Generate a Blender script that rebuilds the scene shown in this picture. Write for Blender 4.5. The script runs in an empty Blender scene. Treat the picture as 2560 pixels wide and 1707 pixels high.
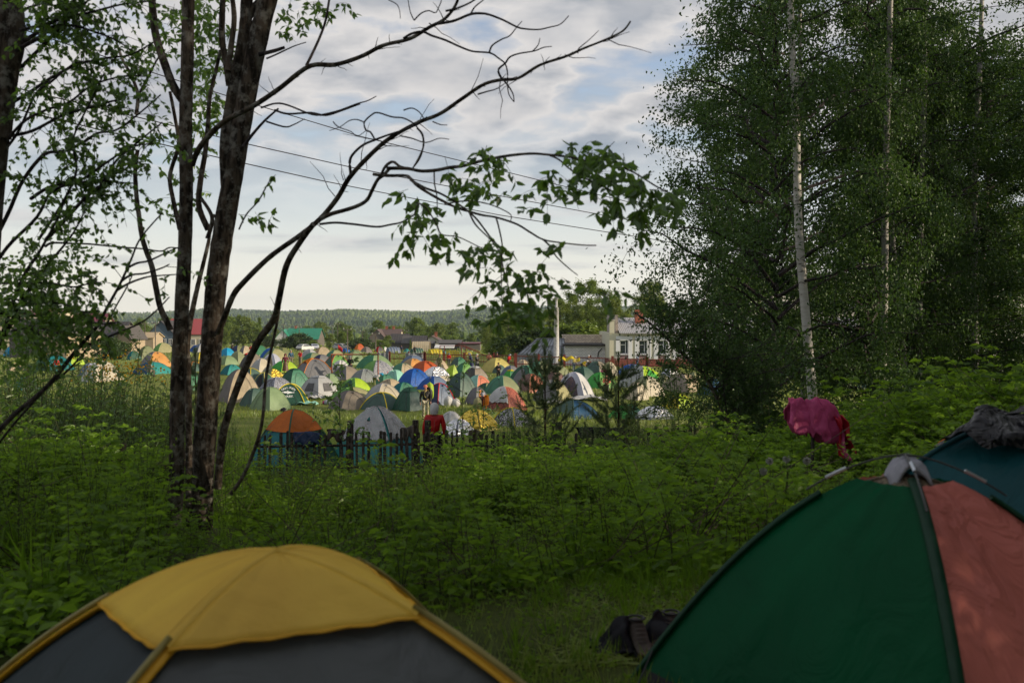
import bpy, math, random
import numpy as np
from mathutils import Vector, Matrix
R = math.radians
C = bpy.context.scene.collection
rng = np.random.default_rng(7)
random.seed(7)

# ---------------------------------------------------------------- camera
F = 2560 * 35 / 36.0
CAM = np.array([0.0, 0.0, 1.6])
HORIZON = 785.0
TH = math.atan((853.5 - HORIZON) / F)
cd = bpy.data.cameras.new('camera')
cam = bpy.data.objects.new('camera', cd); C.objects.link(cam)
cam.location = CAM
cam.rotation_euler = (R(90) - TH, 0, 0)
cd.lens = 35; cd.sensor_width = 36
cd.clip_start = 0.05; cd.clip_end = 20000
cd.dof.use_dof = True; cd.dof.focus_distance = 60; cd.dof.aperture_fstop = 3.4
bpy.context.scene.camera = cam

# ---------------------------------------------------------------- sky, sun, exposure
sc = bpy.context.scene
SUN_EL, SUN_AZ = 17.0, -13.0          # degrees; azimuth measured from +x towards +y
w = bpy.data.worlds.new('World'); sc.world = w; w.use_nodes = True
nt = w.node_tree; N = nt.nodes; L = nt.links; N.clear()
def nd(t, **k):
    n = N.new(t)
    for a, b in k.items(): setattr(n, a, b)
    return n
def mth(op, a, b=None, c=None, clamp=False):
    n = N.new('ShaderNodeMath'); n.operation = op; n.use_clamp = clamp
    for i, v in enumerate((a, b, c)):
        if v is None: continue
        if hasattr(v, 'links'): L.new(v, n.inputs[i])
        else: n.inputs[i].default_value = v
    return n.outputs[0]
def mixc(f, a, b):
    n = N.new('ShaderNodeMix'); n.data_type = 'RGBA'
    for s, v in ((n.inputs[0], f), (n.inputs[6], a), (n.inputs[7], b)):
        if hasattr(v, 'links'): L.new(v, s)
        elif isinstance(v, tuple): s.default_value = (*v, 1)
        else: s.default_value = v
    return n.outputs[2]
def ramp(f, stops):
    n = N.new('ShaderNodeValToRGB'); L.new(f, n.inputs[0])
    e = n.color_ramp.elements
    while len(e) < len(stops): e.new(0.5)
    for i, (p, c) in enumerate(stops):
        e[i].position = p; e[i].color = (*c, 1) if isinstance(c, tuple) else (c, c, c, 1)
    return n.outputs[0]
sky = nd('ShaderNodeTexSky', sky_type='NISHITA', sun_disc=False)
sky.sun_elevation = R(SUN_EL); sky.sun_rotation = R(90 - SUN_AZ)
sky.air_density = 1.0; sky.dust_density = 1.4; sky.ozone_density = 1.0
tc = nd('ShaderNodeTexCoord')
sx = nd('ShaderNodeSeparateXYZ'); L.new(tc.outputs['Generated'], sx.inputs[0])
zc = mth('MAXIMUM', sx.outputs[2], 0.0)
den = mth('ADD', zc, 0.28)
px_ = mth('DIVIDE', sx.outputs[0], den); py_ = mth('DIVIDE', sx.outputs[1], den)
cv = nd('ShaderNodeCombineXYZ'); L.new(px_, cv.inputs[0]); L.new(py_, cv.inputs[1])
def noise(vec, scale, detail, rough, dist=0.0, sc3=(1, 1, 1), loc=(0, 0, 0)):
    m = nd('ShaderNodeMapping'); L.new(vec, m.inputs[0]); m.inputs['Scale'].default_value = sc3; m.inputs['Location'].default_value = loc
    n = nd('ShaderNodeTexNoise'); L.new(m.outputs[0], n.inputs['Vector'])
    n.inputs['Scale'].default_value = scale; n.inputs['Detail'].default_value = detail
    n.inputs['Roughness'].default_value = rough; n.inputs['Distortion'].default_value = dist
    return n.outputs[0]
n1 = noise(cv.outputs[0], 1.9, 8, 0.50, 0.15, (1.8, 2.1, 1), (3.1, 1.7, 0))
n2 = noise(cv.outputs[0], 3.0, 5, 0.45, 0.1, (1.6, 1.8, 1), (0.4, 5.2, 2))
n3 = noise(cv.outputs[0], 1.6, 4, 0.5, 0.0, (1.0, 1.8, 1), (9.0, 2.0, 4))
cov = ramp(n1, [(0.34, 0.0), (0.47, 1.0)])
# thin flat streaks low in the sky
low = noise(tc.outputs['Generated'], 3.2, 5, 0.5, 0.1, (1.0, 1.0, 13.0), (2.0, 0.0, 1.5))
lowm = mth('MULTIPLY', ramp(low, [(0.50, 0.0), (0.66, 1.0)]), ramp(sx.outputs[2], [(0.015, 0.0), (0.05, 0.8), (0.17, 0.8), (0.24, 0.0)]))
himask = ramp(sx.outputs[2], [(0.085, 0.0), (0.19, 1.0)])
cmask = mth('MAXIMUM', mth('MULTIPLY', cov, himask), lowm)
K = 10.0
def k(c): return tuple(v * K for v in c)
shade = ramp(n2, [(0.36, k((0.24, 0.28, 0.34))), (0.50, k((0.40, 0.42, 0.46))), (0.64, k((0.68, 0.65, 0.63)))])
shade2 = ramp(n3, [(0.38, k((0.30, 0.34, 0.40))), (0.62, k((0.58, 0.56, 0.55)))])
cloud = mixc(0.40, shade, shade2)
grad = ramp(sx.outputs[2], [(0.0, k((1.15, 1.08, 0.92))), (0.06, k((0.84, 0.84, 0.78))), (0.14, k((0.55, 0.64, 0.70))), (0.26, k((0.33, 0.44, 0.62))), (0.6, k((0.18, 0.28, 0.48)))])
clear = mixc(0.82, sky.outputs[0], grad)
edge = mixc(ramp(n1, [(0.38, 0.0), (0.47, 1.0), (0.58, 0.0)]), cloud, k((0.66, 0.64, 0.63)))
final = mixc(cmask, clear, edge)
bg = nd('ShaderNodeBackground'); L.new(final, bg.inputs[0]); bg.inputs[1].default_value = 0.1
wo = nd('ShaderNodeOutputWorld'); L.new(bg.outputs[0], wo.inputs[0])

sd = bpy.data.lights.new('sun', 'SUN'); sun = bpy.data.objects.new('sun', sd); C.objects.link(sun)
sd.energy = 5.0; sd.angle = R(0.6); sd.color = (1.0, 0.84, 0.62)
tosun = Vector((math.cos(R(SUN_EL)) * math.cos(R(SUN_AZ)), math.cos(R(SUN_EL)) * math.sin(R(SUN_AZ)), math.sin(R(SUN_EL))))
sun.rotation_euler = tosun.to_track_quat('Z', 'Y').to_euler()
sc.view_settings.view_transform = 'Standard'; sc.view_settings.look = 'None'
sc.view_settings.exposure = 0.16; sc.view_settings.gamma = 1.0
cy = sc.cycles
cy.max_bounces = 5; cy.diffuse_bounces = 3; cy.glossy_bounces = 2; cy.transmission_bounces = 3
cy.volume_bounces = 0; cy.transparent_max_bounces = 6; cy.use_denoising = True
cy.caustics_reflective = False; cy.caustics_refractive = False
cy.sample_clamp_indirect = 4

# ---------------------------------------------------------------- helpers
_fw = np.array([0, math.cos(TH), -math.sin(TH)]); _up = np.array([0, math.sin(TH), math.cos(TH)])
def ray(px, py):
    return np.array([(px - 1280) / F, 0, 0]) + _up * ((853.5 - py) / F) + _fw
def at(px, py, D):
    d = ray(px, py); return CAM + d * (D / d[1])
def vw(x, y): return x * 1.08844, y * 1.08844      # coordinates read on the downsized view
PY = [-200, 0, 3, 6, 9, 12, 18, 24, 30, 38, 50, 100, 140, 200, 300, 600, 1000, 1500, 2200, 3000, 3500, 4400]
PZ = [0.4, 0, 0, -0.05, -0.38, -0.85, -1.8, -2.65, -3.1, -3.45, -3.6, -3.8, -4.7, -6.2, -8.4, -15, -28, -40, -24, 2, 13, -60]
def hgt(x, y):
    x = np.asarray(x, float); y = np.asarray(y, float)
    s = np.clip((x - 2.5) / 7, 0, 1) * 7 * np.clip((34 - y) / 9, 0, 1) * np.clip((y - 4) / 6, 0, 1)
    z = np.interp(y - s, PY, PZ)
    z = z + 0.06 * np.sin(x * 0.9 + 1) * np.sin(y * 0.7) * np.clip((y - 5) / 5, 0, 1)
    far = np.clip((y - 1500) / 1500, 0, 1)
    return z + far * (7 * np.sin(x / 410 + 1.0) + 5 * np.sin(x / 173 + y / 260) + 3 * np.sin(x / 77 + 2))
def gnd(px, py):
    d = ray(px, py); D = 2.0
    while D < 3000:
        p = CAM + d * (D / d[1])
        if p[2] <= hgt(p[0], p[1]): break
        D *= 1.003
    p[2] = float(hgt(p[0], p[1])); return p
REG = {'f1': (500, 840, 7.84), 'f2': (750, 840, 7.84), 'f3': (1000, 840, 7.84), 'f4': (1250, 840, 7.84), 'f5': (1500, 840, 7.84),
       'A': (400, 740, 5.2267), 'B': (800, 740, 5.2267), 'C': (1200, 700, 5.2267), 'D': (1600, 760, 5.2267), 'E': (0, 740, 5.2267),
       'G': (1100, 950, 3.92), 'H': (600, 980, 3.92), 'I': (0, 1000, 3.92), 'J': (1700, 600, 2.735), 'Z1': (0, 0, 2.613), 'Z2': (800, 0, 2.613),
       'Z3': (1600, 0, 2.45), 'Z4': (900, 300, 2.94), 'Z5': (0, 500, 3.357), 'V': (0, 0, 0.91875)}
def q(reg, x, y):
    a, b, s = REG[reg]; return a + x / s, b + y / s

def tag(o, label=None, cat=None, group=None, kind=None):
    if label: o['label'] = label
    if cat: o['category'] = cat
    if group: o['group'] = group
    if kind: o['kind'] = kind
    return o
def empty(name, loc, rz=0, label=None, cat=None, group=None):
    o = bpy.data.objects.new(name, None); C.objects.link(o)
    o.empty_display_size = 0.1
    o.location = [float(v) for v in loc]; o.rotation_euler = (0, 0, rz)
    return tag(o, label, cat, group)
def link(name, me, mats=None, parent=None, loc=None):
    o = bpy.data.objects.new(name, me); C.objects.link(o)
    if mats is not None:
        if not isinstance(mats, (list, tuple)): mats = [mats]
        if len(me.materials) == 0:
            for m in mats: me.materials.append(m)
    if parent is not None: o.parent = parent
    if loc is not None: o.location = [float(v) for v in loc]
    return o
def copy_tree(o, loc=None, rz=None, scale=None, label=None, group=None):
    c = o.copy(); C.objects.link(c)
    for ch in o.children:
        d = ch.copy(); C.objects.link(d); d.parent = c
        for g in ch.children:
            e = g.copy(); C.objects.link(e); e.parent = d
    if loc is not None: c.location = [float(v) for v in loc]
    if rz is not None: c.rotation_euler = (0, 0, rz)
    if scale is not None: c.scale = (scale,) * 3 if not isinstance(scale, tuple) else scale
    if label: c['label'] = label
    if group: c['group'] = group
    return c
def npmesh(name, V, Fq, tint=None, midx=None, smooth=False):
    """V (n,3), Fq list of arrays with equal row width"""
    me = bpy.data.meshes.new(name)
    if not isinstance(Fq, list): Fq = [Fq]
    Fq = [f for f in Fq if len(f)]
    me.vertices.add(len(V)); me.vertices.foreach_set('co', np.asarray(V, np.float32).ravel())
    tot = sum(len(f) for f in Fq); loops = sum(f.size for f in Fq)
    me.loops.add(loops); me.polygons.add(tot)
    me.loops.foreach_set('vertex_index', np.concatenate([f.ravel() for f in Fq]).astype(np.int32))
    cnt = np.concatenate([np.full(len(f), f.shape[1]) for f in Fq])
    st = np.concatenate([[0], np.cumsum(cnt)[:-1]])
    me.polygons.foreach_set('loop_start', st.astype(np.int32))
    me.polygons.foreach_set('loop_total', cnt.astype(np.int32))
    if midx is not None: me.polygons.foreach_set('material_index', np.asarray(midx, np.int32))
    me.polygons.foreach_set('use_smooth', np.full(tot, smooth))
    me.update(calc_edges=True)
    if tint is not None:
        a = me.attributes.new('tint', 'FLOAT', 'FACE'); a.data.foreach_set('value', np.asarray(tint, np.float32))
    return me
class MB:
    def __init__(s): s.v = []; s.f = {}; s.n = 0; s.mi = {}; s.t = {}
    def add(s, V, Fa, mi=0, tint=0.5):
        V = np.asarray(V, float).reshape(-1, 3); Fa = np.asarray(Fa, int)
        s.v.append(V); w = Fa.shape[1]
        s.f.setdefault(w, []).append(Fa + s.n); s.n += len(V)
        s.mi.setdefault(w, []).append(np.full(len(Fa), mi)); t = np.asarray(tint, float)
        s.t.setdefault(w, []).append(np.full(len(Fa), t) if t.ndim == 0 else t)
        return s
    def box(s, c, d, mi=0, rz=0, rot=None):
        x, y, z = [v / 2 for v in d]
        V = np.array([[a, b, e] for a in (-x, x) for b in (-y, y) for e in (-z, z)])
        if rz: 
            cc, ss = math.cos(rz), math.sin(rz); V = V @ np.array([[cc, ss, 0], [-ss, cc, 0], [0, 0, 1]])
        if rot is not None: V = V @ np.array(rot.to_matrix() if hasattr(rot, 'to_matrix') else rot).T
        return s.add(V + np.array(c), [[0, 1, 3, 2], [4, 6, 7, 5], [0, 4, 5, 1], [2, 3, 7, 6], [0, 2, 6, 4], [1, 5, 7, 3]], mi)
    def tube(s, P, r, n=6, mi=0, caps=True, flat=1.0):
        P = np.asarray(P, float); m = len(P); r = np.broadcast_to(np.asarray(r, float), (m,))
        T = np.gradient(P, axis=0); T /= np.linalg.norm(T, axis=1)[:, None] + 1e-9
        ref = np.array([0, 0, 1.0]) if abs(T[:, 2]).mean() < 0.8 else np.array([1.0, 0, 0])
        A = np.cross(T, ref); A /= np.linalg.norm(A, axis=1)[:, None] + 1e-9; B = np.cross(T, A)
        a = np.arange(n) * 2 * math.pi / n
        V = P[:, None, :] + r[:, None, None] * (np.cos(a)[None, :, None] * A[:, None, :] + np.sin(a)[None, :, None] * B[:, None, :] * flat)
        i = np.arange(m - 1)[:, None] * n; j = np.arange(n)[None, :]; j2 = (j + 1) % n
        Fa = np.stack([i + j, i + j2, i + n + j2, i + n + j], -1).reshape(-1, 4)
        s.add(V.reshape(-1, 3), Fa, mi)
        if caps and n >= 3:
            k0 = s.n - m * n
            for base in (0, (m - 1) * n):
                s.f.setdefault(n, []).append((np.arange(n) + k0 + base)[None, :][:, ::(-1 if base else 1)]); s.mi.setdefault(n, []).append(np.array([mi])); s.t.setdefault(n, []).append(np.array([0.5]))
        return s
    def grid(s, G, mi=0, wrap=False):
        G = np.asarray(G, float); a, b = G.shape[:2]
        i = np.arange(a - 1)[:, None] * b; j = np.arange(b if wrap else b - 1)[None, :]; j2 = (j + 1) % b
        Fa = np.stack([i + j, i + j2, i + b + j2, i + b + j], -1).reshape(-1, 4)
        return s.add(G.reshape(-1, 3), Fa, mi)
    def mesh(s, name, smooth=False):
        V = np.concatenate(s.v)
        ws = sorted(s.f); Fq = [np.concatenate(s.f[w]) for w in ws]
        mi = np.concatenate([np.concatenate(s.mi[w]) for w in ws]); t = np.concatenate([np.concatenate(s.t[w]) for w in ws])
        return npmesh(name, V, Fq, t, mi, smooth)
    def build(s, name, mats, parent=None, smooth=False, loc=None):
        return link(name, s.mesh(name, smooth), mats, parent, loc)
def thick(o, t, off=0.0):
    m = o.modifiers.new('solid', 'SOLIDIFY'); m.thickness = t; m.offset = off; return o

from mathutils import noise as mnoise
def crumple(G, amps=((0.05, 6.0), (0.025, 14.0)), seed=0.0):
    """irregular folds on a cloth grid"""
    S = G.shape; P = G.reshape(-1, 3); out = P.copy()
    for a, s in amps:
        for i, p in enumerate(P):
            v = mnoise.noise_vector(Vector((p[0] * s + seed, p[1] * s, p[2] * s * 0.6))); out[i] += np.array(v) * a
    return out.reshape(S)
# ---------------------------------------------------------------- materials
MATS = {}
def newmat(name):
    m = bpy.data.materials.new(name); m.use_nodes = True
    t = m.node_tree; t.nodes.clear(); out = t.nodes.new('ShaderNodeOutputMaterial')
    return m, t, out
def plain(name, col, rough=0.7, metal=0.0, noise_amt=0.25, nscale=6.0, bump=0.0, bscale=30.0, spec=0.3):
    if name in MATS: return MATS[name]
    m, t, out = newmat(name); n = t.nodes; l = t.links
    b = n.new('ShaderNodeBsdfPrincipled'); l.new(b.outputs[0], out.inputs[0])
    b.inputs['Roughness'].default_value = rough; b.inputs['Metallic'].default_value = metal
    b.inputs['Specular IOR Level'].default_value = spec
    tx = n.new('ShaderNodeTexCoord')
    no = n.new('ShaderNodeTexNoise'); no.inputs['Scale'].default_value = nscale; no.inputs['Detail'].default_value = 5
    l.new(tx.outputs['Object'], no.inputs['Vector'])
    cr = n.new('ShaderNodeValToRGB'); l.new(no.outputs[0], cr.inputs[0])
    e = cr.color_ramp.elements; e[0].position = 0.3; e[1].position = 0.7
    e[0].color = (*[c * (1 - noise_amt) for c in col], 1); e[1].color = (*[min(1, c * (1 + noise_amt)) for c in col], 1)
    l.new(cr.outputs[0], b.inputs['Base Color'])
    if bump:
        n2 = n.new('ShaderNodeTexNoise'); n2.inputs['Scale'].default_value = bscale; n2.inputs['Detail'].default_value = 6
        l.new(tx.outputs['Object'], n2.inputs['Vector'])
        bp = n.new('ShaderNodeBump'); bp.inputs['Strength'].default_value = bump; bp.inputs['Distance'].default_value = 0.05
        l.new(n2.outputs[0], bp.inputs['Height']); l.new(bp.outputs[0], b.inputs['Normal'])
    MATS[name] = m; return m
def leafmat(name, c1, c2, tr, ts=0.45, gloss=0.06):
    if name in MATS: return MATS[name]
    m, t, out = newmat(name); n = t.nodes; l = t.links
    at_ = n.new('ShaderNodeAttribute'); at_.attribute_name = 'tint'
    mx = n.new('ShaderNodeMix'); mx.data_type = 'RGBA'; l.new(at_.outputs['Fac'], mx.inputs[0])
    mx.inputs[6].default_value = (*c1, 1); mx.inputs[7].default_value = (*c2, 1)
    tr_ = n.new('ShaderNodeMix'); tr_.data_type = 'RGBA'; l.new(at_.outputs['Fac'], tr_.inputs[0])
    tr_.inputs[6].default_value = (*[v * 0.75 for v in tr], 1); tr_.inputs[7].default_value = (*tr, 1)
    d = n.new('ShaderNodeBsdfDiffuse'); l.new(mx.outputs[2], d.inputs[0])
    s = n.new('ShaderNodeBsdfTranslucent'); l.new(tr_.outputs[2], s.inputs[0])
    a = n.new('ShaderNodeMixShader'); a.inputs[0].default_value = ts; l.new(d.outputs[0], a.inputs[1]); l.new(s.outputs[0], a.inputs[2])
    g = n.new('ShaderNodeBsdfGlossy'); g.inputs['Roughness'].default_value = 0.45; g.inputs['Color'].default_value = (0.8, 0.85, 0.8, 1)
    b = n.new('ShaderNodeMixShader'); b.inputs[0].default_value = gloss; l.new(a.outputs[0], b.inputs[1]); l.new(g.outputs[0], b.inputs[2])
    l.new(b.outputs[0], out.inputs[0]); MATS[name] = m; return m
def fabric(name, col, col2=None, pat=None, rough=0.5, sheen=0.035, trans=0.25, wr=0.5, pscale=9.0):
    """woven tent cloth: diffuse + light coming through, fine wrinkles, optional printed pattern"""
    if name in MATS: return MATS[name]
    m, t, out = newmat(name); n = t.nodes; l = t.links
    tx = n.new('ShaderNodeTexCoord'); O = tx.outputs['Object']
    no = n.new('ShaderNodeTexNoise'); no.inputs['Scale'].default_value = 1.7; no.inputs['Detail'].default_value = 5; l.new(O, no.inputs['Vector'])
    cr = n.new('ShaderNodeValToRGB'); l.new(no.outputs[0], cr.inputs[0]); e = cr.color_ramp.elements
    e[0].position = 0.3; e[1].position = 0.72; e[0].color = (*[c * 0.82 for c in col], 1); e[1].color = (*[min(1, c * 1.14) for c in col], 1)
    colr = cr.outputs[0]
    if pat:
        if pat == 'floral':
            v = n.new('ShaderNodeTexNoise'); v.inputs['Scale'].default_value = pscale; v.inputs['Detail'].default_value = 2.5; v.inputs['Distortion'].default_value = 2.2
        elif pat == 'stripe':
            v = n.new('ShaderNodeTexWave'); v.inputs['Scale'].default_value = pscale * 0.35; v.inputs['Distortion'].default_value = 1.2; v.inputs['Detail'].default_value = 2
        elif pat == 'check':
            v = n.new('ShaderNodeTexChecker'); v.inputs['Scale'].default_value = pscale
        else:
            v = n.new('ShaderNodeTexVoronoi'); v.inputs['Scale'].default_value = pscale
        l.new(O, v.inputs['Vector'])
        r2 = n.new('ShaderNodeValToRGB'); l.new(v.outputs[0 if pat != 'check' else 1], r2.inputs[0]); e = r2.color_ramp.elements
        e[0].position = 0.46; e[1].position = 0.53; e[0].color = (0, 0, 0, 1); e[1].color = (1, 1, 1, 1)
        mx = n.new('ShaderNodeMix'); mx.data_type = 'RGBA'; l.new(r2.outputs[0], mx.inputs[0]); l.new(colr, mx.inputs[6]); mx.inputs[7].default_value = (*col2, 1)
        colr = mx.outputs[2]
    # wrinkles
    mp = n.new('ShaderNodeMapping'); l.new(O, mp.inputs[0]); mp.inputs['Scale'].default_value = (1, 1, 0.45)
    w1 = n.new('ShaderNodeTexNoise'); w1.inputs['Scale'].default_value = 4.5; w1.inputs['Detail'].default_value = 4; w1.inputs['Distortion'].default_value = 1.4; l.new(mp.outputs[0], w1.inputs['Vector'])
    bp = n.new('ShaderNodeBump'); bp.inputs['Strength'].default_value = wr; bp.inputs['Distance'].default_value = 0.08; l.new(w1.outputs[0], bp.inputs['Height'])
    d = n.new('ShaderNodeBsdfDiffuse'); l.new(colr, d.inputs[0]); l.new(bp.outputs[0], d.inputs['Normal'])
    s = n.new('ShaderNodeBsdfTranslucent'); l.new(colr, s.inputs[0]); l.new(bp.outputs[0], s.inputs['Normal'])
    a = n.new('ShaderNodeMixShader'); a.inputs[0].default_value = trans; l.new(d.outputs[0], a.inputs[1]); l.new(s.outputs[0], a.inputs[2])
    g = n.new('ShaderNodeBsdfGlossy'); g.inputs['Roughness'].default_value = rough; l.new(bp.outputs[0], g.inputs['Normal'])
    b = n.new('ShaderNodeMixShader'); b.inputs[0].default_value = sheen; l.new(a.outputs[0], b.inputs[1]); l.new(g.outputs[0], b.inputs[2])
    l.new(b.outputs[0], out.inputs[0]); MATS[name] = m; return m
def foil(name, col):
    if name in MATS: return MATS[name]
    m, t, out = newmat(name); n = t.nodes; l = t.links
    b = n.new('ShaderNodeBsdfPrincipled'); b.inputs['Base Color'].default_value = (*col, 1); b.inputs['Metallic'].default_value = 0.85; b.inputs['Roughness'].default_value = 0.3
    tx = n.new('ShaderNodeTexCoord'); w1 = n.new('ShaderNodeTexVoronoi'); w1.inputs['Scale'].default_value = 7; l.new(tx.outputs['Object'], w1.inputs['Vector'])
    bp = n.new('ShaderNodeBump'); bp.inputs['Strength'].default_value = 1.0; bp.inputs['Distance'].default_value = 0.15; l.new(w1.outputs[0], bp.inputs['Height']); l.new(bp.outputs[0], b.inputs['Normal'])
    l.new(b.outputs[0], out.inputs[0]); MATS[name] = m; return m
def bark(name, c1, c2, c3=None, scale=18, zs=0.25, bump=0.8):
    if name in MATS: return MATS[name]
    m, t, out = newmat(name); n = t.nodes; l = t.links
    b = n.new('ShaderNodeBsdfPrincipled'); b.inputs['Roughness'].default_value = 0.9; b.inputs['Specular IOR Level'].default_value = 0.1; l.new(b.outputs[0], out.inputs[0])
    tx = n.new('ShaderNodeTexCoord'); mp = n.new('ShaderNodeMapping'); l.new(tx.outputs['Object'], mp.inputs[0]); mp.inputs['Scale'].default_value = (1, 1, zs)
    no = n.new('ShaderNodeTexNoise'); no.inputs['Scale'].default_value = scale; no.inputs['Detail'].default_value = 7; no.inputs['Roughness'].default_value = 0.65; l.new(mp.outputs[0], no.inputs['Vector'])
    cr = n.new('ShaderNodeValToRGB'); l.new(no.outputs[0], cr.inputs[0]); e = cr.color_ramp.elements
    e[0].position = 0.43; e[1].position = 0.58; e[0].color = (*c1, 1); e[1].color = (*c2, 1)
    col = cr.outputs[0]
    if c3:
        n3_ = n.new('ShaderNodeTexNoise'); n3_.inputs['Scale'].default_value = 11; n3_.inputs['Detail'].default_value = 6; n3_.inputs['Roughness'].default_value = 0.7; l.new(tx.outputs['Object'], n3_.inputs['Vector'])
        r3 = n.new('ShaderNodeValToRGB'); l.new(n3_.outputs[0], r3.inputs[0]); e = r3.color_ramp.elements; e[0].position = 0.50; e[1].position = 0.62
        mx = n.new('ShaderNodeMix'); mx.data_type = 'RGBA'; l.new(r3.outputs[0], mx.inputs[0]); l.new(col, mx.inputs[6]); mx.inputs[7].default_value = (*c3, 1); col = mx.outputs[2]
    l.new(col, b.inputs['Base Color'])
    bp = n.new('ShaderNodeBump'); bp.inputs['Strength'].default_value = bump; bp.inputs['Distance'].default_value = 0.03; l.new(no.outputs[0], bp.inputs['Height']); l.new(bp.outputs[0], b.inputs['Normal'])
    MATS[name] = m; return m
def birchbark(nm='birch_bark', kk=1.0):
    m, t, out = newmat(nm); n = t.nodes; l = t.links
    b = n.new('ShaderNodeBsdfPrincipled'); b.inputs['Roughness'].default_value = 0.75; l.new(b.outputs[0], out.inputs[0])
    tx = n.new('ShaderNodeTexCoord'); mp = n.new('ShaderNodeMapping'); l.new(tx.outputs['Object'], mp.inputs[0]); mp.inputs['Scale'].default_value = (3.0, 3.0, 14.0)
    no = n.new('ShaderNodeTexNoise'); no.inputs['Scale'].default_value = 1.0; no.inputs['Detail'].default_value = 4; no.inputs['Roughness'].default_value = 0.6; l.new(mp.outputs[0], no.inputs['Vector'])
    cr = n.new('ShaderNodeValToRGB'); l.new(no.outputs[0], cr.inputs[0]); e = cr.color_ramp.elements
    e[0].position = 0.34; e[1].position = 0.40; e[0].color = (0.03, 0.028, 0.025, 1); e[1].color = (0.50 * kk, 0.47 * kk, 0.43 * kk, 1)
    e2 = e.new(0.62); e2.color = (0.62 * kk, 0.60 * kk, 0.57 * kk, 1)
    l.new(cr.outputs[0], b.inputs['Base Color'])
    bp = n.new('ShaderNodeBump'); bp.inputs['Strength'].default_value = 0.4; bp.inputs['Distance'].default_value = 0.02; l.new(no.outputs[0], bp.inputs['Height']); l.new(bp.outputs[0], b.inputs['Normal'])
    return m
def stripes(name, c1, c2, scale, axis=0, rough=0.7, bump=0.4, duty=0.5, noise_amt=0.0):
    """ridged sheet, boards or bricks courses running along one axis (object coordinates)"""
    if name in MATS: return MATS[name]
    m, t, out = newmat(name); n = t.nodes; l = t.links
    b = n.new('ShaderNodeBsdfPrincipled'); b.inputs['Roughness'].default_value = rough; l.new(b.outputs[0], out.inputs[0])
    tx = n.new('ShaderNodeTexCoord'); w_ = n.new('ShaderNodeTexWave'); w_.bands_direction = 'XYZ'[axis]; w_.inputs['Scale'].default_value = scale; w_.inputs['Distortion'].default_value = 0.3
    l.new(tx.outputs['Object'], w_.inputs['Vector'])
    no = n.new('ShaderNodeTexNoise'); no.inputs['Scale'].default_value = 2.5; no.inputs['Detail'].default_value = 6; l.new(tx.outputs['Object'], no.inputs['Vector'])
    mx = n.new('ShaderNodeMix'); mx.data_type = 'RGBA'; l.new(no.outputs[0], mx.inputs[0]); mx.inputs[6].default_value = (*c1, 1); mx.inputs[7].default_value = (*c2, 1)
    m2 = n.new('ShaderNodeMix'); m2.data_type = 'RGBA'; cr = n.new('ShaderNodeValToRGB'); l.new(w_.outputs[1], cr.inputs[0]); cr.color_ramp.elements[0].position = 0.0; cr.color_ramp.elements[1].position = 0.22
    l.new(cr.outputs[0], m2.inputs[0]); m2.inputs[6].default_value = (*[v * 0.45 for v in c1], 1); l.new(mx.outputs[2], m2.inputs[7]); l.new(m2.outputs[2], b.inputs['Base Color'])
    bp = n.new('ShaderNodeBump'); bp.inputs['Strength'].default_value = bump; bp.inputs['Distance'].default_value = 0.04; l.new(w_.outputs[1], bp.inputs['Height']); l.new(bp.outputs[0], b.inputs['Normal'])
    MATS[name] = m; return m
def brick(name, c1, c2, mortar, scale=5.0, voff=0.0):
    if name in MATS: return MATS[name]
    m, t, out = newmat(name); n = t.nodes; l = t.links
    b = n.new('ShaderNodeBsdfPrincipled'); b.inputs['Roughness'].default_value = 0.85; l.new(b.outputs[0], out.inputs[0])
    tx = n.new('ShaderNodeTexCoord'); mp = n.new('ShaderNodeMapping'); l.new(tx.outputs['Object'], mp.inputs[0]); mp.inputs['Rotation'].default_value = (R(90), 0, 0)
    k_ = n.new('ShaderNodeTexBrick'); l.new(mp.outputs[0], k_.inputs['Vector']); k_.inputs['Scale'].default_value = scale
    k_.inputs['Color1'].default_value = (*c1, 1); k_.inputs['Color2'].default_value = (*c2, 1); k_.inputs['Mortar'].default_value = (*mortar, 1); k_.inputs['Mortar Size'].default_value = 0.025
    l.new(k_.outputs[0], b.inputs['Base Color']); MATS[name] = m; return m

# leaf sets
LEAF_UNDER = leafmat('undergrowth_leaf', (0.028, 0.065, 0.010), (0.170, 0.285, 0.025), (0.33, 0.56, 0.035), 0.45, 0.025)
LEAF_BIRCH = leafmat('birch_leaf', (0.022, 0.055, 0.018), (0.075, 0.140, 0.032), (0.10, 0.19, 0.025), 0.32, 0.03)
LEAF_NEAR = leafmat('bird_cherry_leaf', (0.045, 0.100, 0.022), (0.100, 0.185, 0.030), (0.26, 0.46, 0.05), 0.50, 0.08)
LEAF_MID = leafmat('tree_leaf', (0.050, 0.095, 0.016), (0.17, 0.235, 0.032), (0.26, 0.36, 0.04), 0.35, 0.03)
LEAF_WILLOW = leafmat('willow_leaf', (0.05, 0.095, 0.020), (0.12, 0.20, 0.035), (0.20, 0.34, 0.05), 0.35)
LEAF_PINE = leafmat('pine_needle', (0.085, 0.13, 0.055), (0.16, 0.22, 0.08), (0.08, 0.13, 0.03), 0.25)
GRASSM = leafmat('grass_blade', (0.10, 0.16, 0.022), (0.26, 0.32, 0.05), (0.36, 0.46, 0.06), 0.40)
BARK = bark('grey_bark', (0.020, 0.016, 0.013), (0.105, 0.082, 0.064), (0.20, 0.19, 0.17))
BARK_THIN = bark('twig_bark', (0.028, 0.024, 0.026), (0.085, 0.072, 0.072), None, 30)
BIRCH = birchbark(); BIRCH_D = birchbark('dull_birch_bark', 0.5); MATS['birch_bark'] = BIRCH

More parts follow.
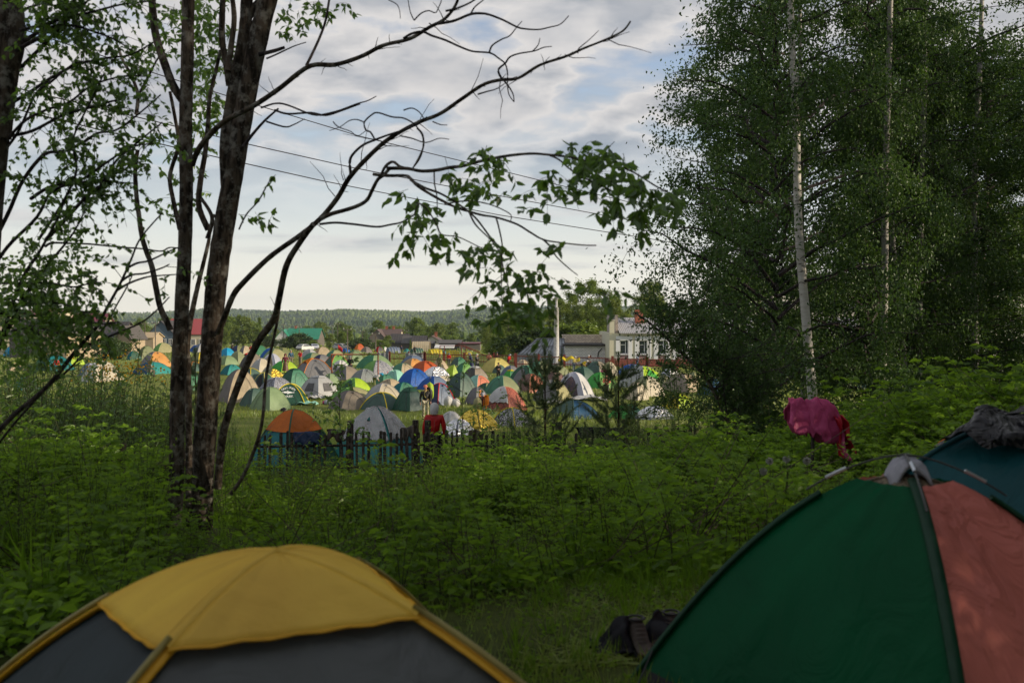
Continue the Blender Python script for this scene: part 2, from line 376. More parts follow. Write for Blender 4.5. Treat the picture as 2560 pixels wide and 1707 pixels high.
# ---------------------------------------------------------------- leaves
def leafset(P, Dr, Nr, ln, wd, fold=0.25, simple=False):
    """leaf outlines; P base points, Dr direction, Nr face normal"""
    P = np.asarray(P, float); n = len(P)
    ln = np.broadcast_to(np.asarray(ln, float), (n,))[:, None]; wd = np.broadcast_to(np.asarray(wd, float), (n,))[:, None]
    Dr = Dr / (np.linalg.norm(Dr, axis=1)[:, None] + 1e-9)
    S = np.cross(Dr, Nr); S /= np.linalg.norm(S, axis=1)[:, None] + 1e-9
    U = np.cross(S, Dr)
    if simple:
        V = np.stack([P, P + Dr * ln * 0.45 + S * wd * 0.5 + U * wd * fold, P + Dr * ln, P + Dr * ln * 0.45 - S * wd * 0.5 + U * wd * fold], 1)
        Fa = np.arange(n * 4).reshape(n, 4); return V.reshape(-1, 3), Fa, 1
    droop = -U * ln * 0.12
    V = np.stack([P, P + Dr * ln * 0.3 + S * wd * 0.5 + U * wd * fold, P + Dr * ln * 0.68 + S * wd * 0.36 + U * wd * fold * 0.7 + droop * 0.5, P + Dr * ln + droop,
                  P + Dr * ln * 0.68 - S * wd * 0.36 + U * wd * fold * 0.7 + droop * 0.5, P + Dr * ln * 0.3 - S * wd * 0.5 + U * wd * fold], 1)
    b = (np.arange(n) * 6)[:, None]
    Fa = np.concatenate([b + np.array([[0, 1, 2, 3]]), b + np.array([[0, 3, 4, 5]])], 1).reshape(-1, 4)
    return V.reshape(-1, 3), Fa, 2
def rnd(*s): return rng.normal(size=s)
def unit(v): return v / (np.linalg.norm(v, axis=-1, keepdims=True) + 1e-9)

# ---------------------------------------------------------------- ground, hills
def ground_mat():
    m, t, out = newmat('ground'); n = t.nodes; l = t.links
    b = n.new('ShaderNodeBsdfPrincipled'); b.inputs['Roughness'].default_value = 0.95; b.inputs['Specular IOR Level'].default_value = 0.05; l.new(b.outputs[0], out.inputs[0])
    tx = n.new('ShaderNodeTexCoord'); O = tx.outputs['Object']
    def no(sc_, d=6):
        k_ = n.new('ShaderNodeTexNoise'); k_.inputs['Scale'].default_value = sc_; k_.inputs['Detail'].default_value = d; l.new(O, k_.inputs['Vector']); return k_.outputs[0]
    def rp(f, st):
        r = n.new('ShaderNodeValToRGB'); l.new(f, r.inputs[0]); e = r.color_ramp.elements
        while len(e) < len(st): e.new(0.5)
        for i, (p, c) in enumerate(st): e[i].position = p; e[i].color = (*c, 1)
        return r.outputs[0]
    def mx(f, a, b_):
        k_ = n.new('ShaderNodeMix'); k_.data_type = 'RGBA'
        if hasattr(f, 'links'): l.new(f, k_.inputs[0])
        else: k_.inputs[0].default_value = f
        l.new(a, k_.inputs[6]); l.new(b_, k_.inputs[7]); return k_.outputs[2]
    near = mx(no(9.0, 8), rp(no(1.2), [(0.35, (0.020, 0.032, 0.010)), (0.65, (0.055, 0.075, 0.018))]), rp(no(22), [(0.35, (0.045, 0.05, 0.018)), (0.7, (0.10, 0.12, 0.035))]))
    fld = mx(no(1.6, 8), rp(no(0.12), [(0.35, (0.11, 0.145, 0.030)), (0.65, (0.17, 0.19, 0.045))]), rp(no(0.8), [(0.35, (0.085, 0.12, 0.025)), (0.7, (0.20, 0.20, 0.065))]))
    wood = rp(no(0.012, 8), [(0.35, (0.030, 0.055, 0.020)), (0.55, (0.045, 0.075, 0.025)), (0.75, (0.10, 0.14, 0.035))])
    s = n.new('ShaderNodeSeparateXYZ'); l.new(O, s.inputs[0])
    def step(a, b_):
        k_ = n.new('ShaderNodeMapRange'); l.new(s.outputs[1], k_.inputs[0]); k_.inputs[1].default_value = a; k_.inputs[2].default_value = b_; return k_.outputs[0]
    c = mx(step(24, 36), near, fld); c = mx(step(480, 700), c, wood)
    l.new(c, b.inputs['Base Color']); return m
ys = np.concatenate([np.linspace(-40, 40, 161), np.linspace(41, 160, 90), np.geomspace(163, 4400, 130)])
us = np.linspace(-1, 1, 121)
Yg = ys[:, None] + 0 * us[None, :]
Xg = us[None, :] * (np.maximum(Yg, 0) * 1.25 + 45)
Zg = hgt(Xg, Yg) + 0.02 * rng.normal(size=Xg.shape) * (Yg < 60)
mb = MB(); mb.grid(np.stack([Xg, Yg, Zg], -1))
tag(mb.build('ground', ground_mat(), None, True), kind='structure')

# far forest on the valley sides: thousands of crowns, nobody could count them
def blob_template(sub, jit, seed):
    r = np.random.default_rng(seed); import bmesh
    bm = bmesh.new(); bmesh.ops.create_icosphere(bm, subdivisions=sub, radius=1.0)
    V = np.array([v.co[:] for v in bm.verts]); Fa = np.array([[v.index for v in f.verts] for f in bm.faces]); bm.free()
    V *= 1 + r.uniform(-jit, jit, (len(V), 1)); return V, Fa
def far_forest():
    Vs, Fs, Ts = [], [], []; off = 0
    tmpl = [blob_template(1, 0.35, i) for i in range(6)]
    def put(n, y0, y1, xw, hmin, hmax, conif, clear=0.0):
        nonlocal off
        y = rng.uniform(y0, y1, n); x = rng.uniform(-1, 1, n) * (y * xw)
        z = hgt(x, y); h = rng.uniform(hmin, hmax, n) * (0.85 + 0.3 * np.sin(x / 90 + y / 60)); patch = 0.5 + 0.5 * np.sin(x / 140 + 1.3 * np.sin(y / 170)) * np.cos(y / 120 + 0.7)  # patch: sunlit bands on the slopes painted into the crown tint
        for i in range(n):
            if clear and np.sin(x[i] / 230 + 2) * np.cos(y[i] / 95) > 1 - clear: continue
            V, Fa = tmpl[rng.integers(6)]
            con = rng.random() < conif; r_ = h[i] * (0.20 if con else 0.36)
            W = V.copy()
            if con: W[:, :2] *= np.clip(1.15 - (W[:, 2:3] + 1) * 0.55, 0.08, 1.2)
            W = W * np.array([r_, r_, h[i] * 0.56]) + np.array([x[i], y[i], z[i] + h[i] * 0.5])
            Vs.append(W); Fs.append(Fa + off); off += len(W)
            tt = np.clip(rng.normal(0.12 + 0.80 * patch[i] - (0.3 if con else 0), 0.15), 0, 1); Ts.append(np.full(len(Fa), tt))
    put(1800, 640, 1000, 0.75, 5, 10, 0.25)
    put(3600, 1000, 1700, 0.7, 7, 12, 0.5)
    put(14000, 1800, 2900, 0.66, 7, 12, 0.55, 0.10)
    put(13000, 2900, 3620, 0.60, 6, 10, 0.45, 0.05)
    me = npmesh('forest', np.concatenate(Vs), np.concatenate(Fs), np.concatenate(Ts))
    return link('forest', me, leafmat('far_foliage', (0.028, 0.058, 0.022), (0.16, 0.21, 0.05), (0.1, 0.14, 0.03), 0.1, 0.0))
tag(far_forest(), 'wooded valley sides stretching to the horizon', 'forest', kind='stuff')

# ---------------------------------------------------------------- undergrowth on the bank
def plant(kind):
    """one plant: stems + leaf anchors"""
    P, D, Nn, ln, wd = [], [], [], [], []; stems = []
    def lf(p, d, l_, w_, up=0.6):
        P.append(p); D.append(d); Nn.append(unit(np.array([0, 0, 1.0]) * up + 0.5 * rnd(3))); ln.append(l_); wd.append(w_)
    if kind == 'bramble':
        for s in range(rng.integers(2, 4)):
            a = rng.uniform(0, 6.28); h = rng.uniform(0.55, 1.0); lean = rng.uniform(0.1, 0.35)
            ts = np.linspace(0, 1, 9); pts = np.stack([np.cos(a) * lean * ts ** 1.6, np.sin(a) * lean * ts ** 1.6, h * ts * (1 - 0.12 * ts)], 1); stems.append(pts)
            for k_ in range(3, 9):
                for m_ in range(2):
                    b = rng.uniform(0, 6.28); pd = unit(np.array([math.cos(b), math.sin(b), 0.35])); pl = rng.uniform(0.08, 0.16); e = pts[k_] + pd * pl; sz = rng.uniform(0.055, 0.085)
                    side = unit(np.cross(pd, [0, 0, 1])); fl = unit(pd * np.array([1, 1, 0.1]))
                    lf(e, fl + [0, 0, -0.15], sz, sz * 0.62); lf(e - pd * 0.015, fl * 0.5 + side, sz * 0.85, sz * 0.5); lf(e - pd * 0.015, fl * 0.5 - side, sz * 0.85, sz * 0.5)
                    if m_: lf(e - pd * 0.05, fl * 0.3 + side, sz * 0.75, sz * 0.45); lf(e - pd * 0.05, fl * 0.3 - side, sz * 0.75, sz * 0.45)
    elif kind == 'willow':
        for s in range(rng.integers(3, 6)):
            a = rng.uniform(0, 6.28); h = rng.uniform(0.7, 1.25); lean = rng.uniform(0.05, 0.3)
            ts = np.linspace(0, 1, 9); pts = np.stack([np.cos(a) * lean * ts, np.sin(a) * lean * ts, h * ts], 1); stems.append(pts)
            for t_ in np.linspace(0.25, 1, 15):
                p = pts[0] + (pts[-1] - pts[0]) * t_; b = rng.uniform(0, 6.28)
                lf(p, np.array([math.cos(b), math.sin(b), rng.uniform(0.2, 1.0)]), rng.uniform(0.05, 0.085), rng.uniform(0.014, 0.022))
    elif kind == 'nettle':
        for s in range(rng.integers(2, 5)):
            o = rng.normal(size=2) * 0.08; h = rng.uniform(0.4, 0.9)
            ts = np.linspace(0, 1, 6); pts = np.stack([o[0] + 0.05 * ts, o[1] + 0 * ts, h * ts], 1); stems.append(pts)
            for t_ in np.linspace(0.25, 1, 8):
                p = pts[0] + (pts[-1] - pts[0]) * t_
                for b in (0, 3.14): 
                    b += t_ * 15; lf(p, np.array([math.cos(b), math.sin(b), 0.1]), rng.uniform(0.05, 0.09) * (1.2 - 0.6 * t_), rng.uniform(0.03, 0.045) * (1.2 - 0.6 * t_))
    elif kind == 'grass':
        for s in range(12):
            a = rng.uniform(0, 6.28); o = rng.normal(size=2) * 0.07; h = rng.uniform(0.25, 0.6)
            lf(np.array([o[0], o[1], 0]), np.array([math.cos(a) * 0.35, math.sin(a) * 0.35, 1]), h, 0.012, 0.0)
    elif kind == 'low':
        for s in range(16):
            a = rng.uniform(0, 6.28); o = rng.normal(size=2) * 0.13
            lf(np.array([o[0], o[1], rng.uniform(0.02, 0.16)]), np.array([math.cos(a), math.sin(a), 0.4]), rng.uniform(0.04, 0.09), rng.uniform(0.025, 0.045))
    elif kind == 'twigs':
        for s in range(5):
            a = rng.uniform(0, 6.28); el = rng.uniform(0.3, 1.2); L_ = rng.uniform(0.4, 1.1); ts = np.linspace(0, 1, 7); w_ = np.cumsum(rng.normal(size=(7, 3)) * 0.03, 0); stems.append(np.stack([np.cos(a) * L_ * ts, np.sin(a) * L_ * ts, el * L_ * ts], 1) + w_)
        lf(np.array([0, 0, 0.1]), np.array([1, 0, 0.2]), 0.04, 0.02)
    P = np.array(P, float); D = unit(np.array(D, float)); Nn = np.array(Nn, float)
    V, Fa, per = leafset(P, D, Nn, np.array(ln), np.array(wd))
    T = np.repeat(rng.uniform(0, 1, len(P)), per)
    mb = MB(); mb.add(V, Fa, 0, T)
    for s in stems: mb.tube(s[::2] if len(s) > 4 else s, np.linspace(0.005, 0.002, len(s[::2])), 3, 2 if kind == 'twigs' else 1, caps=False)
    V = np.concatenate(mb.v); Fq = np.concatenate(mb.f[4]); mi = np.concatenate(mb.mi[4]); t = np.concatenate(mb.t[4])
    return V, Fq, mi, t
def scatter(name, tmpls, pts, scl, tintoff, mats, rotmax=0.12):
    Vs, Fs, Ms, Ts = [], [], [], []; off = 0
    for i, (x, y) in enumerate(pts):
        V, Fq, mi, t = tmpls[i % len(tmpls)] if not isinstance(tmpls[0], list) else tmpls[0][0]
        a = rng.uniform(0, 6.28); s = scl[i]; c_, s_ = math.cos(a), math.sin(a)
        W = V * s; tilt = rng.normal(size=2) * rotmax
        X = W[:, 0] * c_ - W[:, 1] * s_ + W[:, 2] * tilt[0]; Y = W[:, 0] * s_ + W[:, 1] * c_ + W[:, 2] * tilt[1]
        Vs.append(np.stack([X + x, Y + y, W[:, 2] + float(hgt(x, y)) - 0.03], 1)); Fs.append(Fq + off); off += len(V)
        Ms.append(mi); Ts.append(np.clip(t * 0.6 + tintoff[i], 0, 1))
    me = npmesh(name, np.concatenate(Vs), np.concatenate(Fs), np.concatenate(Ts), np.concatenate(Ms))
    return link(name, me, mats)
T_B = [plant('bramble') for _ in range(7)]; T_W = [plant('willow') for _ in range(5)]; T_N = [plant('nettle') for _ in range(5)]
T_D = [plant('twigs') for _ in range(4)]; T_G = [plant('grass') for _ in range(5)]; T_L = [plant('low') for _ in range(4)]
def frustum_pts(n, y0, y1, wx=0.56, pw=1.0):
    y = y0 + (y1 - y0) * rng.random(n) ** pw; x = (rng.random(n) * 2 - 1) * (y * wx + 0.5); return x, y
def keep(x, y):
    """leave out the tent pitches, the trodden patch and a strip at the trunks"""
    px = 1280 + x / y * F
    m = np.ones(len(x), bool)
    m &= ~((np.hypot(x + 0.75, y - 3.0) < 1.7)); m &= ~(np.hypot(x - 1.9, y - 4.4) < 1.35); m &= ~(np.hypot(x - 3.4, y - 6.1) < 1.35)
    edge = 5.8 + 0.9 * np.clip((px - 1500) / 350, 0, 1.6) - 0.9 * np.clip((1000 - px) / 500, 0, 1) + 0.3 * np.sin(x * 3)
    m &= y > edge
    m &= ~((abs(x + 3.0) < 0.45) & (y < 9.6) & (y > 8.2))
    return m
def lumps(x, y): return 0.5 + 0.5 * np.sin(x * 1.3 + 2 * np.sin(y * 0.5)) * np.cos(y * 0.9 + x * 0.4)
pts, scl, tof, tm = [], [], [], []
def sow(T, n, y0, y1, smin, smax, toff, pw=0.8, cond=None, fn=None):
    x, y = frustum_pts(n, y0, y1, pw=pw); m = keep(x, y) if fn is None else fn(x, y)
    if cond is not None: m &= cond(x, y)
    x, y = x[m], y[m]; lu = lumps(x, y)
    for a, b, c_ in zip(x, y, lu):
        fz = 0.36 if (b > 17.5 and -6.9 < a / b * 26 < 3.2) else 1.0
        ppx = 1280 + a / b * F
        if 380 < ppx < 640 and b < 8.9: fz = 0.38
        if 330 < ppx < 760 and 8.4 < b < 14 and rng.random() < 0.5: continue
        tz = 0.0  # tz: leaf tint lowered to paint shade in the hollow, raised on the mound
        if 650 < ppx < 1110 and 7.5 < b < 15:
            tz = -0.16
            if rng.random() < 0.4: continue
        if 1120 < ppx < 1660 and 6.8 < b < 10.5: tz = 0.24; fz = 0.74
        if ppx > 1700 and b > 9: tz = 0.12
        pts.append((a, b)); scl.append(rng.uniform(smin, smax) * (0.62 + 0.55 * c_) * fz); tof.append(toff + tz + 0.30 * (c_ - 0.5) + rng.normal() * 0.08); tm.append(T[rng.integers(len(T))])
left = lambda x, y: x < 0.02 * y - 0.3 + 1.2 * np.sin(y)
right = lambda x, y: ~left(x, y)
sow(T_B, 2300, 5.5, 25, 0.7, 1.15, 0.30, cond=right)
sow(T_N, 1500, 5.5, 24, 0.8, 1.2, 0.22, cond=right)
sow(T_W, 900, 8, 25.5, 0.6, 0.9, 0.22, cond=right)
sow(T_B, 900, 5.0, 25, 0.6, 1.0, 0.10, cond=left)
sow(T_N, 1300, 5.0, 24, 0.7, 1.1, 0.10, cond=left)
sow(T_W, 2300, 6.5, 25.5, 0.6, 0.95, 0.15, cond=left)
sow(T_G, 450, 5.0, 20, 0.6, 1.1, 0.30)
sow(T_D, 420, 5.5, 22, 0.7, 1.2, 0.3)
sow(T_L, 3500, 4.0, 12, 0.7, 1.3, 0.15, pw=1.3)
notent = lambda x, y: ~((np.hypot(x + 0.75, y - 3.0) < 1.35) | (np.hypot(x - 1.9, y - 4.4) < 1.25))
sow(T_G, 1300, 3.6, 7.6, 0.22, 0.42, 0.35, pw=1.0, cond=lambda x, y: x > 0.0, fn=notent)
sow(T_L, 1000, 3.6, 7.6, 0.35, 0.6, 0.3, pw=1.0, cond=lambda x, y: x > -0.3, fn=notent)
# tall growth behind on the right, under the birches
sow(T_B, 1500, 12, 30, 0.9, 1.35, 0.34, pw=1.0, cond=lambda x, y: (x > 0.16 * y) & (x < 0.6 * y))
def scatter2(name, mats):
    Vs, Fs, Ms, Ts = [], [], [], []; off = 0
    for (x, y), s, to, (V, Fq, mi, t) in zip(pts, scl, tof, tm):
        a = rng.uniform(0, 6.28); c_, s_ = math.cos(a), math.sin(a); W = V * s; tl = rng.normal(size=2) * 0.14
        X = W[:, 0] * c_ - W[:, 1] * s_ + W[:, 2] * tl[0]; Y = W[:, 0] * s_ + W[:, 1] * c_ + W[:, 2] * tl[1]
        Vs.append(np.stack([X + x, Y + y, W[:, 2] + float(hgt(x, y)) - 0.03], 1)); Fs.append(Fq + off); off += len(V); Ms.append(mi); Ts.append(np.clip(t * 0.6 + to, 0, 1))
    return link(name, npmesh(name, np.concatenate(Vs), np.concatenate(Fs), np.concatenate(Ts), np.concatenate(Ms)), mats)
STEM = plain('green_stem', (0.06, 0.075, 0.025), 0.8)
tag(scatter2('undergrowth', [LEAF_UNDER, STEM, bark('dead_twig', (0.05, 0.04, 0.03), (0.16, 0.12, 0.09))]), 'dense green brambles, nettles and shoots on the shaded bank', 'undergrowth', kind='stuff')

# grass of the field and the mown patch by the tents
def grass():
    Vs, Ts, Fs = [], [], []; off = 0
    def put(n, y0, y1, h0, h1, wd, pw, wx=0.56, cond=None, lay=0.4, tb=0.2):
        nonlocal off
        x, y = frustum_pts(n, y0, y1, wx, pw)
        cl = 0.5 + 0.5 * np.sin(x * 0.5 + np.sin(y * 0.23) * 2) * np.cos(y * 0.31 + x * 0.13)
        m = rng.random(n) < 0.35 + 0.65 * cl
        if cond is not None: m &= cond(x, y)
        x, y, cl = x[m], y[m], cl[m]; n = len(x)
        P = np.stack([x, y, hgt(x, y) - 0.02], 1); a = rng.uniform(0, 6.28, n)
        D = np.stack([np.cos(a) * lay, np.sin(a) * lay, np.ones(n)], 1); Nn = rnd(n, 3) + np.array([0, 0, lay])
        V, Fa, per = leafset(P, D, Nn, rng.uniform(h0, h1, n) * (0.6 + 0.7 * cl), wd * (0.6 + y / 60), simple=True)
        Vs.append(V); Fs.append(Fa + off); off += len(V); Ts.append(np.clip(cl * 0.6 + rng.normal(size=n) * 0.2 + tb, 0, 1))
    put(60000, 26, 52, 0.16, 0.42, 0.022, 0.9); put(30000, 50, 70, 0.08, 0.24, 0.028, 0.9)
    put(50000, 60, 170, 0.08, 0.22, 0.035, 0.9)
    put(16000, 150, 420, 0.3, 0.6, 0.08, 0.9)
    nt_ = lambda x, y: ~((np.hypot(x + 0.75, y - 3.0) < 1.3) | (np.hypot(x - 1.9, y - 4.4) < 1.2)) & (x > -0.6)
    put(24000, 3.3, 8.0, 0.05, 0.14, 0.008, 1.1, cond=nt_)
    mown = lambda x, y: nt_(x, y) & (x > 0.1) & (y > 4.6) & (y < 6.9)
    put(42000, 4.4, 7.0, 0.08, 0.26, 0.010, 1.0, cond=mown, lay=5.0, tb=0.75)
    return link('grass', npmesh('grass', np.concatenate(Vs), np.concatenate(Fs), np.concatenate(Ts)), GRASSM)
tag(grass(), 'green meadow grass between the tents', 'grass', kind='stuff')

# ---------------------------------------------------------------- trees
def polyline(pts, n=None):
    pts = np.asarray(pts, float)
    if n is None: n = max(4, len(pts) * 4)
    t = np.linspace(0, len(pts) - 1, n); i = np.clip(t.astype(int), 0, len(pts) - 2); f_ = (t - i)[:, None]
    p = lambda k_: pts[np.clip(k_, 0, len(pts) - 1)]
    p0, p1, p2, p3 = p(i - 1), p(i), p(i + 1), p(i + 2)
    return 0.5 * ((2 * p1) + (-p0 + p2) * f_ + (2 * p0 - 5 * p1 + 4 * p2 - p3) * f_ ** 2 + (-p0 + 3 * p1 - 3 * p2 + p3) * f_ ** 3)
def crown_mesh(name, h0, h1, rad, nl, ll, style='birch', seed=0, simple=True, limbs=46, lw=0.62):
    """limbs, twigs and leaves of a tree standing at the origin"""
    r = np.random.default_rng(seed); mb = MB(); P, D, Nn = [], [], []
    tw = []
    for i in range(limbs):
        t = (i + r.random()) / limbs; z0 = h0 + (h1 - h0) * t ** 1.05
        prof = {'birch': math.sin(math.pi * min(1, 0.25 + 0.75 * t) ** 1.0) ** 0.6 * (1 - 0.35 * t), 'round': math.sin(math.pi * (0.12 + 0.83 * t)) ** 0.7, 'cone': 1.05 - t, 'column': 0.75 + 0.25 * math.sin(t * 9)}[style]
        L_ = rad * prof * r.uniform(0.6, 1.12) + 0.15; a = i * 2.4 + r.uniform(-0.5, 0.5); el = {'birch': 0.75, 'round': 0.55, 'cone': 0.1, 'column': 0.6}[style] * r.uniform(0.6, 1.3)
        s = np.linspace(0, 1, 6)[:, None]; out = np.array([math.cos(a), math.sin(a), 0])
        pts = np.array([0, 0, z0]) + out * L_ * s + np.array([0, 0, 1]) * (L_ * el * (s - 0.55 * s ** 2)) + np.cumsum(r.normal(size=(6, 3)) * L_ * 0.03, 0)
        mb.tube(pts, np.linspace(0.012 * L_ + 0.012, 0.006, 6), 4, 1, caps=False)
        for k_ in range(6):
            u = r.uniform(0.25, 1.0); j = min(4, int(u * 5)); b = pts[j] + (pts[j + 1] - pts[j]) * (u * 5 - j)
            dd = out * 0.5 + r.normal(size=3) * 0.6; tl = L_ * r.uniform(0.22, 0.5)
            ss = np.linspace(0, 1, 4)[:, None]; droop = (0.9 if style == 'birch' else 0.25) * tl
            q_ = b + unit(dd) * tl * ss - np.array([0, 0, 1]) * droop * ss ** 2
            tw.append(q_); 
            if k_ < 4: mb.tube(q_, np.linspace(0.008, 0.003, 4), 3, 1, caps=False)
    tw = np.array(tw); wt = r.random(len(tw)) ** 2.2; k_ = r.choice(len(tw), nl, p=wt / wt.sum()); u = r.random(nl) ** 0.7 * 3; j = np.minimum(2, u.astype(int)); f_ = (u - j)[:, None]
    base = tw[k_, j] * (1 - f_) + tw[k_, j + 1] * f_
    sp = rad * (0.065 if nl > 20000 else 0.10)
    P = base + r.normal(size=(nl, 3)) * np.array([sp, sp, sp * 0.8]) * (0.5 + r.random((nl, 1)))
    D = r.normal(size=(nl, 3)) * 0.6 + np.array([0, 0, -0.7 if style == 'birch' else -0.2]); Nn = r.normal(size=(nl, 3)) + np.array([0, 0, 0.6])
    V, Fa, per = leafset(P, D, Nn, r.uniform(0.7, 1.25, nl) * ll, r.uniform(0.7, 1.25, nl) * ll * lw, simple=simple)
    tt = np.clip(0.5 + 0.25 * np.sin(k_ * 1.7) + r.normal(size=nl) * 0.18, 0, 1)
    mb.add(V, Fa, 0, np.repeat(tt, per))
    return mb.mesh(name)
def trunk_mesh(name, pts, radii, sides=9, rough=0.03, n=None):
    P = polyline(pts, n or max(14, len(pts) * 5)); r = np.interp(np.linspace(0, 1, len(P)), np.linspace(0, 1, len(radii)), radii)
    mb = MB(); r = r * (1 + rng.uniform(-rough, rough, len(r))); mb.tube(P, r, sides); return mb.mesh(name, True)
def tree(name, loc, trunk, crown, mats, label, cat='tree', group=None, rz=0.0, scale=1.0):
    e = empty(name, loc, rz, label, cat, group); e.scale = (scale,) * 3
    link('trunk', trunk, mats[1], e)
    link('crown', crown, [mats[0], mats[1]], e); return e

CB = [crown_mesh('birch_crown', 1.6, 13.5, 3.0, 44000, 0.082, 'birch', s, limbs=64) for s in (1, 2)]
CA = [crown_mesh('alder_crown', 0.9, 12.0, 2.6, 40000, 0.095, 'column', s, limbs=60) for s in (3, 4)]
def gz(x, y): return float(hgt(x, y))
# birches of the grove on the right, traced trunks
def traced_tree(name, px, D, rpx, mats, label, crown, group=None, base=None, rz=0.0, cs=1.0):
    top = [at(a, b, D) for a, b in px]; b0 = top[0]; g = gz(b0[0], D)
    root = np.array([b0[0], D, g]); P = [root - root, np.array([0, 0, max(0.05, b0[2] - g) * 0.5]) + (b0 - root) * [0.5, 0.5, 0]] + [p - root for p in top]
    P.append(P[-1] + (P[-1] - P[-2]) * 0.8 + [0, 0, 3.0])
    rr = [rpx[0] * 1.15, rpx[0] * 1.05] + list(np.linspace(rpx[0], rpx[1], len(top))) + [rpx[1] * 0.5]
    rr = [v * D / F for v in rr]
    e = empty(name, root, 0, label, 'tree', group)
    tm_ = trunk_mesh('trunk', P, rr, 10, 0.03); link('trunk', tm_, mats[1], e)
    if crown is not None:
        c_ = link('crown', crown, [mats[0], mats[2]], e); c_.rotation_euler = (0, 0, rz); c_.scale = (cs, cs, 1.0)
        mid = P[len(P) // 2]; c_.location = (mid[0] * 0.6 - (0.45 if cs > 0.9 else 0), 0.5 if cs > 0.82 else 0.8, 0)
    return e
G_R = 'trees of the shaded grove on the right'
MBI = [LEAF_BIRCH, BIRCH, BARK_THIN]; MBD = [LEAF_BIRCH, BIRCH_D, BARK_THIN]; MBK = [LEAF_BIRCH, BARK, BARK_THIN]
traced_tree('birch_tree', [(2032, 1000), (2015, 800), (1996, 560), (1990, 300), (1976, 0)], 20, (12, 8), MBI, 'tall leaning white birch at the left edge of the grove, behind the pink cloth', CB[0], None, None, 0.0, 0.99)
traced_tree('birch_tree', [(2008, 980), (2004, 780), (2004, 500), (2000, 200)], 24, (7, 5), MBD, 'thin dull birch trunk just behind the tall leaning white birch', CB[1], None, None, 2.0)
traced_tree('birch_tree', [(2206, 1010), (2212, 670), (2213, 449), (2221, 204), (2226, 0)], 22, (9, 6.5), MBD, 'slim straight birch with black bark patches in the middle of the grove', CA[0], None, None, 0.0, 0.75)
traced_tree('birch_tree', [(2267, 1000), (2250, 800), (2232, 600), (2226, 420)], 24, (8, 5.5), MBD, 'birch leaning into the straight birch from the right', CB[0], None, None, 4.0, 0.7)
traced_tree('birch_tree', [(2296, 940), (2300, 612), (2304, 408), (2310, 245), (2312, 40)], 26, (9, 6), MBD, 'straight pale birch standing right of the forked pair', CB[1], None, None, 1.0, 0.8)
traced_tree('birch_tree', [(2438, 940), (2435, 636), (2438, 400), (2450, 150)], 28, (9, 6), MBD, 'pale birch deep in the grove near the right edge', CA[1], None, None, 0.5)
gx = [(7.0, 30, 0, 0.95), (10.4, 27, 1, 1.0), (12.6, 32, 0, 1.05), (15.8, 33, 0, 1.1), (9.0, 36, 1, 1.05), (14.2, 30, 0, 0.95), (16.5, 27, 0, 1.0)]
AL = ['alder at the left end of the grove, behind the leaning shrub tree', 'alder just right of the tall leaning birch', 'alder deep behind the slim straight birch', 'alder at the right edge, far back', 'alder behind the thin dull birch', 'alder between the straight pale birch and the deep birch', 'outermost alder at the right edge of the picture']
ATR = trunk_mesh('trunk', [(0, 0, -0.2), (0.05, 0.05, 2), (-0.1, 0, 5), (0.1, 0, 9), (0, 0, 12)], [0.10, 0.085, 0.07, 0.045, 0.02], 8)
al0 = None
for i, (x, y, c_, s) in enumerate(gx):
    if al0 is None or i == 1:
        e = tree('alder_tree', (x, y, gz(x, y)), ATR, CA[c_], MBK, AL[i], 'tree', G_R, rz=i * 1.1, scale=s)
        if al0 is None: al0 = e
        else: al1 = e
    else: copy_tree(al0 if c_ == 0 else al1, (x, y, gz(x, y)), i * 1.3, s, AL[i])
# unseen alders added right of and behind the camera to shade the bank
for i, (x, y) in enumerate([(9, 4), (13, 9), (11, 14), (17, 17), (20, 22), (7.5, -3), (14, 0), (19, 9), (22, 30), (24, 37), (3, -5), (-2, -6), (27, 22), (30, 33), (18, 4), (25, 12), (-7, -4), (21, 40), (27, 45), (7.2, 1.0), (-6.5, 0.5), (9.5, -0.5), (6.5, -6), (9.6, 2.2), (12, 3.6), (13.2, 1.4), (7.6, 3.0)]):
    copy_tree(al0 if i % 2 else al1, (x, y, gz(x, y)), i * 0.9, 1.0 + 0.1 * (i % 3), 'tall alder casting shade from beyond the edge of the picture', 'shade trees around the camera')
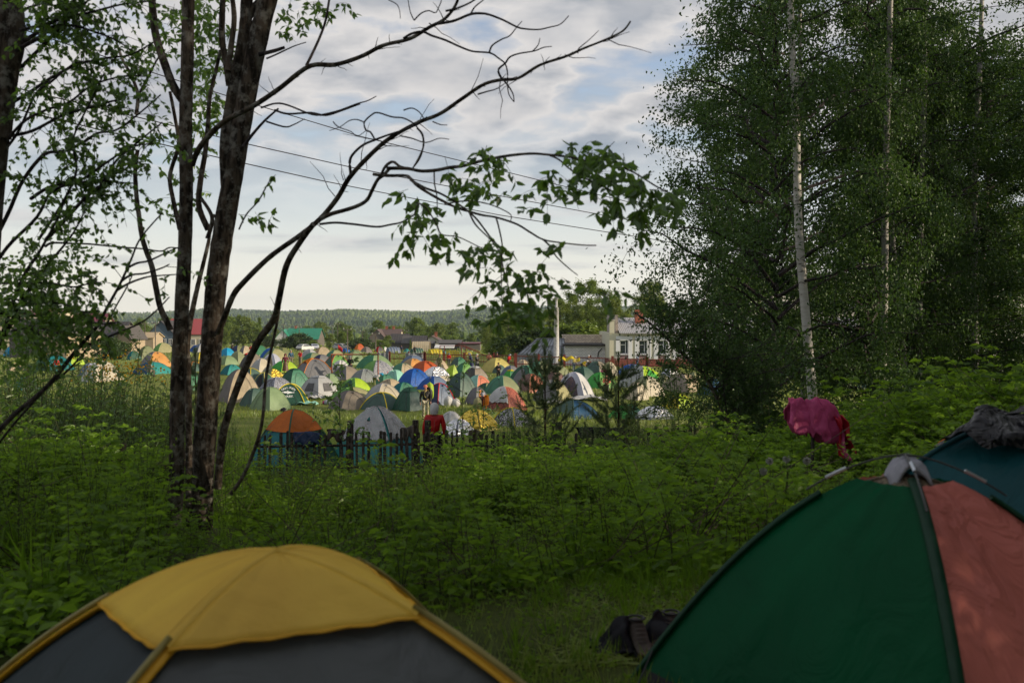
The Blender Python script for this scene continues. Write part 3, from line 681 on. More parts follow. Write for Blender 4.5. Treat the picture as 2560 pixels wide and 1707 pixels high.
# leaning bird cherry in front of the grove
lean = [at(*p, 17.0) for p in [(1822, 1085), (1814, 1043), (1763, 942), (1696, 875), (1640, 820), (1585, 780)]]
def sprays(mb, lines, nper, ll, lwr, tlen, seed=5, droop=0.4, lmi=0, smi=1, simple=False, sub=0.0, u0=0.15):
    """side twigs with leaves along given branch lines"""
    r = np.random.default_rng(seed); P, D, Nn, K_ = [], [], [], []
    for ln_, cnt in lines:
        for i in range(cnt):
            u = r.uniform(u0, 1) * (len(ln_) - 1); j = min(len(ln_) - 2, int(u)); b = ln_[j] + (ln_[j + 1] - ln_[j]) * (u - j); t_ = unit(ln_[j + 1] - ln_[j])
            d = unit(t_ * 0.5 + r.normal(size=3) * 0.75); L_ = tlen * r.uniform(0.4, 1.2); s = np.linspace(0, 1, 5)[:, None]
            q_ = b + d * L_ * s - np.array([0, 0, 1]) * droop * L_ * s ** 2; mb.tube(q_, np.linspace(0.0035, 0.0015, 5) * (L_ / 0.4) ** 0.5, 3, smi, caps=False)
            for k_ in range(nper):
                v = r.uniform(0.2, 1.0) * 4; j2 = min(3, int(v)); P.append(q_[j2] + (q_[j2 + 1] - q_[j2]) * (v - j2)); D.append(unit(r.normal(size=3) * 0.7 + d * 0.5 - np.array([0, 0, 0.5]))); Nn.append(r.normal(size=3) * 0.8 + [0, -0.5, 0.6]); K_.append(r.random())
    V, Fa, per = leafset(np.array(P), np.array(D), np.array(Nn), r.uniform(0.75, 1.2, len(P)) * ll, r.uniform(0.8, 1.15, len(P)) * ll * lwr, simple=simple)
    mb.add(V, Fa, lmi, np.repeat(np.array(K_), per))
root = np.array([lean[0][0], 17.0, gz(lean[0][0], 17.0)])
e = empty('leaning_tree', root, 0, 'dark leaning shrub tree with leafy boughs in front of the white building', 'tree')
mb = MB(); P = polyline([root - root] + [p - root for p in lean]); mb.tube(P, np.linspace(0.045, 0.014, len(P)), 8); mb.build('trunk', BARK, e, True)
mb = MB(); ll = []
for i in range(40):
    u = rng.uniform(0.08, 0.90) * (len(P) - 1); j = int(u); b = P[j]; d = unit(np.array([rng.uniform(-0.3, 1.0), rng.normal() * 0.5, rng.uniform(0.1, 1.2)])); L_ = rng.uniform(0.6, 2.1)
    s = np.linspace(0, 1, 7)[:, None]; q_ = b + d * L_ * s + np.array([0.1, 0, -0.3]) * L_ * s ** 2 * 0.4; mb.tube(q_, np.linspace(0.011, 0.004, 7), 4, 1, caps=False); ll.append((q_, 22))
sprays(mb, ll, 16, 0.066, 0.45, 0.5, 9, 0.3, simple=True)
mb.build('crown', [LEAF_BIRCH, BARK_THIN], e)

# ---------------------------------------------------------------- tents
COL = dict(pgreen=(0.26, 0.36, 0.20), sage=(0.27, 0.30, 0.17), olive=(0.20, 0.22, 0.10), khaki=(0.42, 0.40, 0.22), dgreen=(0.035, 0.115, 0.075), green=(0.07, 0.24, 0.13), mgreen=(0.10, 0.27, 0.18),
    lgreen=(0.20, 0.42, 0.12), lime=(0.42, 0.60, 0.07), bgreen=(0.08, 0.42, 0.08), slate=(0.055, 0.10, 0.095), slateg=(0.085, 0.15, 0.125), teal=(0.02, 0.18, 0.20), lteal=(0.06, 0.32, 0.30), mint=(0.36, 0.66, 0.56),
    blue=(0.03, 0.13, 0.48), sky=(0.03, 0.36, 0.62), navy=(0.03, 0.045, 0.12), dblue=(0.03, 0.10, 0.20), gblue=(0.18, 0.23, 0.33), grey=(0.22, 0.22, 0.23), dgrey=(0.10, 0.10, 0.105), lgrey=(0.48, 0.49, 0.50),
    white=(0.70, 0.70, 0.70), lav=(0.52, 0.54, 0.64), cream=(0.62, 0.56, 0.44), beige=(0.52, 0.43, 0.30), tan=(0.45, 0.34, 0.21), taupe=(0.30, 0.26, 0.21), tgrey=(0.20, 0.18, 0.175), orange=(0.72, 0.24, 0.03), rust=(0.55, 0.13, 0.05), rusto=(0.62, 0.17, 0.03),
    apricot=(0.72, 0.36, 0.13), coral=(0.72, 0.27, 0.18), yellow=(0.66, 0.53, 0.06), pyellow=(0.62, 0.54, 0.20), gold=(0.62, 0.36, 0.02), red=(0.60, 0.03, 0.03), maroon=(0.14, 0.02, 0.035), black=(0.012, 0.012, 0.014), pink=(0.70, 0.10, 0.30), brown=(0.16, 0.09, 0.05))
PATS = dict(floralbw=('white', 'navy', 'floral', 22), floraldark=('black', 'beige', 'floral', 26), leafgrey=('lav', 'dgrey', 'floral', 12), stripebg=('lgrey', 'slate', 'stripe', 14), coralfl=('coral', 'maroon', 'floral', 20),
    brownfl=('taupe', 'maroon', 'floral', 22), navyfl=('navy', 'brown', 'floral', 22), camo=('olive', 'cream', 'floral', 8), bwpatch=('white', 'black', 'floral', 9))
for _k, _v in list(COL.items()):
    _m = sum(_v) / 3; COL[_k] = tuple(max(0.004, (_m + (x_ - _m) * 1.12) * 0.84) for x_ in _v)
def FM(c):
    if c in PATS:
        a, b, p, s = PATS[c]; return fabric('cloth_' + c, COL[a], COL[b], p, pscale=s)
    if c == 'foilgold': return foil('gold_foil', (0.85, 0.62, 0.10))
    if c == 'foilsilver': return foil('silver_foil', (0.80, 0.80, 0.82))
    return fabric('cloth_' + c, COL[c])
MESHW = plain('window_mesh', (0.09, 0.09, 0.095), 0.9); TRIM = lambda c: plain('trim_' + c, COL[PATS[c][0] if c in PATS else c], 0.6)
class Dome:
    """crossed-pole dome: corners at yaw+90k, surface from (panel, u, rho)"""
    def __init__(s, Rr, h, yaw, ex=2.0, asp=1.0, wr=0.02, bulge=0.03, seed=0):
        s.R, s.h, s.yaw, s.ex, s.asp, s.wr, s.b, s.ph = Rr, h, yaw, ex, asp, wr, bulge, seed * 1.7
    def corner(s, k):
        a = s.yaw + k * math.pi / 2; m = s.R * (s.asp if k % 2 else 1.0); return np.array([math.cos(a) * m, math.sin(a) * m])
    def pt(s, k, u, rho, off=0.0):
        u = np.asarray(u, float)[..., None]; rho = np.asarray(rho, float)[..., None]
        c0, c1 = s.corner(k), s.corner(k + 1); xy = (c0 * (1 - u) + c1 * u) * rho
        bow = 4 * u * (1 - u)
        xy = xy * (1 + s.b * bow * (0.4 + rho))
        z = s.h * (1 - rho ** s.ex) * (1 - 0.035 * bow * rho)
        wv = s.wr * (np.sin(u * 21 + rho * 9 + s.ph) * 0.5 + np.sin(rho * 17 - u * 13 + s.ph * 2) * 0.35 + np.sin(u * 43 + s.ph * 3 + rho * 5) * 0.22) * bow * s.R
        n = unit((c0 + c1) / 2)
        xy = xy + n * (wv * 0.8 + off); z = z + (wv * 0.6 + off) * (1 - rho * 0.7)
        return np.concatenate([np.broadcast_to(xy, z.shape[:-1] + (2,)), z], -1)
    def patch(s, k, u0, u1, r0, r1, off=0.0, nu=10, nr=12):
        r = r0 + (r1 - r0) * np.sin(np.linspace(0, math.pi / 2, nr)); u = np.linspace(u0, u1, nu)
        U, RR = np.meshgrid(u, r); return s.pt(k, U, RR, off)
    def pole(s, k, r0=0.0, r1=1.0, off=0.015, n=14):
        r = r0 + (r1 - r0) * np.sin(np.linspace(0, math.pi / 2, n)); c = s.corner(k); z = s.h * (1 - r ** s.ex)
        return np.stack([c[0] * r * (1 + off), c[1] * r * (1 + off), z + off * (1 - r)], 1)
def arch(d, k, uc, wu, r0, r1, off, n=10):
    """arched flap: narrows towards the top edge (r0)"""
    r = np.linspace(r0, r1, n); tt = (r - r0) / (r1 - r0); hw = wu * np.sqrt(np.clip(1 - (1 - tt) ** 2.2, 0.02, 1)); s = np.linspace(-1, 1, 7)
    U = uc + hw[:, None] * s[None, :]; return d.pt(k, U, np.broadcast_to(r[:, None], U.shape), off)
TG = 'tents pitched close together on the meadow'
def tent(reg, Lx, Rx, T, B, cols, label, yaw=45, trim=None, cap=None, door=None, vent=True, win=None, ex=2.25, asp=1.0, D=None, caph=0.5, wr=0.016, sink=0.0, name='dome_tent'):
    xl, yt = q(reg, Lx, T); xr, yb = q(reg, Rx, B); xc = (xl + xr) / 2
    g = gnd(xc, yb) if D is None else at(xc, yb, D)
    if D is None: D = g[1]
    wm = (xr - xl) * D / F; h = (yb - yt) * D / F
    # the base line seen is the near edge, the centre lies half a tent behind it
    ya = R(yaw + 45 + ((Lx * 7 + B * 3) % 23 - 11)); Rr = 1.19 * wm / (2 * max(abs(math.cos(ya)), abs(math.sin(ya))))
    back = min(1.2, wm * 0.40); D2 = D + back; c = at(xc, (yt + yb) / 2, D2); z = gz(c[0], D2)
    h = CAM[2] + (HORIZON - yt) / F * (D2) - z; h = max(0.6, h) 
    Rr *= D2 / D * (1.07 if D > 70 else 1.0)
    d = Dome(Rr, h + sink, ya - math.pi / 2 * 0, ex, asp, wr, 0.03, Lx * 0.013 + B * 0.07)
    e = empty(name, (c[0], D2, z - sink), 0, label, 'tent', TG)
    cols = list(cols); 
    # panel k lies between corners k and k+1; those facing the camera are at directions -135 (left) and -45 (right)
    mats = []; slot = []
    for k_ in range(4):
        a = (math.degrees(ya) + 90 * k_ + 45) % 360; a = a - 360 if a > 180 else a
        lefty = a > 92 or a < -88; slot.append(0 if lefty else 1)
    mb = MB()
    for k_ in range(4): mb.grid(d.patch(k_, 0, 1, 0.0, 1.0), slot[k_])
    mb.build('canopy', [FM(cols[0]), FM(cols[-1])], e, True)
    fr = [k_ for k_ in range(4) if math.sin(ya + k_ * math.pi / 2 + math.pi / 4) < 0]
    fr.sort(key=lambda k_: math.sin(ya + k_ * math.pi / 2 + math.pi / 4))
    tc_ = trim or cols[0]; tm_ = TRIM(tc_); wid = 0.028 if trim else 0.013
    for k_ in (0, 1):
        P = np.concatenate([d.pole(k_)[::-1], d.pole(k_ + 2)[1:]]); mb = MB(); mb.tube(P, wid, 5, 0); mb.build('pole_sleeve', tm_, e, True)
    if cap:
        mb = MB()
        for k_ in range(4): mb.grid(d.patch(k_, 0, 1, 0, caph, 0.035, 8, 6))
        mb.build('rain_cover', FM(cap), e, True)
    kd = fr[0]
    if door:
        mb = MB(); mb.grid(arch(d, kd, 0.5, 0.30, 0.42 if not cap else 0.55, 0.97, 0.018)); mb.build('door_flap', FM(door), e, True)
    elif D < 90 and not win:
        mb = MB(); A = arch(d, kd, 0.5, 0.28, 0.45, 0.96, 0.02, 12); mb.tube(np.concatenate([A[::-1, 0], A[:, -1]]), 0.008, 4); mb.build('door_zip', TRIM('dgrey'), e)
    if win:
        for kk in fr[:2]:
            mb = MB(); mb.grid(d.patch(kk, 0.28, 0.72, 0.62, 0.86, 0.02, 6, 6)); mb.build('window', MESHW, e, True)
    if vent and D < 110 and not cap:
        a = d.pt(kd, 0.5, 0.24, 0.01); b = d.pt(kd, 0.42, 0.40, 0.015); c2 = d.pt(kd, 0.58, 0.40, 0.015); m_ = d.pt(kd, 0.5, 0.40, 0.12)
        mb = MB(); mb.add([a, b, m_, c2], [[0, 1, 2], [0, 2, 3], [1, 3, 2]], 0); mb.build('vent_hood', TRIM('dgrey') if cols[0] in ('blue', 'khaki', 'beige', 'sage') else FM(cols[0]), e)
    if D < 75:
        for kk in range(4):
            cc = d.corner(kk); mb = MB(); u_ = unit(cc); mb.tube([np.r_[cc * 0.98, 0.05], np.r_[cc + u_ * 0.05, -0.06]], 0.008, 4); mb.build('peg', TRIM('dgrey'), e)
    return e, d
def drape(ed, name, mat, label, cat, ks=None, u0=0.1, u1=0.9, r0=0.05, r1=0.75, off=0.05, group=None, jag=0.06):
    """loose sheet lying over a tent: thing of its own"""
    e, d = ed; fr = [k_ for k_ in range(4) if math.sin(d.yaw + k_ * math.pi / 2 + math.pi / 4) < 0]
    fr.sort(key=lambda k_: -math.cos(d.yaw + k_ * math.pi / 2 + math.pi / 4))
    ks = fr[:1] if ks is None else [fr[i % len(fr)] if i < 2 else (fr[0] + i) % 4 for i in ks]
    mb = MB()
    for k_ in ks:
        a0, a1 = (u0, u1) if len(ks) == 1 else (0, 1)
        G = d.patch(k_, a0, a1, r0, r1, off, 16, 16); a = np.arange(16)
        fold = 0.02 * np.sin(a[None, :] * 2.3 + a[:, None] * 0.4 + d.ph); G[..., 2] += fold; G[..., 1] -= np.abs(fold) * 1.5
        G[-1, :, 2] += jag * np.sin(a * 1.9 + d.ph); G[-1, :, :2] *= (1 + 0.05 * np.sin(a * 1.3 + d.ph))[:, None]
        mb.grid(G)
    o = mb.build(name, mat, None, True, e.location); thick(o, 0.006); return tag(o, label, cat, group)

def tunnel(reg, Lx, Rx, T, B, col, label, yaw=20):
    xl, yt = q(reg, Lx, T); xr, yb = q(reg, Rx, B); xc = (xl + xr) / 2; g = gnd(xc, yb); D = g[1]
    wm = (xr - xl) * D / F; h = (yb - yt) * D / F
    e = empty('tunnel_tent', (g[0], D, g[2]), R(yaw), label, 'tent', TG); Lh = wm * 0.72; r = h * 0.95
    a = np.linspace(0, math.pi, 13); xs = np.linspace(-Lh / 2, Lh / 2, 17)
    sc_ = 1 + 0.045 * np.cos(np.linspace(0, 8 * math.pi, 17)) ; sc_ = sc_ * (1 - 0.12 * np.abs(np.linspace(-1, 1, 17)) ** 3)
    G = np.stack([np.broadcast_to(xs[:, None], (17, 13)), -np.cos(a)[None, :] * r * 0.9 * sc_[:, None], np.sin(a)[None, :] * h * sc_[:, None]], -1)
    mb = MB(); mb.grid(G); mb.build('canopy', FM(col), e, True)
    for i, sgn in ((0, -1), (16, 1)):
        mb = MB(); s_ = np.linspace(0, 1, 5)[:, None, None]; ring = G[i][None]; cen = ring * np.array([1, 0, 0]) + np.array([sgn * h * 0.35, 0, 0]); 
        E = ring * (1 - s_) + cen * s_; mb.grid(E); mb.build('end_wall', FM(col), e, True)
    for j in (0, 4, 8, 12, 16):
        mb = MB(); mb.tube(G[j] * [1, 1.012, 1.012], 0.03, 5); mb.build('hoop', TRIM('lgrey' if col != 'yellow' else 'pyellow'), e, True)
    return e

TT = {}
def t_(key, *a, **k_): TT[key] = tent(*a, **k_)
t_('pg', 'f1', 380, 730, 385, 575, ('pgreen',), 'pale green dome tent right behind the two big trunks', 40)
t_('sg', 'f1', 590, 890, 300, 560, ('sage',), 'plain olive sage tent beside the pale green dome', 60)
t_('sb', 'f1', 400, 665, 235, 400, ('sky',), 'bright sky blue dome peeping out behind the big trunk', 50)
t_('nc', 'f1', 620, 860, 185, 330, ('navy', 'olive'), 'small navy and camouflage tent below the person in black', 50)
t_('gt', 'f1', 770, 1010, 190, 390, ('grey', 'beige'), 'grey and tan tent left of the person in a red sweater', 48)
t_('gd', 'f1', 1040, 1340, 185, 410, ('green',), 'mid green dome right of the person in a red sweater', 38)
t_('nb', 'f1', 1225, 1560, 235, 430, ('blue', 'sage'), 'tent with a navy blue side behind the sage dome', 50)
t_('ss', 'f1', 1240, 1720, 250, 530, ('pgreen', 'khaki'), 'large pale sage tent with a yellowish right half', 40)
t_('ol', 'f1', 1480, 1770, 225, 430, ('olive',), 'olive tent behind the large pale sage one', 55)
t_('fb', 'f1', 1260, 1565, 345, 580, ('lav', 'lav'), 'pale lavender tent with a black floral front panel', 84, door='floraldark', vent=False)
t_('dg', 'f1', 805, 1240, 330, 615, ('dgrey', 'taupe'), 'dark grey tent behind the leaning branch', 40)
t_('cw', 'f1', 1020, 1395, 440, 715, ('lgrey', 'cream'), 'cream white dome with a small maroon vent', 42)
t_('bg', 'f1', 1430, 1890, 480, 700, ('bgreen', 'lime'), 'bright green tent behind the person in a purple hood', 44)
t_('tl', 'f1', 430, 820, 560, 760, ('teal', 'lteal'), 'low teal tent with two tones at the big trunk', 52)
t_('bt', 'f1', 385, 1190, 655, 1310, ('tgrey', 'beige'), 'largest beige tent with a grey brown left side, right of the trunks', 42, vent=True)
t_('oy', 'f1', 780, 1210, 635, 900, ('slateg', 'slateg'), 'slate green tent with yellow poles behind the largest beige tent', 52, trim='yellow')
t_('dt', 'f1', 1080, 1440, 720, 1010, ('slate', 'dgreen'), 'dark slate tent with a yellow edge and a dark doorway', 60, trim='pyellow', door='black')
t_('gf', 'f1', 1180, 1640, 650, 900, ('sage', 'sage'), 'sage tent half covered by a gold sheet', 50)
drape(TT['gf'], 'gold_sheet', FM('foilgold'), 'crinkled gold foil sheet thrown over the sage tent', 'sheet', [0], 0.05, 0.95, 0.02, 0.85)
t_('lg', 'f1', 1215, 1790, 810, 1080, ('leafgrey',), 'tent with a grey leaf print behind the dark green lettered one', 45)
t_('gg', 'f1', 1560, 2155, 640, 1045, ('dgreen', 'mgreen'), 'green tent with a dark left half and dark top cover', 52, cap='dgreen', caph=0.3)
t_('gs', 'f1', 1450, 2065, 940, 1345, ('dgreen',), 'dark green tent lettered GOLDEN SHARK with yellow poles', 88, trim='yellow', vent=False, asp=0.95)
t_('po', 'f1', 1045, 1715, 1005, 1470, ('pgreen', 'pgreen'), 'pale olive tent standing in front of the lettered green one', 50)
t_('sl', 'f1', 820, 1320, 1025, 1380, ('slateg',), 'slate green tent left of the pale olive front tent', 45)
t_('og', 'f2', -70, 615, 445, 815, ('grey', 'grey'), 'large grey tent with orange pole sleeves and orange hood', 40, trim='orange')
drape(TT['og'], 'orange_hood', FM('orange'), 'bright orange awning hanging off the large grey tent', 'awning', [1], 0.05, 0.95, 0.05, 0.5, 0.06, jag=0.2)
t_('gc', 'f2', 15, 720, 780, 1215, ('lgrey',), 'light grey cabin like tent with two mesh windows', 65, win=True, cap='lgrey', caph=0.35, ex=2.4)
t_('sh', 'f2', 400, 800, 735, 1090, ('pgreen',), 'sage dome close behind the light grey tent with windows', 40)
t_('be', 'f2', 280, 605, 210, 390, ('tan', 'beige'), 'sandy beige tent with a dark vent near the white cars', 38)
t_('lgx', 'f2', 45, 320, 255, 430, ('lgrey',), 'light grey tent leaning into the sandy beige one', 60)
t_('ds', 'f2', 85, 430, 325, 470, ('mgreen', 'sage'), 'green tent with a paler right half below the light grey one', 48)
t_('nv', 'f2', 240, 610, 365, 540, ('navy', 'grey'), 'navy tent with a grey right half left of the rusty goal', 42)
t_('rp', 'f2', 480, 960, 365, 660, ('slateg', 'lgreen'), 'dark green tent with red orange sleeves behind the rusty goal', 40, trim='rust')
t_('sk', 'f2', 530, 860, 275, 420, ('mgreen', 'khaki'), 'green and khaki tent under the red flag', 46)
t_('wd', 'f2', 620, 970, 475, 740, ('white', 'white'), 'white dome with an oval grey window inside the rusty goal', 50, win=True)
t_('kg', 'f2', 640, 1165, 590, 860, ('grey', 'taupe'), 'grey and khaki tent at the feet of the man in black', 44)
t_('ls', 'f2', 890, 1265, 300, 570, ('khaki', 'pgreen'), 'large pale sage tent with dark ribs behind the man in black', 42, trim='olive')
t_('bgn', 'f2', 1160, 1770, 360, 655, ('green', 'pgreen'), 'big green tent behind the right goal post', 46)
t_('gfl', 'f2', 1220, 1815, 480, 790, ('lgreen', 'sage'), 'green tent under a black and white floral sheet', 40)
drape(TT['gfl'], 'floral_sheet', FM('floralbw'), 'black and white floral sheet spread over a green tent', 'sheet', [0], 0, 1, 0.12, 0.97)
t_('st', 'f2', 1020, 1510, 650, 910, ('stripebg',), 'tent with blue grey and cream stripes', 48)
t_('mi', 'f2', 1670, 2065, 665, 910, ('mint',), 'pale mint tent left of the deep blue one', 50)
t_('sgm', 'f2', 1470, 1840, 750, 960, ('green', 'mgreen'), 'small green dome in front of the mint tent', 42)
t_('lm', 'f2', 800, 1345, 825, 1090, ('lgreen', 'lime'), 'leaf green tent with a lime front behind the sapling', 52, door='dgreen')
t_('ll', 'f2', 650, 1395, 1000, 1240, ('lgreen', 'khaki'), 'lime green tent tucked behind the taupe one', 44)
t_('tp', 'f2', 600, 1365, 1070, 1445, ('tgrey', 'taupe'), 'taupe tent with a dark left side behind the sapling', 42)
t_('wb', 'f2', 1290, 1975, 930, 1300, ('lgrey', 'cream'), 'wide off white tent with a grey left side', 44)
t_('bb', 'f2', 1560, 1965, 845, 1020, ('beige',), 'beige dome behind the wide off white tent', 50)
t_('te', 'f2', 1795, 2270, 910, 1140, ('teal', 'mgreen'), 'teal tent with a paler right half and an orange pennant', 44)
t_('sy', 'f2', 1260, 1935, 1110, 1455, ('slateg',), 'slate green tent with yellow cap and yellow poles in the front row', 72, trim='yellow', cap='yellow', caph=0.2, door=None)
t_('dc', 'f2', 1865, 2440, 1010, 1475, ('dgreen', 'slate'), 'dark green tent with a peaked porch beside the backpacker', 62, cap='dgreen', caph=0.45)
t_('bl', 'f3', 0, 575, 640, 990, ('blue',), 'deep blue dome in the middle of the camp', 46)
t_('sv', 'f3', 450, 975, 610, 905, ('taupe', 'cream'), 'tent wrapped in a silvery white sheet', 44)
drape(TT['sv'], 'silver_sheet', FM('foilsilver'), 'silvery sheet over the tent right of the deep blue dome', 'sheet', [0, 1], 0, 1, 0.0, 0.8)
t_('b2', 'f3', 380, 950, 790, 1060, ('blue', 'gblue'), 'blue tent with a grey violet right half', 40)
t_('rt', 'f3', 510, 1045, 930, 1360, ('navy', 'gblue'), 'navy and grey tent with red trim beside the backpacker', 40, trim='red')
t_('tn', 'f3', 40, 465, 440, 660, ('tan', 'apricot'), 'tan tent with an apricot right side', 45)
t_('sx', 'f3', 60, 465, 370, 550, ('gblue', 'gblue'), 'slate blue dome before the corrugated fence sheet', 50, cap='lgrey', caph=0.3)
t_('or', 'f3', 255, 745, 490, 705, ('rust', 'rust'), 'brick orange tent left of the figure in camouflage', 42)
t_('pb', 'f3', 640, 925, 465, 670, ('beige',), 'pinkish beige tent behind the figure in camouflage', 50)
t_('sgb', 'f3', -160, 275, 535, 745, ('mgreen', 'beige'), 'green tent with a beige right half', 44)
t_('g1', 'f3', 1110, 1420, 525, 730, ('green', 'lgreen'), 'green tent right of the lime ridge tent', 45)
t_('g2', 'f3', 1020, 1295, 410, 590, ('slateg', 'green'), 'dark green tent beside the woman in a red jacket', 42)
t_('gw', 'f3', 1265, 1680, 600, 840, ('dgrey', 'taupe'), 'dark grey tent with a white cloth on its ridge', 44)
drape(TT['gw'], 'white_cloth', FM('white'), 'white cloth drying on the ridge of a dark grey tent', 'cloth', [0, 1], 0, 1, 0.0, 0.4, jag=0.12)
t_('dl', 'f3', 900, 1490, 720, 1200, ('slate', 'slateg'), 'large dark green tent behind the leafy sapling', 46)
t_('mc', 'f3', 1315, 1765, 765, 1020, ('mint', 'coral'), 'mint and coral dome with a white crown', 46, cap='white', caph=0.2)
t_('gk', 'f3', 1500, 1905, 940, 1110, ('dgreen', 'khaki'), 'dark green tent with a pleated khaki window', 44)
t_('sgr', 'f3', 1305, 1730, 1005, 1350, ('grey', 'grey'), 'slate grey tent with an orange doorway', 46, door='orange')
t_('ye', 'f3', 1635, 2155, 430, 710, ('pyellow',), 'pale yellow dome in front of the fence', 44)
t_('sd', 'f3', 1835, 2070, 565, 730, ('slateg',), 'small slate tent in front of the pale yellow dome', 44)
t_('gv', 'f3', 2000, 2340, 580, 790, ('gblue', 'grey'), 'grey violet tent between the yellow and the large dark green tent', 40)
t_('mg', 'f3', 1680, 2340, 780, 1160, ('mgreen', 'sage'), 'mid green tent with khaki folds right of the mint and coral dome', 46)
t_('cf', 'f3', 1680, 2430, 1000, 1500, ('coralfl',), 'coral tent with a dark floral print in the front row', 46)
drape(TT['cf'], 'white_sheet', FM('white'), 'white sheet over the left shoulder of the coral floral tent', 'sheet', [1], 0.0, 1.0, 0.02, 0.8)
t_('yg', 'f4', 75, 335, 660, 870, ('bgreen', 'green'), 'small green tent with a yellow cap', 48, cap='yellow', caph=0.4)
t_('d4', 'f4', 210, 830, 570, 965, ('dgreen', 'mgreen'), 'large dark green dome with a grey doorway', 48, door='grey')
t_('b4', 'f4', 305, 605, 465, 650, ('cream', 'beige'), 'beige dome close to the metal fence', 50)
t_('s4', 'f4', 585, 1010, 480, 660, ('mgreen', 'sage'), 'sage dome right of the beige one by the fence', 44)
t_('s5', 'f4', 950, 1340, 575, 770, ('khaki', 'sage'), 'yellowish sage tent behind the young pine', 45)
t_('c4', 'f4', 320, 900, 740, 1110, ('brownfl', 'coral'), 'dark floral tent with an orange right side behind the young pine', 44)
t_('br', 'f4', 860, 1270, 700, 910, ('brownfl',), 'brown patterned tent right of the young pine', 48)
t_('wf', 'f4', 1090, 1800, 710, 1215, ('lav', 'white'), 'white tent with a navy and brown printed front', 74, door='navyfl', vent=False)
t_('dy', 'f4', 1380, 1870, 605, 910, ('dgreen', 'slateg'), 'dark green dome with a yellow zip line', 44)
t_('dk', 'f4', 1680, 2120, 490, 770, ('slateg', 'taupe'), 'tall dark tent with a taupe side behind the yellow raincoats', 46)
t_('ly', 'f4', 1990, 2300, 510, 790, ('khaki', 'cream'), 'pale yellow green tent right of the tall dark one', 40)
t_('b6', 'f4', 1705, 2240, 715, 1030, ('bgreen', 'lgreen'), 'bright grass green tent behind the person in purple', 42)
t_('gk4', 'f4', 690, 1375, 860, 1295, ('grey', 'khaki'), 'grey tent with a pale lime right side behind the young pine stem', 48)
t_('ds4', 'f4', 990, 1890, 1260, 1640, ('slateg', 'dblue'), 'blue green tent just behind the picket fence, right of the young pine', 48)
t_('lb', 'f5', 430, 1230, 590, 1015, ('lgrey', 'lime'), 'large grey tent with a vivid lime right side', 46, door='bgreen')
t_('bu', 'f5', 360, 910, 555, 790, ('blue', 'gblue'), 'royal blue tent behind the grey and lime one', 44)
t_('sc', 'f5', 610, 1230, 785, 1185, ('sage', 'cream'), 'sage and cream tent with a dark vent at the right', 42)
t_('cr', 'f5', 500, 930, 900, 1265, ('cream',), 'cream tent with arched seams in front of the sage and cream one', 52)
t_('wl', 'f5', 1175, 1570, 630, 900, ('lav', 'white'), 'white and lavender dome behind the leaning shrub tree', 48)
t_('ca', 'f5', 1070, 1430, 770, 1010, ('camo',), 'small camouflage tent below the white and lavender dome', 44)
t_('bo', 'f5', 1225, 2010, 735, 1110, ('taupe', 'beige'), 'beige tent with a dark lower half behind the leaning shrub tree', 46)
t_('gk5', 'f5', 1690, 2010, 710, 880, ('sage', 'khaki'), 'green and khaki tent near the building', 44)
t_('g5', 'f5', 210, 840, 1345, 1620, ('bgreen', 'mgreen'), 'light green dome just behind the fence at the second pine', 50)
t_('sf', 'f5', 730, 1400, 1390, 1640, ('lav',), 'low tent under silver foil behind the fence', 46)
drape(TT['sf'], 'silver_foil', FM('foilsilver'), 'silver foil blanket on the low tent behind the fence, below the shrub tree', 'foil', [0, 1], 0, 1, 0.0, 0.9)
t_('y5', 'f5', 1270, 1810, 1140, 1430, ('yellow', 'lime'), 'lemon yellow tent half hidden by the shrub tree', 46)
t_('bd', 'f5', 1950, 2420, 820, 1160, ('dblue',), 'dark blue tent behind the foot of the grove', 44)
t_('gfo', 'G', 160, 545, 300, 500, ('pyellow',), 'tent covered in gold foil beside the hooded woman', 46)
drape(TT['gfo'], 'gold_foil', FM('foilgold'), 'gold foil blanket stretched over the tent near the hooded woman', 'foil', [0, 1], 0, 1, 0.0, 0.92)
t_('bwp', 'G', 525, 880, 275, 460, ('bwpatch',), 'white tent with black blotches right of the gold foil', 46, trim='yellow')
t_('w1', 'G', 0, 215, 318, 440, ('white',), 'low white tent left of the gold foil one', 48)
t_('sv1', 'G', 40, 335, 395, 560, ('lav',), 'low crumpled silver tent directly behind the pickets', 46)
drape(TT['sv1'], 'silver_blanket', FM('foilsilver'), 'silver blanket on the low tent directly behind the pickets', 'foil', [0, 1], 0, 1, 0.0, 0.95)
t_('oc', 'H', 130, 930, 180, 640, ('teal', 'dgreen'), 'green tent with a rust orange cap behind the picket fence', 58, cap='rusto', caph=0.56, trim='dgreen', D=28.0, ex=1.95)
t_('cp', 'H', 930, 1730, 155, 650, ('lteal', 'teal'), 'teal tent under a clear plastic cover behind the picket fence', 66, D=29.0, cap=None, ex=1.85)
PLAS = fabric('clear_plastic', (0.62, 0.56, 0.56), rough=0.25, sheen=0.25, trans=0.3, wr=1.0)
_t = PLAS.node_tree; _o = [n_ for n_ in _t.nodes if n_.type == 'OUTPUT_MATERIAL'][0]; _s = _o.inputs[0].links[0].from_socket; _m = _t.nodes.new('ShaderNodeMixShader'); _m.inputs[0].default_value = 0.55; _tr = _t.nodes.new('ShaderNodeBsdfTransparent')
_t.links.new(_s, _m.inputs[1]); _t.links.new(_tr.outputs[0], _m.inputs[2]); _t.links.new(_m.outputs[0], _o.inputs[0])

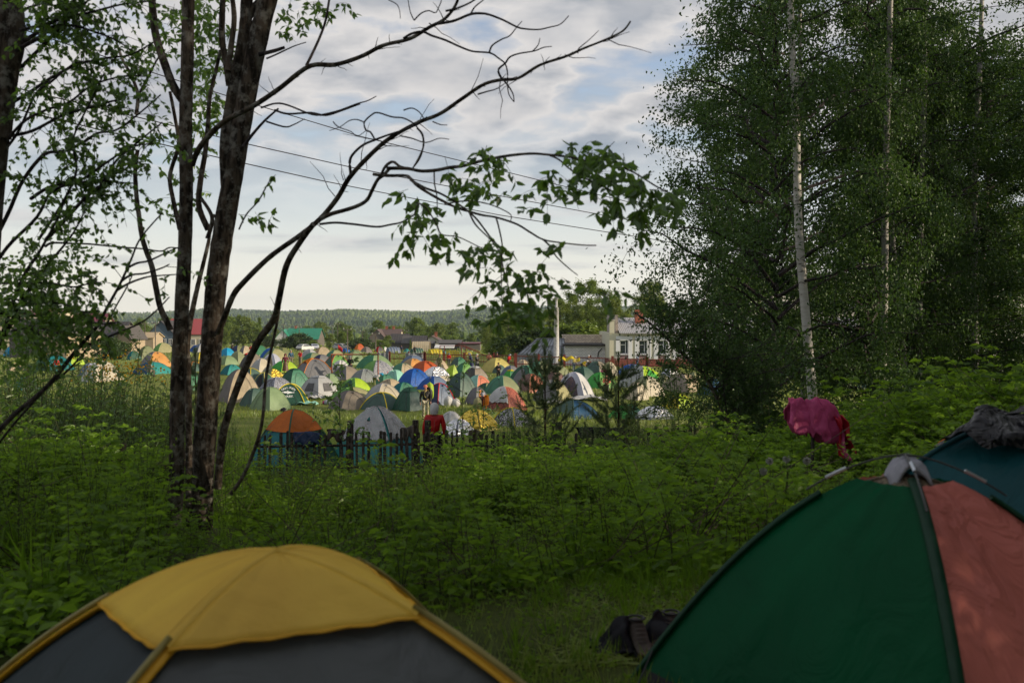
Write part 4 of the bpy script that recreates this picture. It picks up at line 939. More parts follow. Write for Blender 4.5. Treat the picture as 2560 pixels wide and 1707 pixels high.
drape(TT['cp'], 'plastic_sheet', PLAS, 'pinkish clear plastic sheet over the teal tent at the fence', 'sheet', [0, 1], 0, 1, 0.0, 0.66, 0.05, jag=0.1)
t_('e1', 'E', 1665, 1835, 715, 840, ('teal', 'dgreen'), 'small teal dome left of the orange and grey tent', 44)
t_('e2', 'E', 1800, 2040, 650, 840, ('olive', 'sage'), 'green ridge shaped tent above the small teal dome', 40)
t_('e3', 'E', 2010, 2260, 610, 740, ('lgreen', 'khaki'), 'yellow green dome close to the minibus', 44)
t_('e4', 'E', 1860, 2215, 725, 930, ('grey', 'apricot'), 'grey tent with an apricot orange right side left of the trunks', 44)
t_('e5', 'E', 1780, 2210, 860, 1020, ('dblue', 'lteal'), 'turquoise tent below the apricot one', 44)
t_('e6', 'E', 470, 905, 765, 980, ('dgreen', 'teal'), 'long dark green tent behind the left shrubs', 48)
t_('e7', 'E', 865, 1085, 765, 900, ('green', 'lime'), 'green tent with a lime side behind the left shrubs', 44)
t_('e8', 'E', 1050, 1310, 880, 1060, ('gblue', 'lav'), 'grey blue tent behind the left shrubs', 44)
t_('e9', 'E', 1105, 1560, 850, 1120, ('white', 'cream'), 'white tent with torn looking leaf print left of the yellow flowers', 48)
t_('e10', 'E', 100, 300, 880, 980, ('beige',), 'low beige tent far left behind leaves', 50)
t_('e11', 'E', 60, 300, 640, 790, ('sky',), 'sky blue tent far left behind leaves', 44)
t_('e12', 'E', 360, 510, 620, 740, ('apricot',), 'peach coloured tent far left near the sheds', 44)
t_('e13', 'E', 190, 490, 1060, 1250, ('teal', 'slateg'), 'dark teal tent low at the far left', 44)
t_('a1', 'A', 395, 570, 640, 730, ('blue', 'navy'), 'blue tent seen between the two dark trunks', 44)
t_('a2', 'A', 440, 650, 620, 745, ('gblue', 'lgrey'), 'grey striped dome seen between the two dark trunks', 48)
t_('a3', 'A', 395, 650, 735, 910, ('olive', 'yellow'), 'green and bright yellow tent seen between the two dark trunks', 44)
t_('a4', 'A', 285, 560, 860, 990, ('teal', 'slateg'), 'teal tent with an orange rim between the two dark trunks', 50, trim='orange')
t_('a5', 'A', 280, 600, 1000, 1250, ('mgreen', 'green'), 'green dome behind the thin middle stem', 44)
t_('i1', 'I', 40, 665, 215, 720, ('slateg', 'mgreen'), 'big grey green tent in the bushes at the far left', 44, D=20)
t_('i2', 'I', 930, 1440, 215, 520, ('camo', 'taupe'), 'camouflage tent in the bushes left of the trunks', 40, D=24)
t_('j1', 'J', 1215, 1340, 935, 1040, ('slateg', 'mgreen'), 'pale green tent seen through the grove', 44)
t_('fo', 'f2', 1075, 1265, 150, 290, ('orange', 'rust'), 'round orange tent in the back row by the parked cars', 44)
t_('ft', 'f2', 1200, 1400, 210, 335, ('taupe', 'tgrey'), 'taupe tent in the back row right of the orange one', 44)
t_('fbt', 'f2', 810, 975, 245, 315, ('blue',), 'small blue tent in the back row left of the orange one', 44)
t_('frt', 'f2', 1465, 1640, 210, 325, ('red', 'dgrey'), 'dark tent with a red side in the back row', 44)
t_('fwg', 'f2', 1595, 1725, 210, 300, ('lgreen', 'white'), 'white and green tent in the back row', 44)
t_('fdg', 'f2', 960, 1210, 270, 345, ('green', 'sage'), 'low green tent in the back row under the round orange one', 44)
t_('fgr', 'f3', 75, 185, 245, 330, ('lteal', 'teal'), 'small turquoise tent left of the dark green tunnel tent', 44)
t_('fxx', 'f3', 830, 900, 290, 350, ('teal',), 'tiny teal tent between the two left yellow tunnel tents', 44)
tunnel('f2', 1670, 1985, 215, 335, 'gblue', 'steel blue tunnel tent with pale hoops in the back row', 30)
tunnel('f3', 180, 480, 235, 345, 'dgreen', 'dark green tunnel tent with pale hoops in the back row', 30)
tunnel('f3', 530, 850, 250, 365, 'yellow', 'yellow tunnel tent behind the fence, leftmost of three', 28)
tunnel('f3', 895, 1180, 280, 410, 'yellow', 'yellow tunnel tent behind the fence, middle of three', 28)
tunnel('f3', 1250, 1415, 308, 380, 'yellow', 'yellow tunnel tent behind the fence, rightmost and smallest of three', 28)
# lime ridge tent
def ridge_tent():
    xl, yt = q('f3', 810, 545); xr, yb = q('f3', 1200, 850); g = gnd((xl + xr) / 2, yb); D = g[1]; s = D / F
    e = empty('ridge_tent', g, 0, 'lime ridge tent with a sharp upright pole', 'tent', TG); wd = (xr - xl) * s; h = (yb - yt) * s
    A = np.array([wd * 0.16, -0.3, h]); Bk = np.array([-wd * 0.28, 1.6, h * 0.62])
    n = 9; u = np.linspace(0, 1, n)
    def sheet(a0, a1, b0, b1, sag):
        U, W = np.meshgrid(u, u); G = (a0 * (1 - U[..., None]) + a1 * U[..., None]) * (1 - W[..., None]) + (b0 * (1 - U[..., None]) + b1 * U[..., None]) * W[..., None]
        G[..., 2] -= sag * 4 * U * (1 - U) * (0.4 + W * (1 - W) * 2); return G
    L0 = np.array([-wd * 0.5, -0.4, 0]); L1 = np.array([-wd * 0.55, 1.7, 0]); R0 = np.array([wd * 0.5, -0.3, 0]); R1 = np.array([wd * 0.3, 1.7, 0]); F0 = np.array([wd * 0.05, -0.9, 0])
    mb = MB(); mb.grid(sheet(A, Bk, F0, L0, 0.10), 0); mb.grid(sheet(Bk, Bk, L0, L1, 0.03), 0); mb.grid(sheet(A, Bk, R0, R1, 0.08), 0); mb.build('canopy', FM('lime'), e, True)
    mb = MB(); mb.grid(sheet(A, A, F0 + [0.02, 0, 0], R0, 0.02), 0); mb.build('door_flap', FM('lime'), e, True)
    mb = MB(); mb.tube([F0 + [0.25, 0.25, 0], A + [0, 0, 0.05]], 0.012, 6); mb.build('pole', TRIM('dgrey'), e)
ridge_tent()

# lettering on the dark green tent
def lettering():
    e, d = TT['gs']; kd = min(range(4), key=lambda k_: math.sin(d.yaw + k_ * math.pi / 2 + math.pi / 4))
    fr = [k_ for k_ in range(4) if math.sin(d.yaw + k_ * math.pi / 2 + math.pi / 4) < 0.2]
    face = max(fr, key=lambda k_: -math.sin(d.yaw + k_ * math.pi / 2 + math.pi / 4))
    import bmesh
    me = bpy.data.meshes.new('lettering'); V, Fc = [], []
    def put(ch, u, v, rot, sz):
        cu = bpy.data.curves.new('t', 'FONT'); cu.body = ch; cu.size = sz; cu.align_x = 'CENTER'; cu.align_y = 'CENTER'; cu.offset = 0.012 * sz
        o = bpy.data.objects.new('t', cu); C.objects.link(o); dg = bpy.context.evaluated_depsgraph_get(); m = bpy.data.meshes.new_from_object(o.evaluated_get(dg))
        c_, s_ = math.cos(rot), math.sin(rot); off = len(V)
        for vv in m.vertices: V.append((u + vv.co.x * c_ - vv.co.y * s_, v + vv.co.x * s_ + vv.co.y * c_))
        for f_ in m.polygons: Fc.append([i + off for i in f_.vertices])
        bpy.data.objects.remove(o); bpy.data.curves.remove(cu); bpy.data.meshes.remove(m)
    for i, ch in enumerate('GOLDEN'): a = R(58 - i * 23.2); put(ch, -0.0 - 0.42 * math.sin(a) * 1.15, 0.0 + 0.36 * math.cos(a) - 0.02, a * 0.8, 0.25)
    for i, ch in enumerate('SHARK'): a = R(-36 + i * 18); put(ch, 0.55 * math.sin(a) , -0.34 - 0.0 - 0.06 * math.cos(a * 2), a * 0.35, 0.25)
    # fish emblem between the words
    body = [(-0.44, 0.02), (-0.30, 0.07), (-0.12, 0.10), (-0.04, 0.20), (0.02, 0.10), (0.20, 0.06), (0.34, 0.02), (0.46, 0.10), (0.42, 0.0), (0.47, -0.08), (0.34, -0.03), (0.10, -0.07), (-0.02, -0.14), (-0.06, -0.07), (-0.28, -0.06), (-0.30, -0.01), (-0.40, -0.02)]
    off = len(V); V.extend([(a, b - 0.07) for a, b in body]); Fc.append(list(range(off, off + len(body))))
    # lay it on the front panel
    x0 = 0.0; out = []
    ctr = d.pt(face, 0.5, 0.62); du = d.pt(face, 0.6, 0.62) - d.pt(face, 0.4, 0.62); du = unit(du) * (1 if du[0] > 0 else -1)
    up_ = d.pt(face, 0.5, 0.5) - d.pt(face, 0.5, 0.74); up_ = unit(up_ - du * up_.dot(du)); nn = np.cross(du, up_); nn = nn * (1 if nn[1] < 0 else -1)
    k_ = d.R * 0.56
    # project onto the curved panel along its normal
    Ug, Rg = np.meshgrid(np.linspace(0, 1, 60), np.linspace(0.1, 1, 60)); S = d.pt(face, Ug, Rg, 0.0).reshape(-1, 3); a_ = (S - ctr) @ du; b_ = (S - ctr) @ up_; n_ = (S - ctr) @ nn
    for (a, b) in V:
        p = ctr + du * a * k_ + up_ * b * k_; i = np.argmin((a_ - a * k_) ** 2 + (b_ - b * k_) ** 2); out.append(p + nn * (n_[i] + 0.03))
    me.from_pydata([tuple(map(float, p)) for p in out], [], Fc); o = link('lettering', me, plain('white_print', (0.75, 0.77, 0.75), 0.7), e)
lettering()

# ---------------------------------------------------------------- tents in the foreground
def near_tents():
    # yellow and grey dome, lower left
    D0 = 3.0; a = at(690, 1394, D0); zg = gz(a[0], D0); h = a[2] - zg
    d = Dome(1.40, h, R(-113), 1.62, 1.10, 0.004, 0.02, 3); e = empty('yellow_tent', (a[0], D0, zg), 0, 'yellow topped dome tent with grey walls, blurred in the near foreground', 'tent')
    YEL = fabric('yellow_ripstop', (0.98, 0.63, 0.085), trans=0.30, wr=0.2, sheen=0.03); YEL2 = fabric('amber_sleeve', (0.75, 0.40, 0.02), wr=0.2, trans=0.1); GR = fabric('grey_mesh', (0.090, 0.100, 0.102), wr=0.3, sheen=0.05); DK = fabric('dark_wall', (0.012, 0.028, 0.036), wr=0.3, sheen=0.05)
    mb = MB(); mb.grid(d.patch(0, 0, 1, 0, 1, 0, 24, 30), 0); mb.grid(d.patch(1, 0, 1, 0, 1, 0, 24, 30), 0); mb.grid(d.patch(2, 0, 1, 0, 1, 0, 24, 30), 1); mb.grid(d.patch(3, 0, 1, 0, 1, 0, 24, 30), 1); mb.build('canopy', [GR, DK], e, True)
    # the cover's edge runs straight between its four corners on the poles
    mb = MB(); rc = [0.335, 0.315, 0.34, 0.44]
    def capg(k_, off):
        u = np.linspace(0, 1, 20); s = np.linspace(0, 1, 14); U, S = np.meshgrid(u, s); r0, r1 = rc[k_ % 4], rc[(k_ + 1) % 4]
        RR = S * (r0 * (1 - U) + r1 * U) * (1 - 0.02 * 4 * U * (1 - U)); G = d.pt(k_, U, RR, off); G[..., 2] += 0.012 * S * np.sin(U * 30 + k_) * 0.25; return G
    hems = []
    for k_ in range(4): G = capg(k_, 0.022); mb.grid(G); hems.append(G[-1])
    thick(mb.build('rain_cover', YEL, e, True), 0.003)
    for k_ in range(4): mb = MB(); mb.tube(hems[k_], 0.009, 5, flat=0.5); mb.build('hem', YEL2, e, True)
    for k_ in range(4):
        mb = MB(); mb.tube(d.pole(k_, 0.0, rc[k_] * 1.0, 0.012, 12) + [0, 0, 0.010], 0.019, 8, flat=0.55); mb.build('cover_seam', YEL, e, True)
        P = d.pole(k_, rc[k_] * 0.9, 1.0, 0.012, 26); mb = MB(); mb.tube(P, 0.026, 7, flat=0.35); mb.build('pole_sleeve', YEL2, e, True)
        P = d.pole(k_, rc[k_] * 0.95, 1.0, 0.028, 26); P[:, 2] += 0.010; mb = MB(); mb.tube(P, 0.009, 6); mb.build('pole', plain('pole_olive', (0.30, 0.25, 0.08), 0.5), e, True)
        for f_ in (0.56, 0.85):
            i = int(26 * f_ * 0.8); mb = MB(); mb.tube([P[i] - [0, 0, 0.035], P[i] + [0, 0, 0.022]], 0.016, 7); mb.box(P[i] - [0, 0, 0.012], (0.035, 0.03, 0.03)); mb.build('clip', TRIM('black'), e)
    # green and coral dome, lower right
    D0 = 4.2; a = at(2262, 1172, D0); zg = gz(a[0], D0); h = a[2] - zg
    d = Dome(1.13, h, R(-100), 1.75, 1.0, 0.010, 0.03, 8); e = empty('green_tent', (a[0], D0, zg), 0, 'dark green and coral dome tent in the near right foreground', 'tent')
    GN = fabric('emerald_cloth', (0.0, 0.10, 0.036), trans=0.3, wr=0.3, sheen=0.012); CO = fabric('coral_cloth', (0.72, 0.22, 0.18), trans=0.25, wr=0.9, sheen=0.015); DG = fabric('green_hem', (0.0, 0.05, 0.02), wr=0.2)
    mb = MB(); 
    for k_, s_ in ((0, 1), (1, 0), (2, 1), (3, 0)): mb.grid(d.patch(k_, 0, 1, 0.17, 1, 0, 30, 34), s_)
    mb.build('canopy', [GN, CO], e, True)
    mb = MB()
    for k_ in range(4): mb.grid(d.patch(k_, 0, 1, 0.0, 0.18, -0.02, 10, 6))
    mb.build('roof_mesh', fabric('roof_mesh', (0.28, 0.22, 0.14), (0.13, 0.10, 0.07), 'check', pscale=60), e, True)
    for k_ in range(4):
        mb = MB(); P = d.pole(k_, 0.30 if k_ != 0 else 0.14, 1.0, 0.012, 30); mb.tube(P, 0.024, 8, flat=0.5); mb.build('pole_sleeve', DG, e, True)
    for k_ in (0, 1):
        P = np.concatenate([d.pole(k_, 0, 0.34, 0.05, 10)[::-1], d.pole(k_ + 2, 0, 0.34, 0.05, 10)[1:]]); P[:, 2] += 0.012; mb = MB(); mb.tube(P, 0.0045, 6); mb.build('pole', plain('pole_dark', (0.05, 0.05, 0.05), 0.35), e, True)
    for k_ in (0, 1, 3):
        P = d.pole(k_, 0.20 if k_ else 0.1, 0.27 if k_ else 0.16, 0.055, 4); P[:, 2] += 0.012; mb = MB(); mb.tube(P, 0.008, 7); mb.build('ferrule', plain('ferrule', (0.45, 0.47, 0.5), 0.3, 0.8), e)
    mb = MB(); 
    for k_ in range(4): G = d.patch(k_, 0, 1, 0.97, 1.0, 0.01, 14, 3); mb.grid(G)
    mb.build('groundsheet_rim', TRIM('black'), e, True)
    mb = MB(); c3 = d.corner(3); mb.tube([np.array([c3[0] * 0.93, c3[1] * 0.93, 0.14]), np.array([c3[0] * 1.0 - 0.12, c3[1] - 0.5, 0.0])], 0.004, 5); mb.build('guy_line', TRIM('black'), e)
    # grey cloth on its apex
    G = np.zeros((14, 14, 3)); u = np.linspace(-1, 1, 14); U, W = np.meshgrid(u, u)
    G[..., 0] = U * 0.085; G[..., 1] = W * 0.07; G[..., 2] = 0.035 - 0.10 * np.abs(U) ** 2.6 - 0.03 * W ** 2 + 0.010 * np.sin(U * 5 + W * 4) + 0.006 * np.sin(W * 9)
    mb = MB(); mb.grid(G); o = mb.build('grey_cloth', fabric('grey_towel', (0.33, 0.33, 0.38), trans=0.05), None, True, (a[0] + 0.01, D0, zg + h + 0.01)); thick(o, 0.012); tag(o, 'folded grey cloth hung over the top of the green and coral tent', 'cloth')
    # teal tent behind, with a black plastic cover
    D1 = 5.9; a = at(2590, 1050, D1); zg = gz(a[0], D1); h = a[2] - zg
    d = Dome(1.30, h, R(-100), 1.9, 1.0, 0.008, 0.03, 5); e = empty('teal_tent', (a[0], D1, zg), 0, 'dark teal tent at the right edge behind the green and coral one', 'tent')
    mb = MB()
    for k_ in range(4): mb.grid(d.patch(k_, 0, 1, 0, 1, 0, 20, 24))
    mb.build('canopy', fabric('dark_teal_cloth', (0.004, 0.075, 0.09), wr=0.4, sheen=0.02), e, True)
    for k_ in range(4): mb = MB(); mb.tube(d.pole(k_, 0.1, 1.0, 0.012, 24), 0.016, 7); mb.build('pole_sleeve', plain('teal_sleeve', (0.006, 0.05, 0.06)), e, True)
    mb = MB(); P = d.pole(3, 0.30, 0.40, 0.05, 4); mb.tube(P, 0.004, 6); mb.build('pole_end', TRIM('orange'), e)
    m, t, out = newmat('black_plastic'); n = t.nodes; b = n.new('ShaderNodeBsdfPrincipled'); b.inputs['Specular IOR Level'].default_value = 0.35; b.inputs['Base Color'].default_value = (0.006, 0.006, 0.009, 1); b.inputs['Roughness'].default_value = 0.30; t.links.new(b.outputs[0], out.inputs[0])
    tx = n.new('ShaderNodeTexCoord'); no = n.new('ShaderNodeTexNoise'); no.inputs['Scale'].default_value = 3.2; no.inputs['Detail'].default_value = 2; no.inputs['Distortion'].default_value = 2.5; t.links.new(tx.outputs['Object'], no.inputs['Vector'])
    bp = n.new('ShaderNodeBump'); bp.inputs['Strength'].default_value = 1; bp.inputs['Distance'].default_value = 0.12; t.links.new(no.outputs[0], bp.inputs['Height']); t.links.new(bp.outputs[0], b.inputs['Normal'])
    mb = MB()
    for k_ in range(4):
        G = d.patch(k_, 0, 1, 0, 0.33 + 0.03 * k_, 0.045, 26, 22); i, j = np.meshgrid(np.arange(26), np.arange(22)); rr_ = np.minimum(1, j / 6.0) * np.minimum(1, np.minimum(i, 25 - i) / 3.0)
        G[..., 2] += rr_ * 0.03; G = G + (crumple(G, ((0.11, 3.5), (0.06, 8.0), (0.02, 20.0)), 3.0) - G) * (0.35 + 0.65 * rr_)[..., None] * (i * (25 - i) > 0)[..., None]; mb.grid(G)
    o = mb.build('black_plastic_sheet', m, None, True, e.location); tag(o, 'crumpled black plastic sheet lying on the dark teal tent', 'sheet')
near_tents()

# boots and a black garment on the mown grass
def boot():
    mb = MB()
    st = [(-0.14, 0.030, 0.055, 0.050), (-0.125, 0.040, 0.068, 0.06), (-0.08, 0.043, 0.085, 0.085), (-0.03, 0.042, 0.115, 0.13), (0.02, 0.044, 0.14, 0.20), (0.06, 0.046, 0.15, 0.24), (0.10, 0.044, 0.15, 0.24), (0.125, 0.030, 0.10, 0.20)]
    rings = []
    for (y, hw, _, top) in st:
        a = np.linspace(0, 2 * math.pi, 15)[:-1]; cz = (0.025 + top) / 2; hz = (top - 0.025) / 2
        rings.append(np.stack([np.cos(a) * hw, np.full(14, y), cz + np.sin(a) * hz], 1))
    mb.grid(np.array(rings), 0, True)
    for rg, rv in ((rings[0], 1), (rings[-1], -1)):
        c = rg.mean(0)[None]; mb.add(np.concatenate([rg, c]), [[i, (i + 1) % 14, 14][::rv] for i in range(14)], 0)
    return mb
def boots():
    base = at(1600, 1640, 4.75); z = gz(base[0], 4.75); LE = plain('boot_leather', (0.050, 0.038, 0.030), 0.7, bump=0.3); RU = plain('boot_rubber', (0.012, 0.012, 0.012), 0.6); LC = plain('boot_lace', (0.10, 0.09, 0.08), 0.9)
    first = None
    for i, (dx, dy, rz, lb) in enumerate([(0.0, 0.0, 0.15, 'worn brown hiking boot standing on the grass beside the green tent'), (0.14, 0.10, -0.5, 'second hiking boot, half behind the green tent corner')]):
        e = empty('hiking_boot', (base[0] + dx, 4.75 + dy, z + 0.01), rz, lb, 'boot', 'boots'); e.scale = (0.98, 0.92, 0.58)
        boot().build('upper', LE, e, True)
        mb = MB(); s = np.linspace(-0.15, 0.13, 9); mb.box((0, -0.01, 0.014), (0.088, 0.275, 0.028)); mb.build('sole', RU, e)
        mb = MB(); mb.tube([(x * 0.04, -0.128 - 0.018 * math.cos(x * 1.2), 0.045) for x in np.linspace(-1, 1, 7)], 0.016, 6); mb.build('toe_cap', plain('boot_toe', (0.09, 0.055, 0.035), 0.6), e, True)
        for k_ in range(5):
            y = -0.055 + k_ * 0.02; zz = 0.105 + k_ * 0.026; mb = MB(); mb.tube([(-0.025, y, zz), (0, y - 0.008, zz + 0.006), (0.025, y, zz)], 0.003, 4); mb.build('lace', LC, e)
        mb = MB(); a = np.linspace(0, 2 * math.pi, 13); mb.tube([(math.cos(t) * 0.042, 0.085 + math.sin(t) * 0.045, 0.235) for t in a], 0.009, 5, caps=False); mb.build('collar', RU, e, True)
    # black garment crumpled round the boots
    n = 30; u = np.linspace(-1, 1, n); U, W = np.meshgrid(u, u)
    Zc = 0.235 * np.exp(-((U + 0.42) ** 2 * 14 + W ** 2 * 2.5)) + 0.26 * np.exp(-((U - 0.38) ** 2 * 10 + (W - 0.1) ** 2 * 3)) + 0.02 * np.sin(U * 9 + W * 4) * np.exp(-U ** 2) + 0.012 * np.sin(W * 15 + U * 6)
    G = np.stack([U * 0.24, 0.10 + W * 0.12 + 0.02 * np.sin(U * 6), np.maximum(0.012, Zc * 0.66)], -1); G = crumple(G, ((0.05, 9.0), (0.02, 22.0)), 1.0); mb = MB(); mb.grid(G)
    o = mb.build('black_garment', fabric('black_fleece', (0.010, 0.010, 0.014), trans=0.0, sheen=0.02), None, True, (base[0] + 0.03, 4.75, z)); thick(o, 0.01); tag(o, 'crumpled black garment heaped behind the hiking boots', 'garment')
boots()

# pink cloth over a bush stake and the red one below
def pink_cloth():
    D = 11.5; c = at(2030, 998, D); z0 = gz(c[0], D); e = empty('pink_blanket', (c[0], D, z0), 0, 'bright pink blanket hung over a forked pole among the bushes', 'blanket')
    top = c[2] - z0; n = 34; u = np.linspace(-1, 1, n); v = np.linspace(-1, 1, n); U, W = np.meshgrid(u, v)
    zt = 0.0 - 0.03 * U - 0.07 * np.clip(-U - 0.4, 0, 1) + 0.035 * np.sin(U * 5.2)
    drop = np.abs(W) ** 1.3 * (0.30 + 0.16 * (U + 1)) * (1 + 0.10 * np.sin(U * 8) + 0.06 * np.sin(U * 17 + 1))
    G = np.stack([U * 0.27 + np.abs(W) * 0.10 * (U + 0.9) + 0.02 * np.sin(U * 11), W * 0.12 * (1 + 0.30 * np.sin(U * 7 + 1) ) , top + zt - drop + 0.012 * np.sin(U * 23)], -1)
    G = crumple(G, ((0.045, 4.0), (0.028, 9.0), (0.014, 20.0)), 5.0)
    mb = MB(); mb.grid(G); thick(mb.build('cloth', fabric('magenta_fleece', (0.50, 0.055, 0.19), trans=0.12, wr=0.8), e, True), 0.012)
    mb = MB(); mb.tube([(0.0, 0, -0.1), (0.02, 0, top - 0.06)], 0.02, 6); mb.tube([(-0.24, 0, top - 0.04), (0.25, 0, top - 0.05)], 0.015, 6); mb.build('pole', BARK_THIN, e)
    G2 = np.stack([0.30 + U * 0.10 + 0.05 * (1 - W), -0.05 + 0.05 * np.sin(U * 5) - 0.03 * W, top - 0.42 + W * 0.20 + 0.03 * np.sin(U * 4)], -1)
    G2 = crumple(G2, ((0.06, 5.0), (0.03, 12.0)), 2.0)
    mb = MB(); mb.grid(G2); o = mb.build('red_scarf', fabric('red_cloth', (0.45, 0.012, 0.03), trans=0.1, wr=0.6), None, True, e.location); thick(o, 0.01); tag(o, 'dark red scarf hanging below the pink blanket', 'scarf')
pink_cloth()

# ---------------------------------------------------------------- picket fence and what hangs on it
WOODD = bark('dark_wood', (0.022, 0.018, 0.015), (0.075, 0.060, 0.048), (0.10, 0.095, 0.085), 25, 0.12, 0.5)
def fence_run(x0, x1, D0, D1, name_label, step=0.146, wob=0.03, skip=(), h=1.32, tall=(), ph=1.58):
    n = int((x1 - x0) / step); c = ((x0 + x1) / 2, (D0 + D1) / 2); z0 = gz(*c); e = empty('picket_fence', (c[0], c[1], z0), 0, name_label, 'fence')
    for i in range(n):
        if i in skip: continue
        x = x0 + i * step; y = D0 + (D1 - D0) * (x - x0) / (x1 - x0); z = gz(x, y) - z0; hh = h + random.uniform(-0.07, 0.05); a = random.gauss(0, 0.02)
        mb = MB(); w_ = 0.072 + random.uniform(-0.008, 0.01); V = [(-w_ / 2, 0), (w_ / 2, 0), (w_ / 2 + random.uniform(-.01, .01), hh - 0.015), (0.01, hh + 0.01), (-w_ / 2, hh - random.uniform(0, 0.03))]
        P = [(vx * math.cos(a) + vz * math.sin(a), 0, vz * math.cos(a)) for vx, vz in V]; fr = [(p[0] + x - c[0], y - c[1] - 0.035, p[2] + z) for p in P]; bk = [(p[0], p[1] + 0.022, p[2]) for p in fr]
        mb.add(fr + bk, [[0, 1, 2, 3, 4]], 0); mb.add(fr + bk, [[9, 8, 7, 6, 5]], 0); mb.add(fr + bk, [[i_, i_ + 5, (i_ + 1) % 5 + 5, (i_ + 1) % 5] for i_ in range(5)], 0); mb.build('picket', WOODD, e)
    for hz in (0.29 * h, 0.72 * h):
        P = [(x - c[0], D0 + (D1 - D0) * (x - x0) / (x1 - x0) - c[1] + 0.015, gz(x, (D0 + D1) / 2) - z0 + hz + 0.01 * math.sin(x * 2)) for x in np.linspace(x0 - 0.05, x1, 12)]
        mb = MB(); mb.tube(P, 0.034, 4); mb.build('rail', WOODD, e)
    for x in tall:
        y = D0 + (D1 - D0) * (x - x0) / (x1 - x0); mb = MB(); mb.tube([(x - c[0], y - c[1] + 0.10, gz(x, y) - z0 - 0.2), (x - c[0] + 0.02, y - c[1] + 0.10, gz(x, y) - z0 + ph)], (0.10, 0.085), 7); mb.build('post', WOODD, e)
    return e
X = lambda px, D: (px - 1280) / F * D
fence_run(X(640, 26), X(1180, 26), 26.2, 26.0, 'old dark picket fence running along the foot of the bank', skip=(3, 13, 14, 21), tall=(X(1035, 26), X(1066, 26), X(870, 26)))
fence_run(X(1188, 26), X(1760, 25.8), 26.1, 25.6, 'overgrown dark picket fence continuing to the right under the pines', skip=(9, 10, 17, 25), tall=(X(1395, 26), X(1560, 26)))
fence_run(X(262, 13.5), X(400, 13.5), 13.7, 13.3, 'short broken picket fence in the shade left of the trunks', step=0.125, skip=(4,), tall=(X(275, 13.5),), h=0.86, ph=0.92)
def hung(name, x, D, w_, drop, mat, label, cat, amp=0.04, seed=0, z1=1.33):
    g = (x, D - 0.03, gz(x, D)); n = 20; U, W = np.meshgrid(np.linspace(-1, 1, n), np.linspace(-1, 1, n)); 
    top = z1 + 0.02 * np.sin(U * 3 + seed) - 0.03 * U * math.sin(seed)
    G = np.stack([U * w_ / 2 * (1 - 0.12 * np.abs(W)) + 0.02 * np.sin(W * 5 + seed), W * 0.055 - 0.04 * np.sign(W) * 0 + amp * 0.5 * np.sin(U * 8 + seed), top - np.abs(W) ** 1.6 * drop * (1 + 0.22 * np.sin(U * 5 + seed * 2)) * np.where(W > 0, 0.5, 1.0)], -1)
    mb = MB(); mb.grid(G); o = mb.build(name, mat, None, True, g); thick(o, 0.01); return tag(o, label, cat)
hung('blue_jeans', X(765, 26), 26.1, 0.72, 0.33, fabric('denim', (0.012, 0.03, 0.085), trans=0, wr=0.8), 'dark blue jeans hung over the picket fence under the orange capped tent', 'jeans', seed=1)
hung('brown_cloth', X(838, 26), 26.1, 0.50, 0.26, fabric('brown_cloth', (0.045, 0.032, 0.026), trans=0, wr=0.8), 'dark brown cloth slung over the fence right of the jeans', 'cloth', 0.08, 3, 1.38)
hung('grey_rag', X(1018, 26), 26.1, 0.34, 0.30, fabric('grey_rag', (0.10, 0.085, 0.07), trans=0, wr=0.8), 'weathered grey rag on the fence left of the tall posts', 'rag', 0.08, 5, 1.42)
hung('green_jacket', X(1190, 26), 26.0, 0.38, 0.45, fabric('olive_jacket', (0.07, 0.06, 0.03), trans=0, wr=0.8), 'olive jacket hanging on the overgrown fence below the gold foil', 'jacket', 0.06, 2, 1.36)
hung('black_tarp', X(1520, 25.8), 25.8, 1.7, 0.34, fabric('black_tarp', (0.010, 0.010, 0.013), trans=0, wr=0.8), 'long black tarpaulin hung over the fence between the two pines', 'tarpaulin', 0.09, 4, 1.45)
hung('green_tarp', X(1700, 25.8) * 0 + X(178, 100), 100, 6.2 * 0 + 7.5, 3.4, fabric('green_tarp', (0.02, 0.12, 0.09), trans=0.1, wr=0.8), 'dark green tarpaulin hung up before the wooden sheds', 'tarpaulin', 0.5, 2, 3.6) if False else None
tarp = MB(); U, W = np.meshgrid(np.linspace(-1, 1, 24), np.linspace(0, 1, 14)); ta = gnd(*q('E', 925, 745)); tw_ = 215 / 5.2267 / 2 * ta[1] / F; th_ = 205 / 5.2267 * ta[1] / F
tarp.grid(np.stack([U * tw_ * (1 - 0.15 * np.sin(W * 3)), 0.15 * np.sin(U * 9) * (0.3 + W), th_ * (1 - W) - 0.3 * np.cos(U * 3) * (1 - W)], -1)); tarp = tarp.build('green_tarpaulin', fabric('green_tarp', (0.02, 0.12, 0.085), trans=0.1, wr=0.8), None, True, ta); thick(tarp, 0.02)
tag(tarp, 'dark green tarpaulin hung up before the wooden sheds', 'tarpaulin')

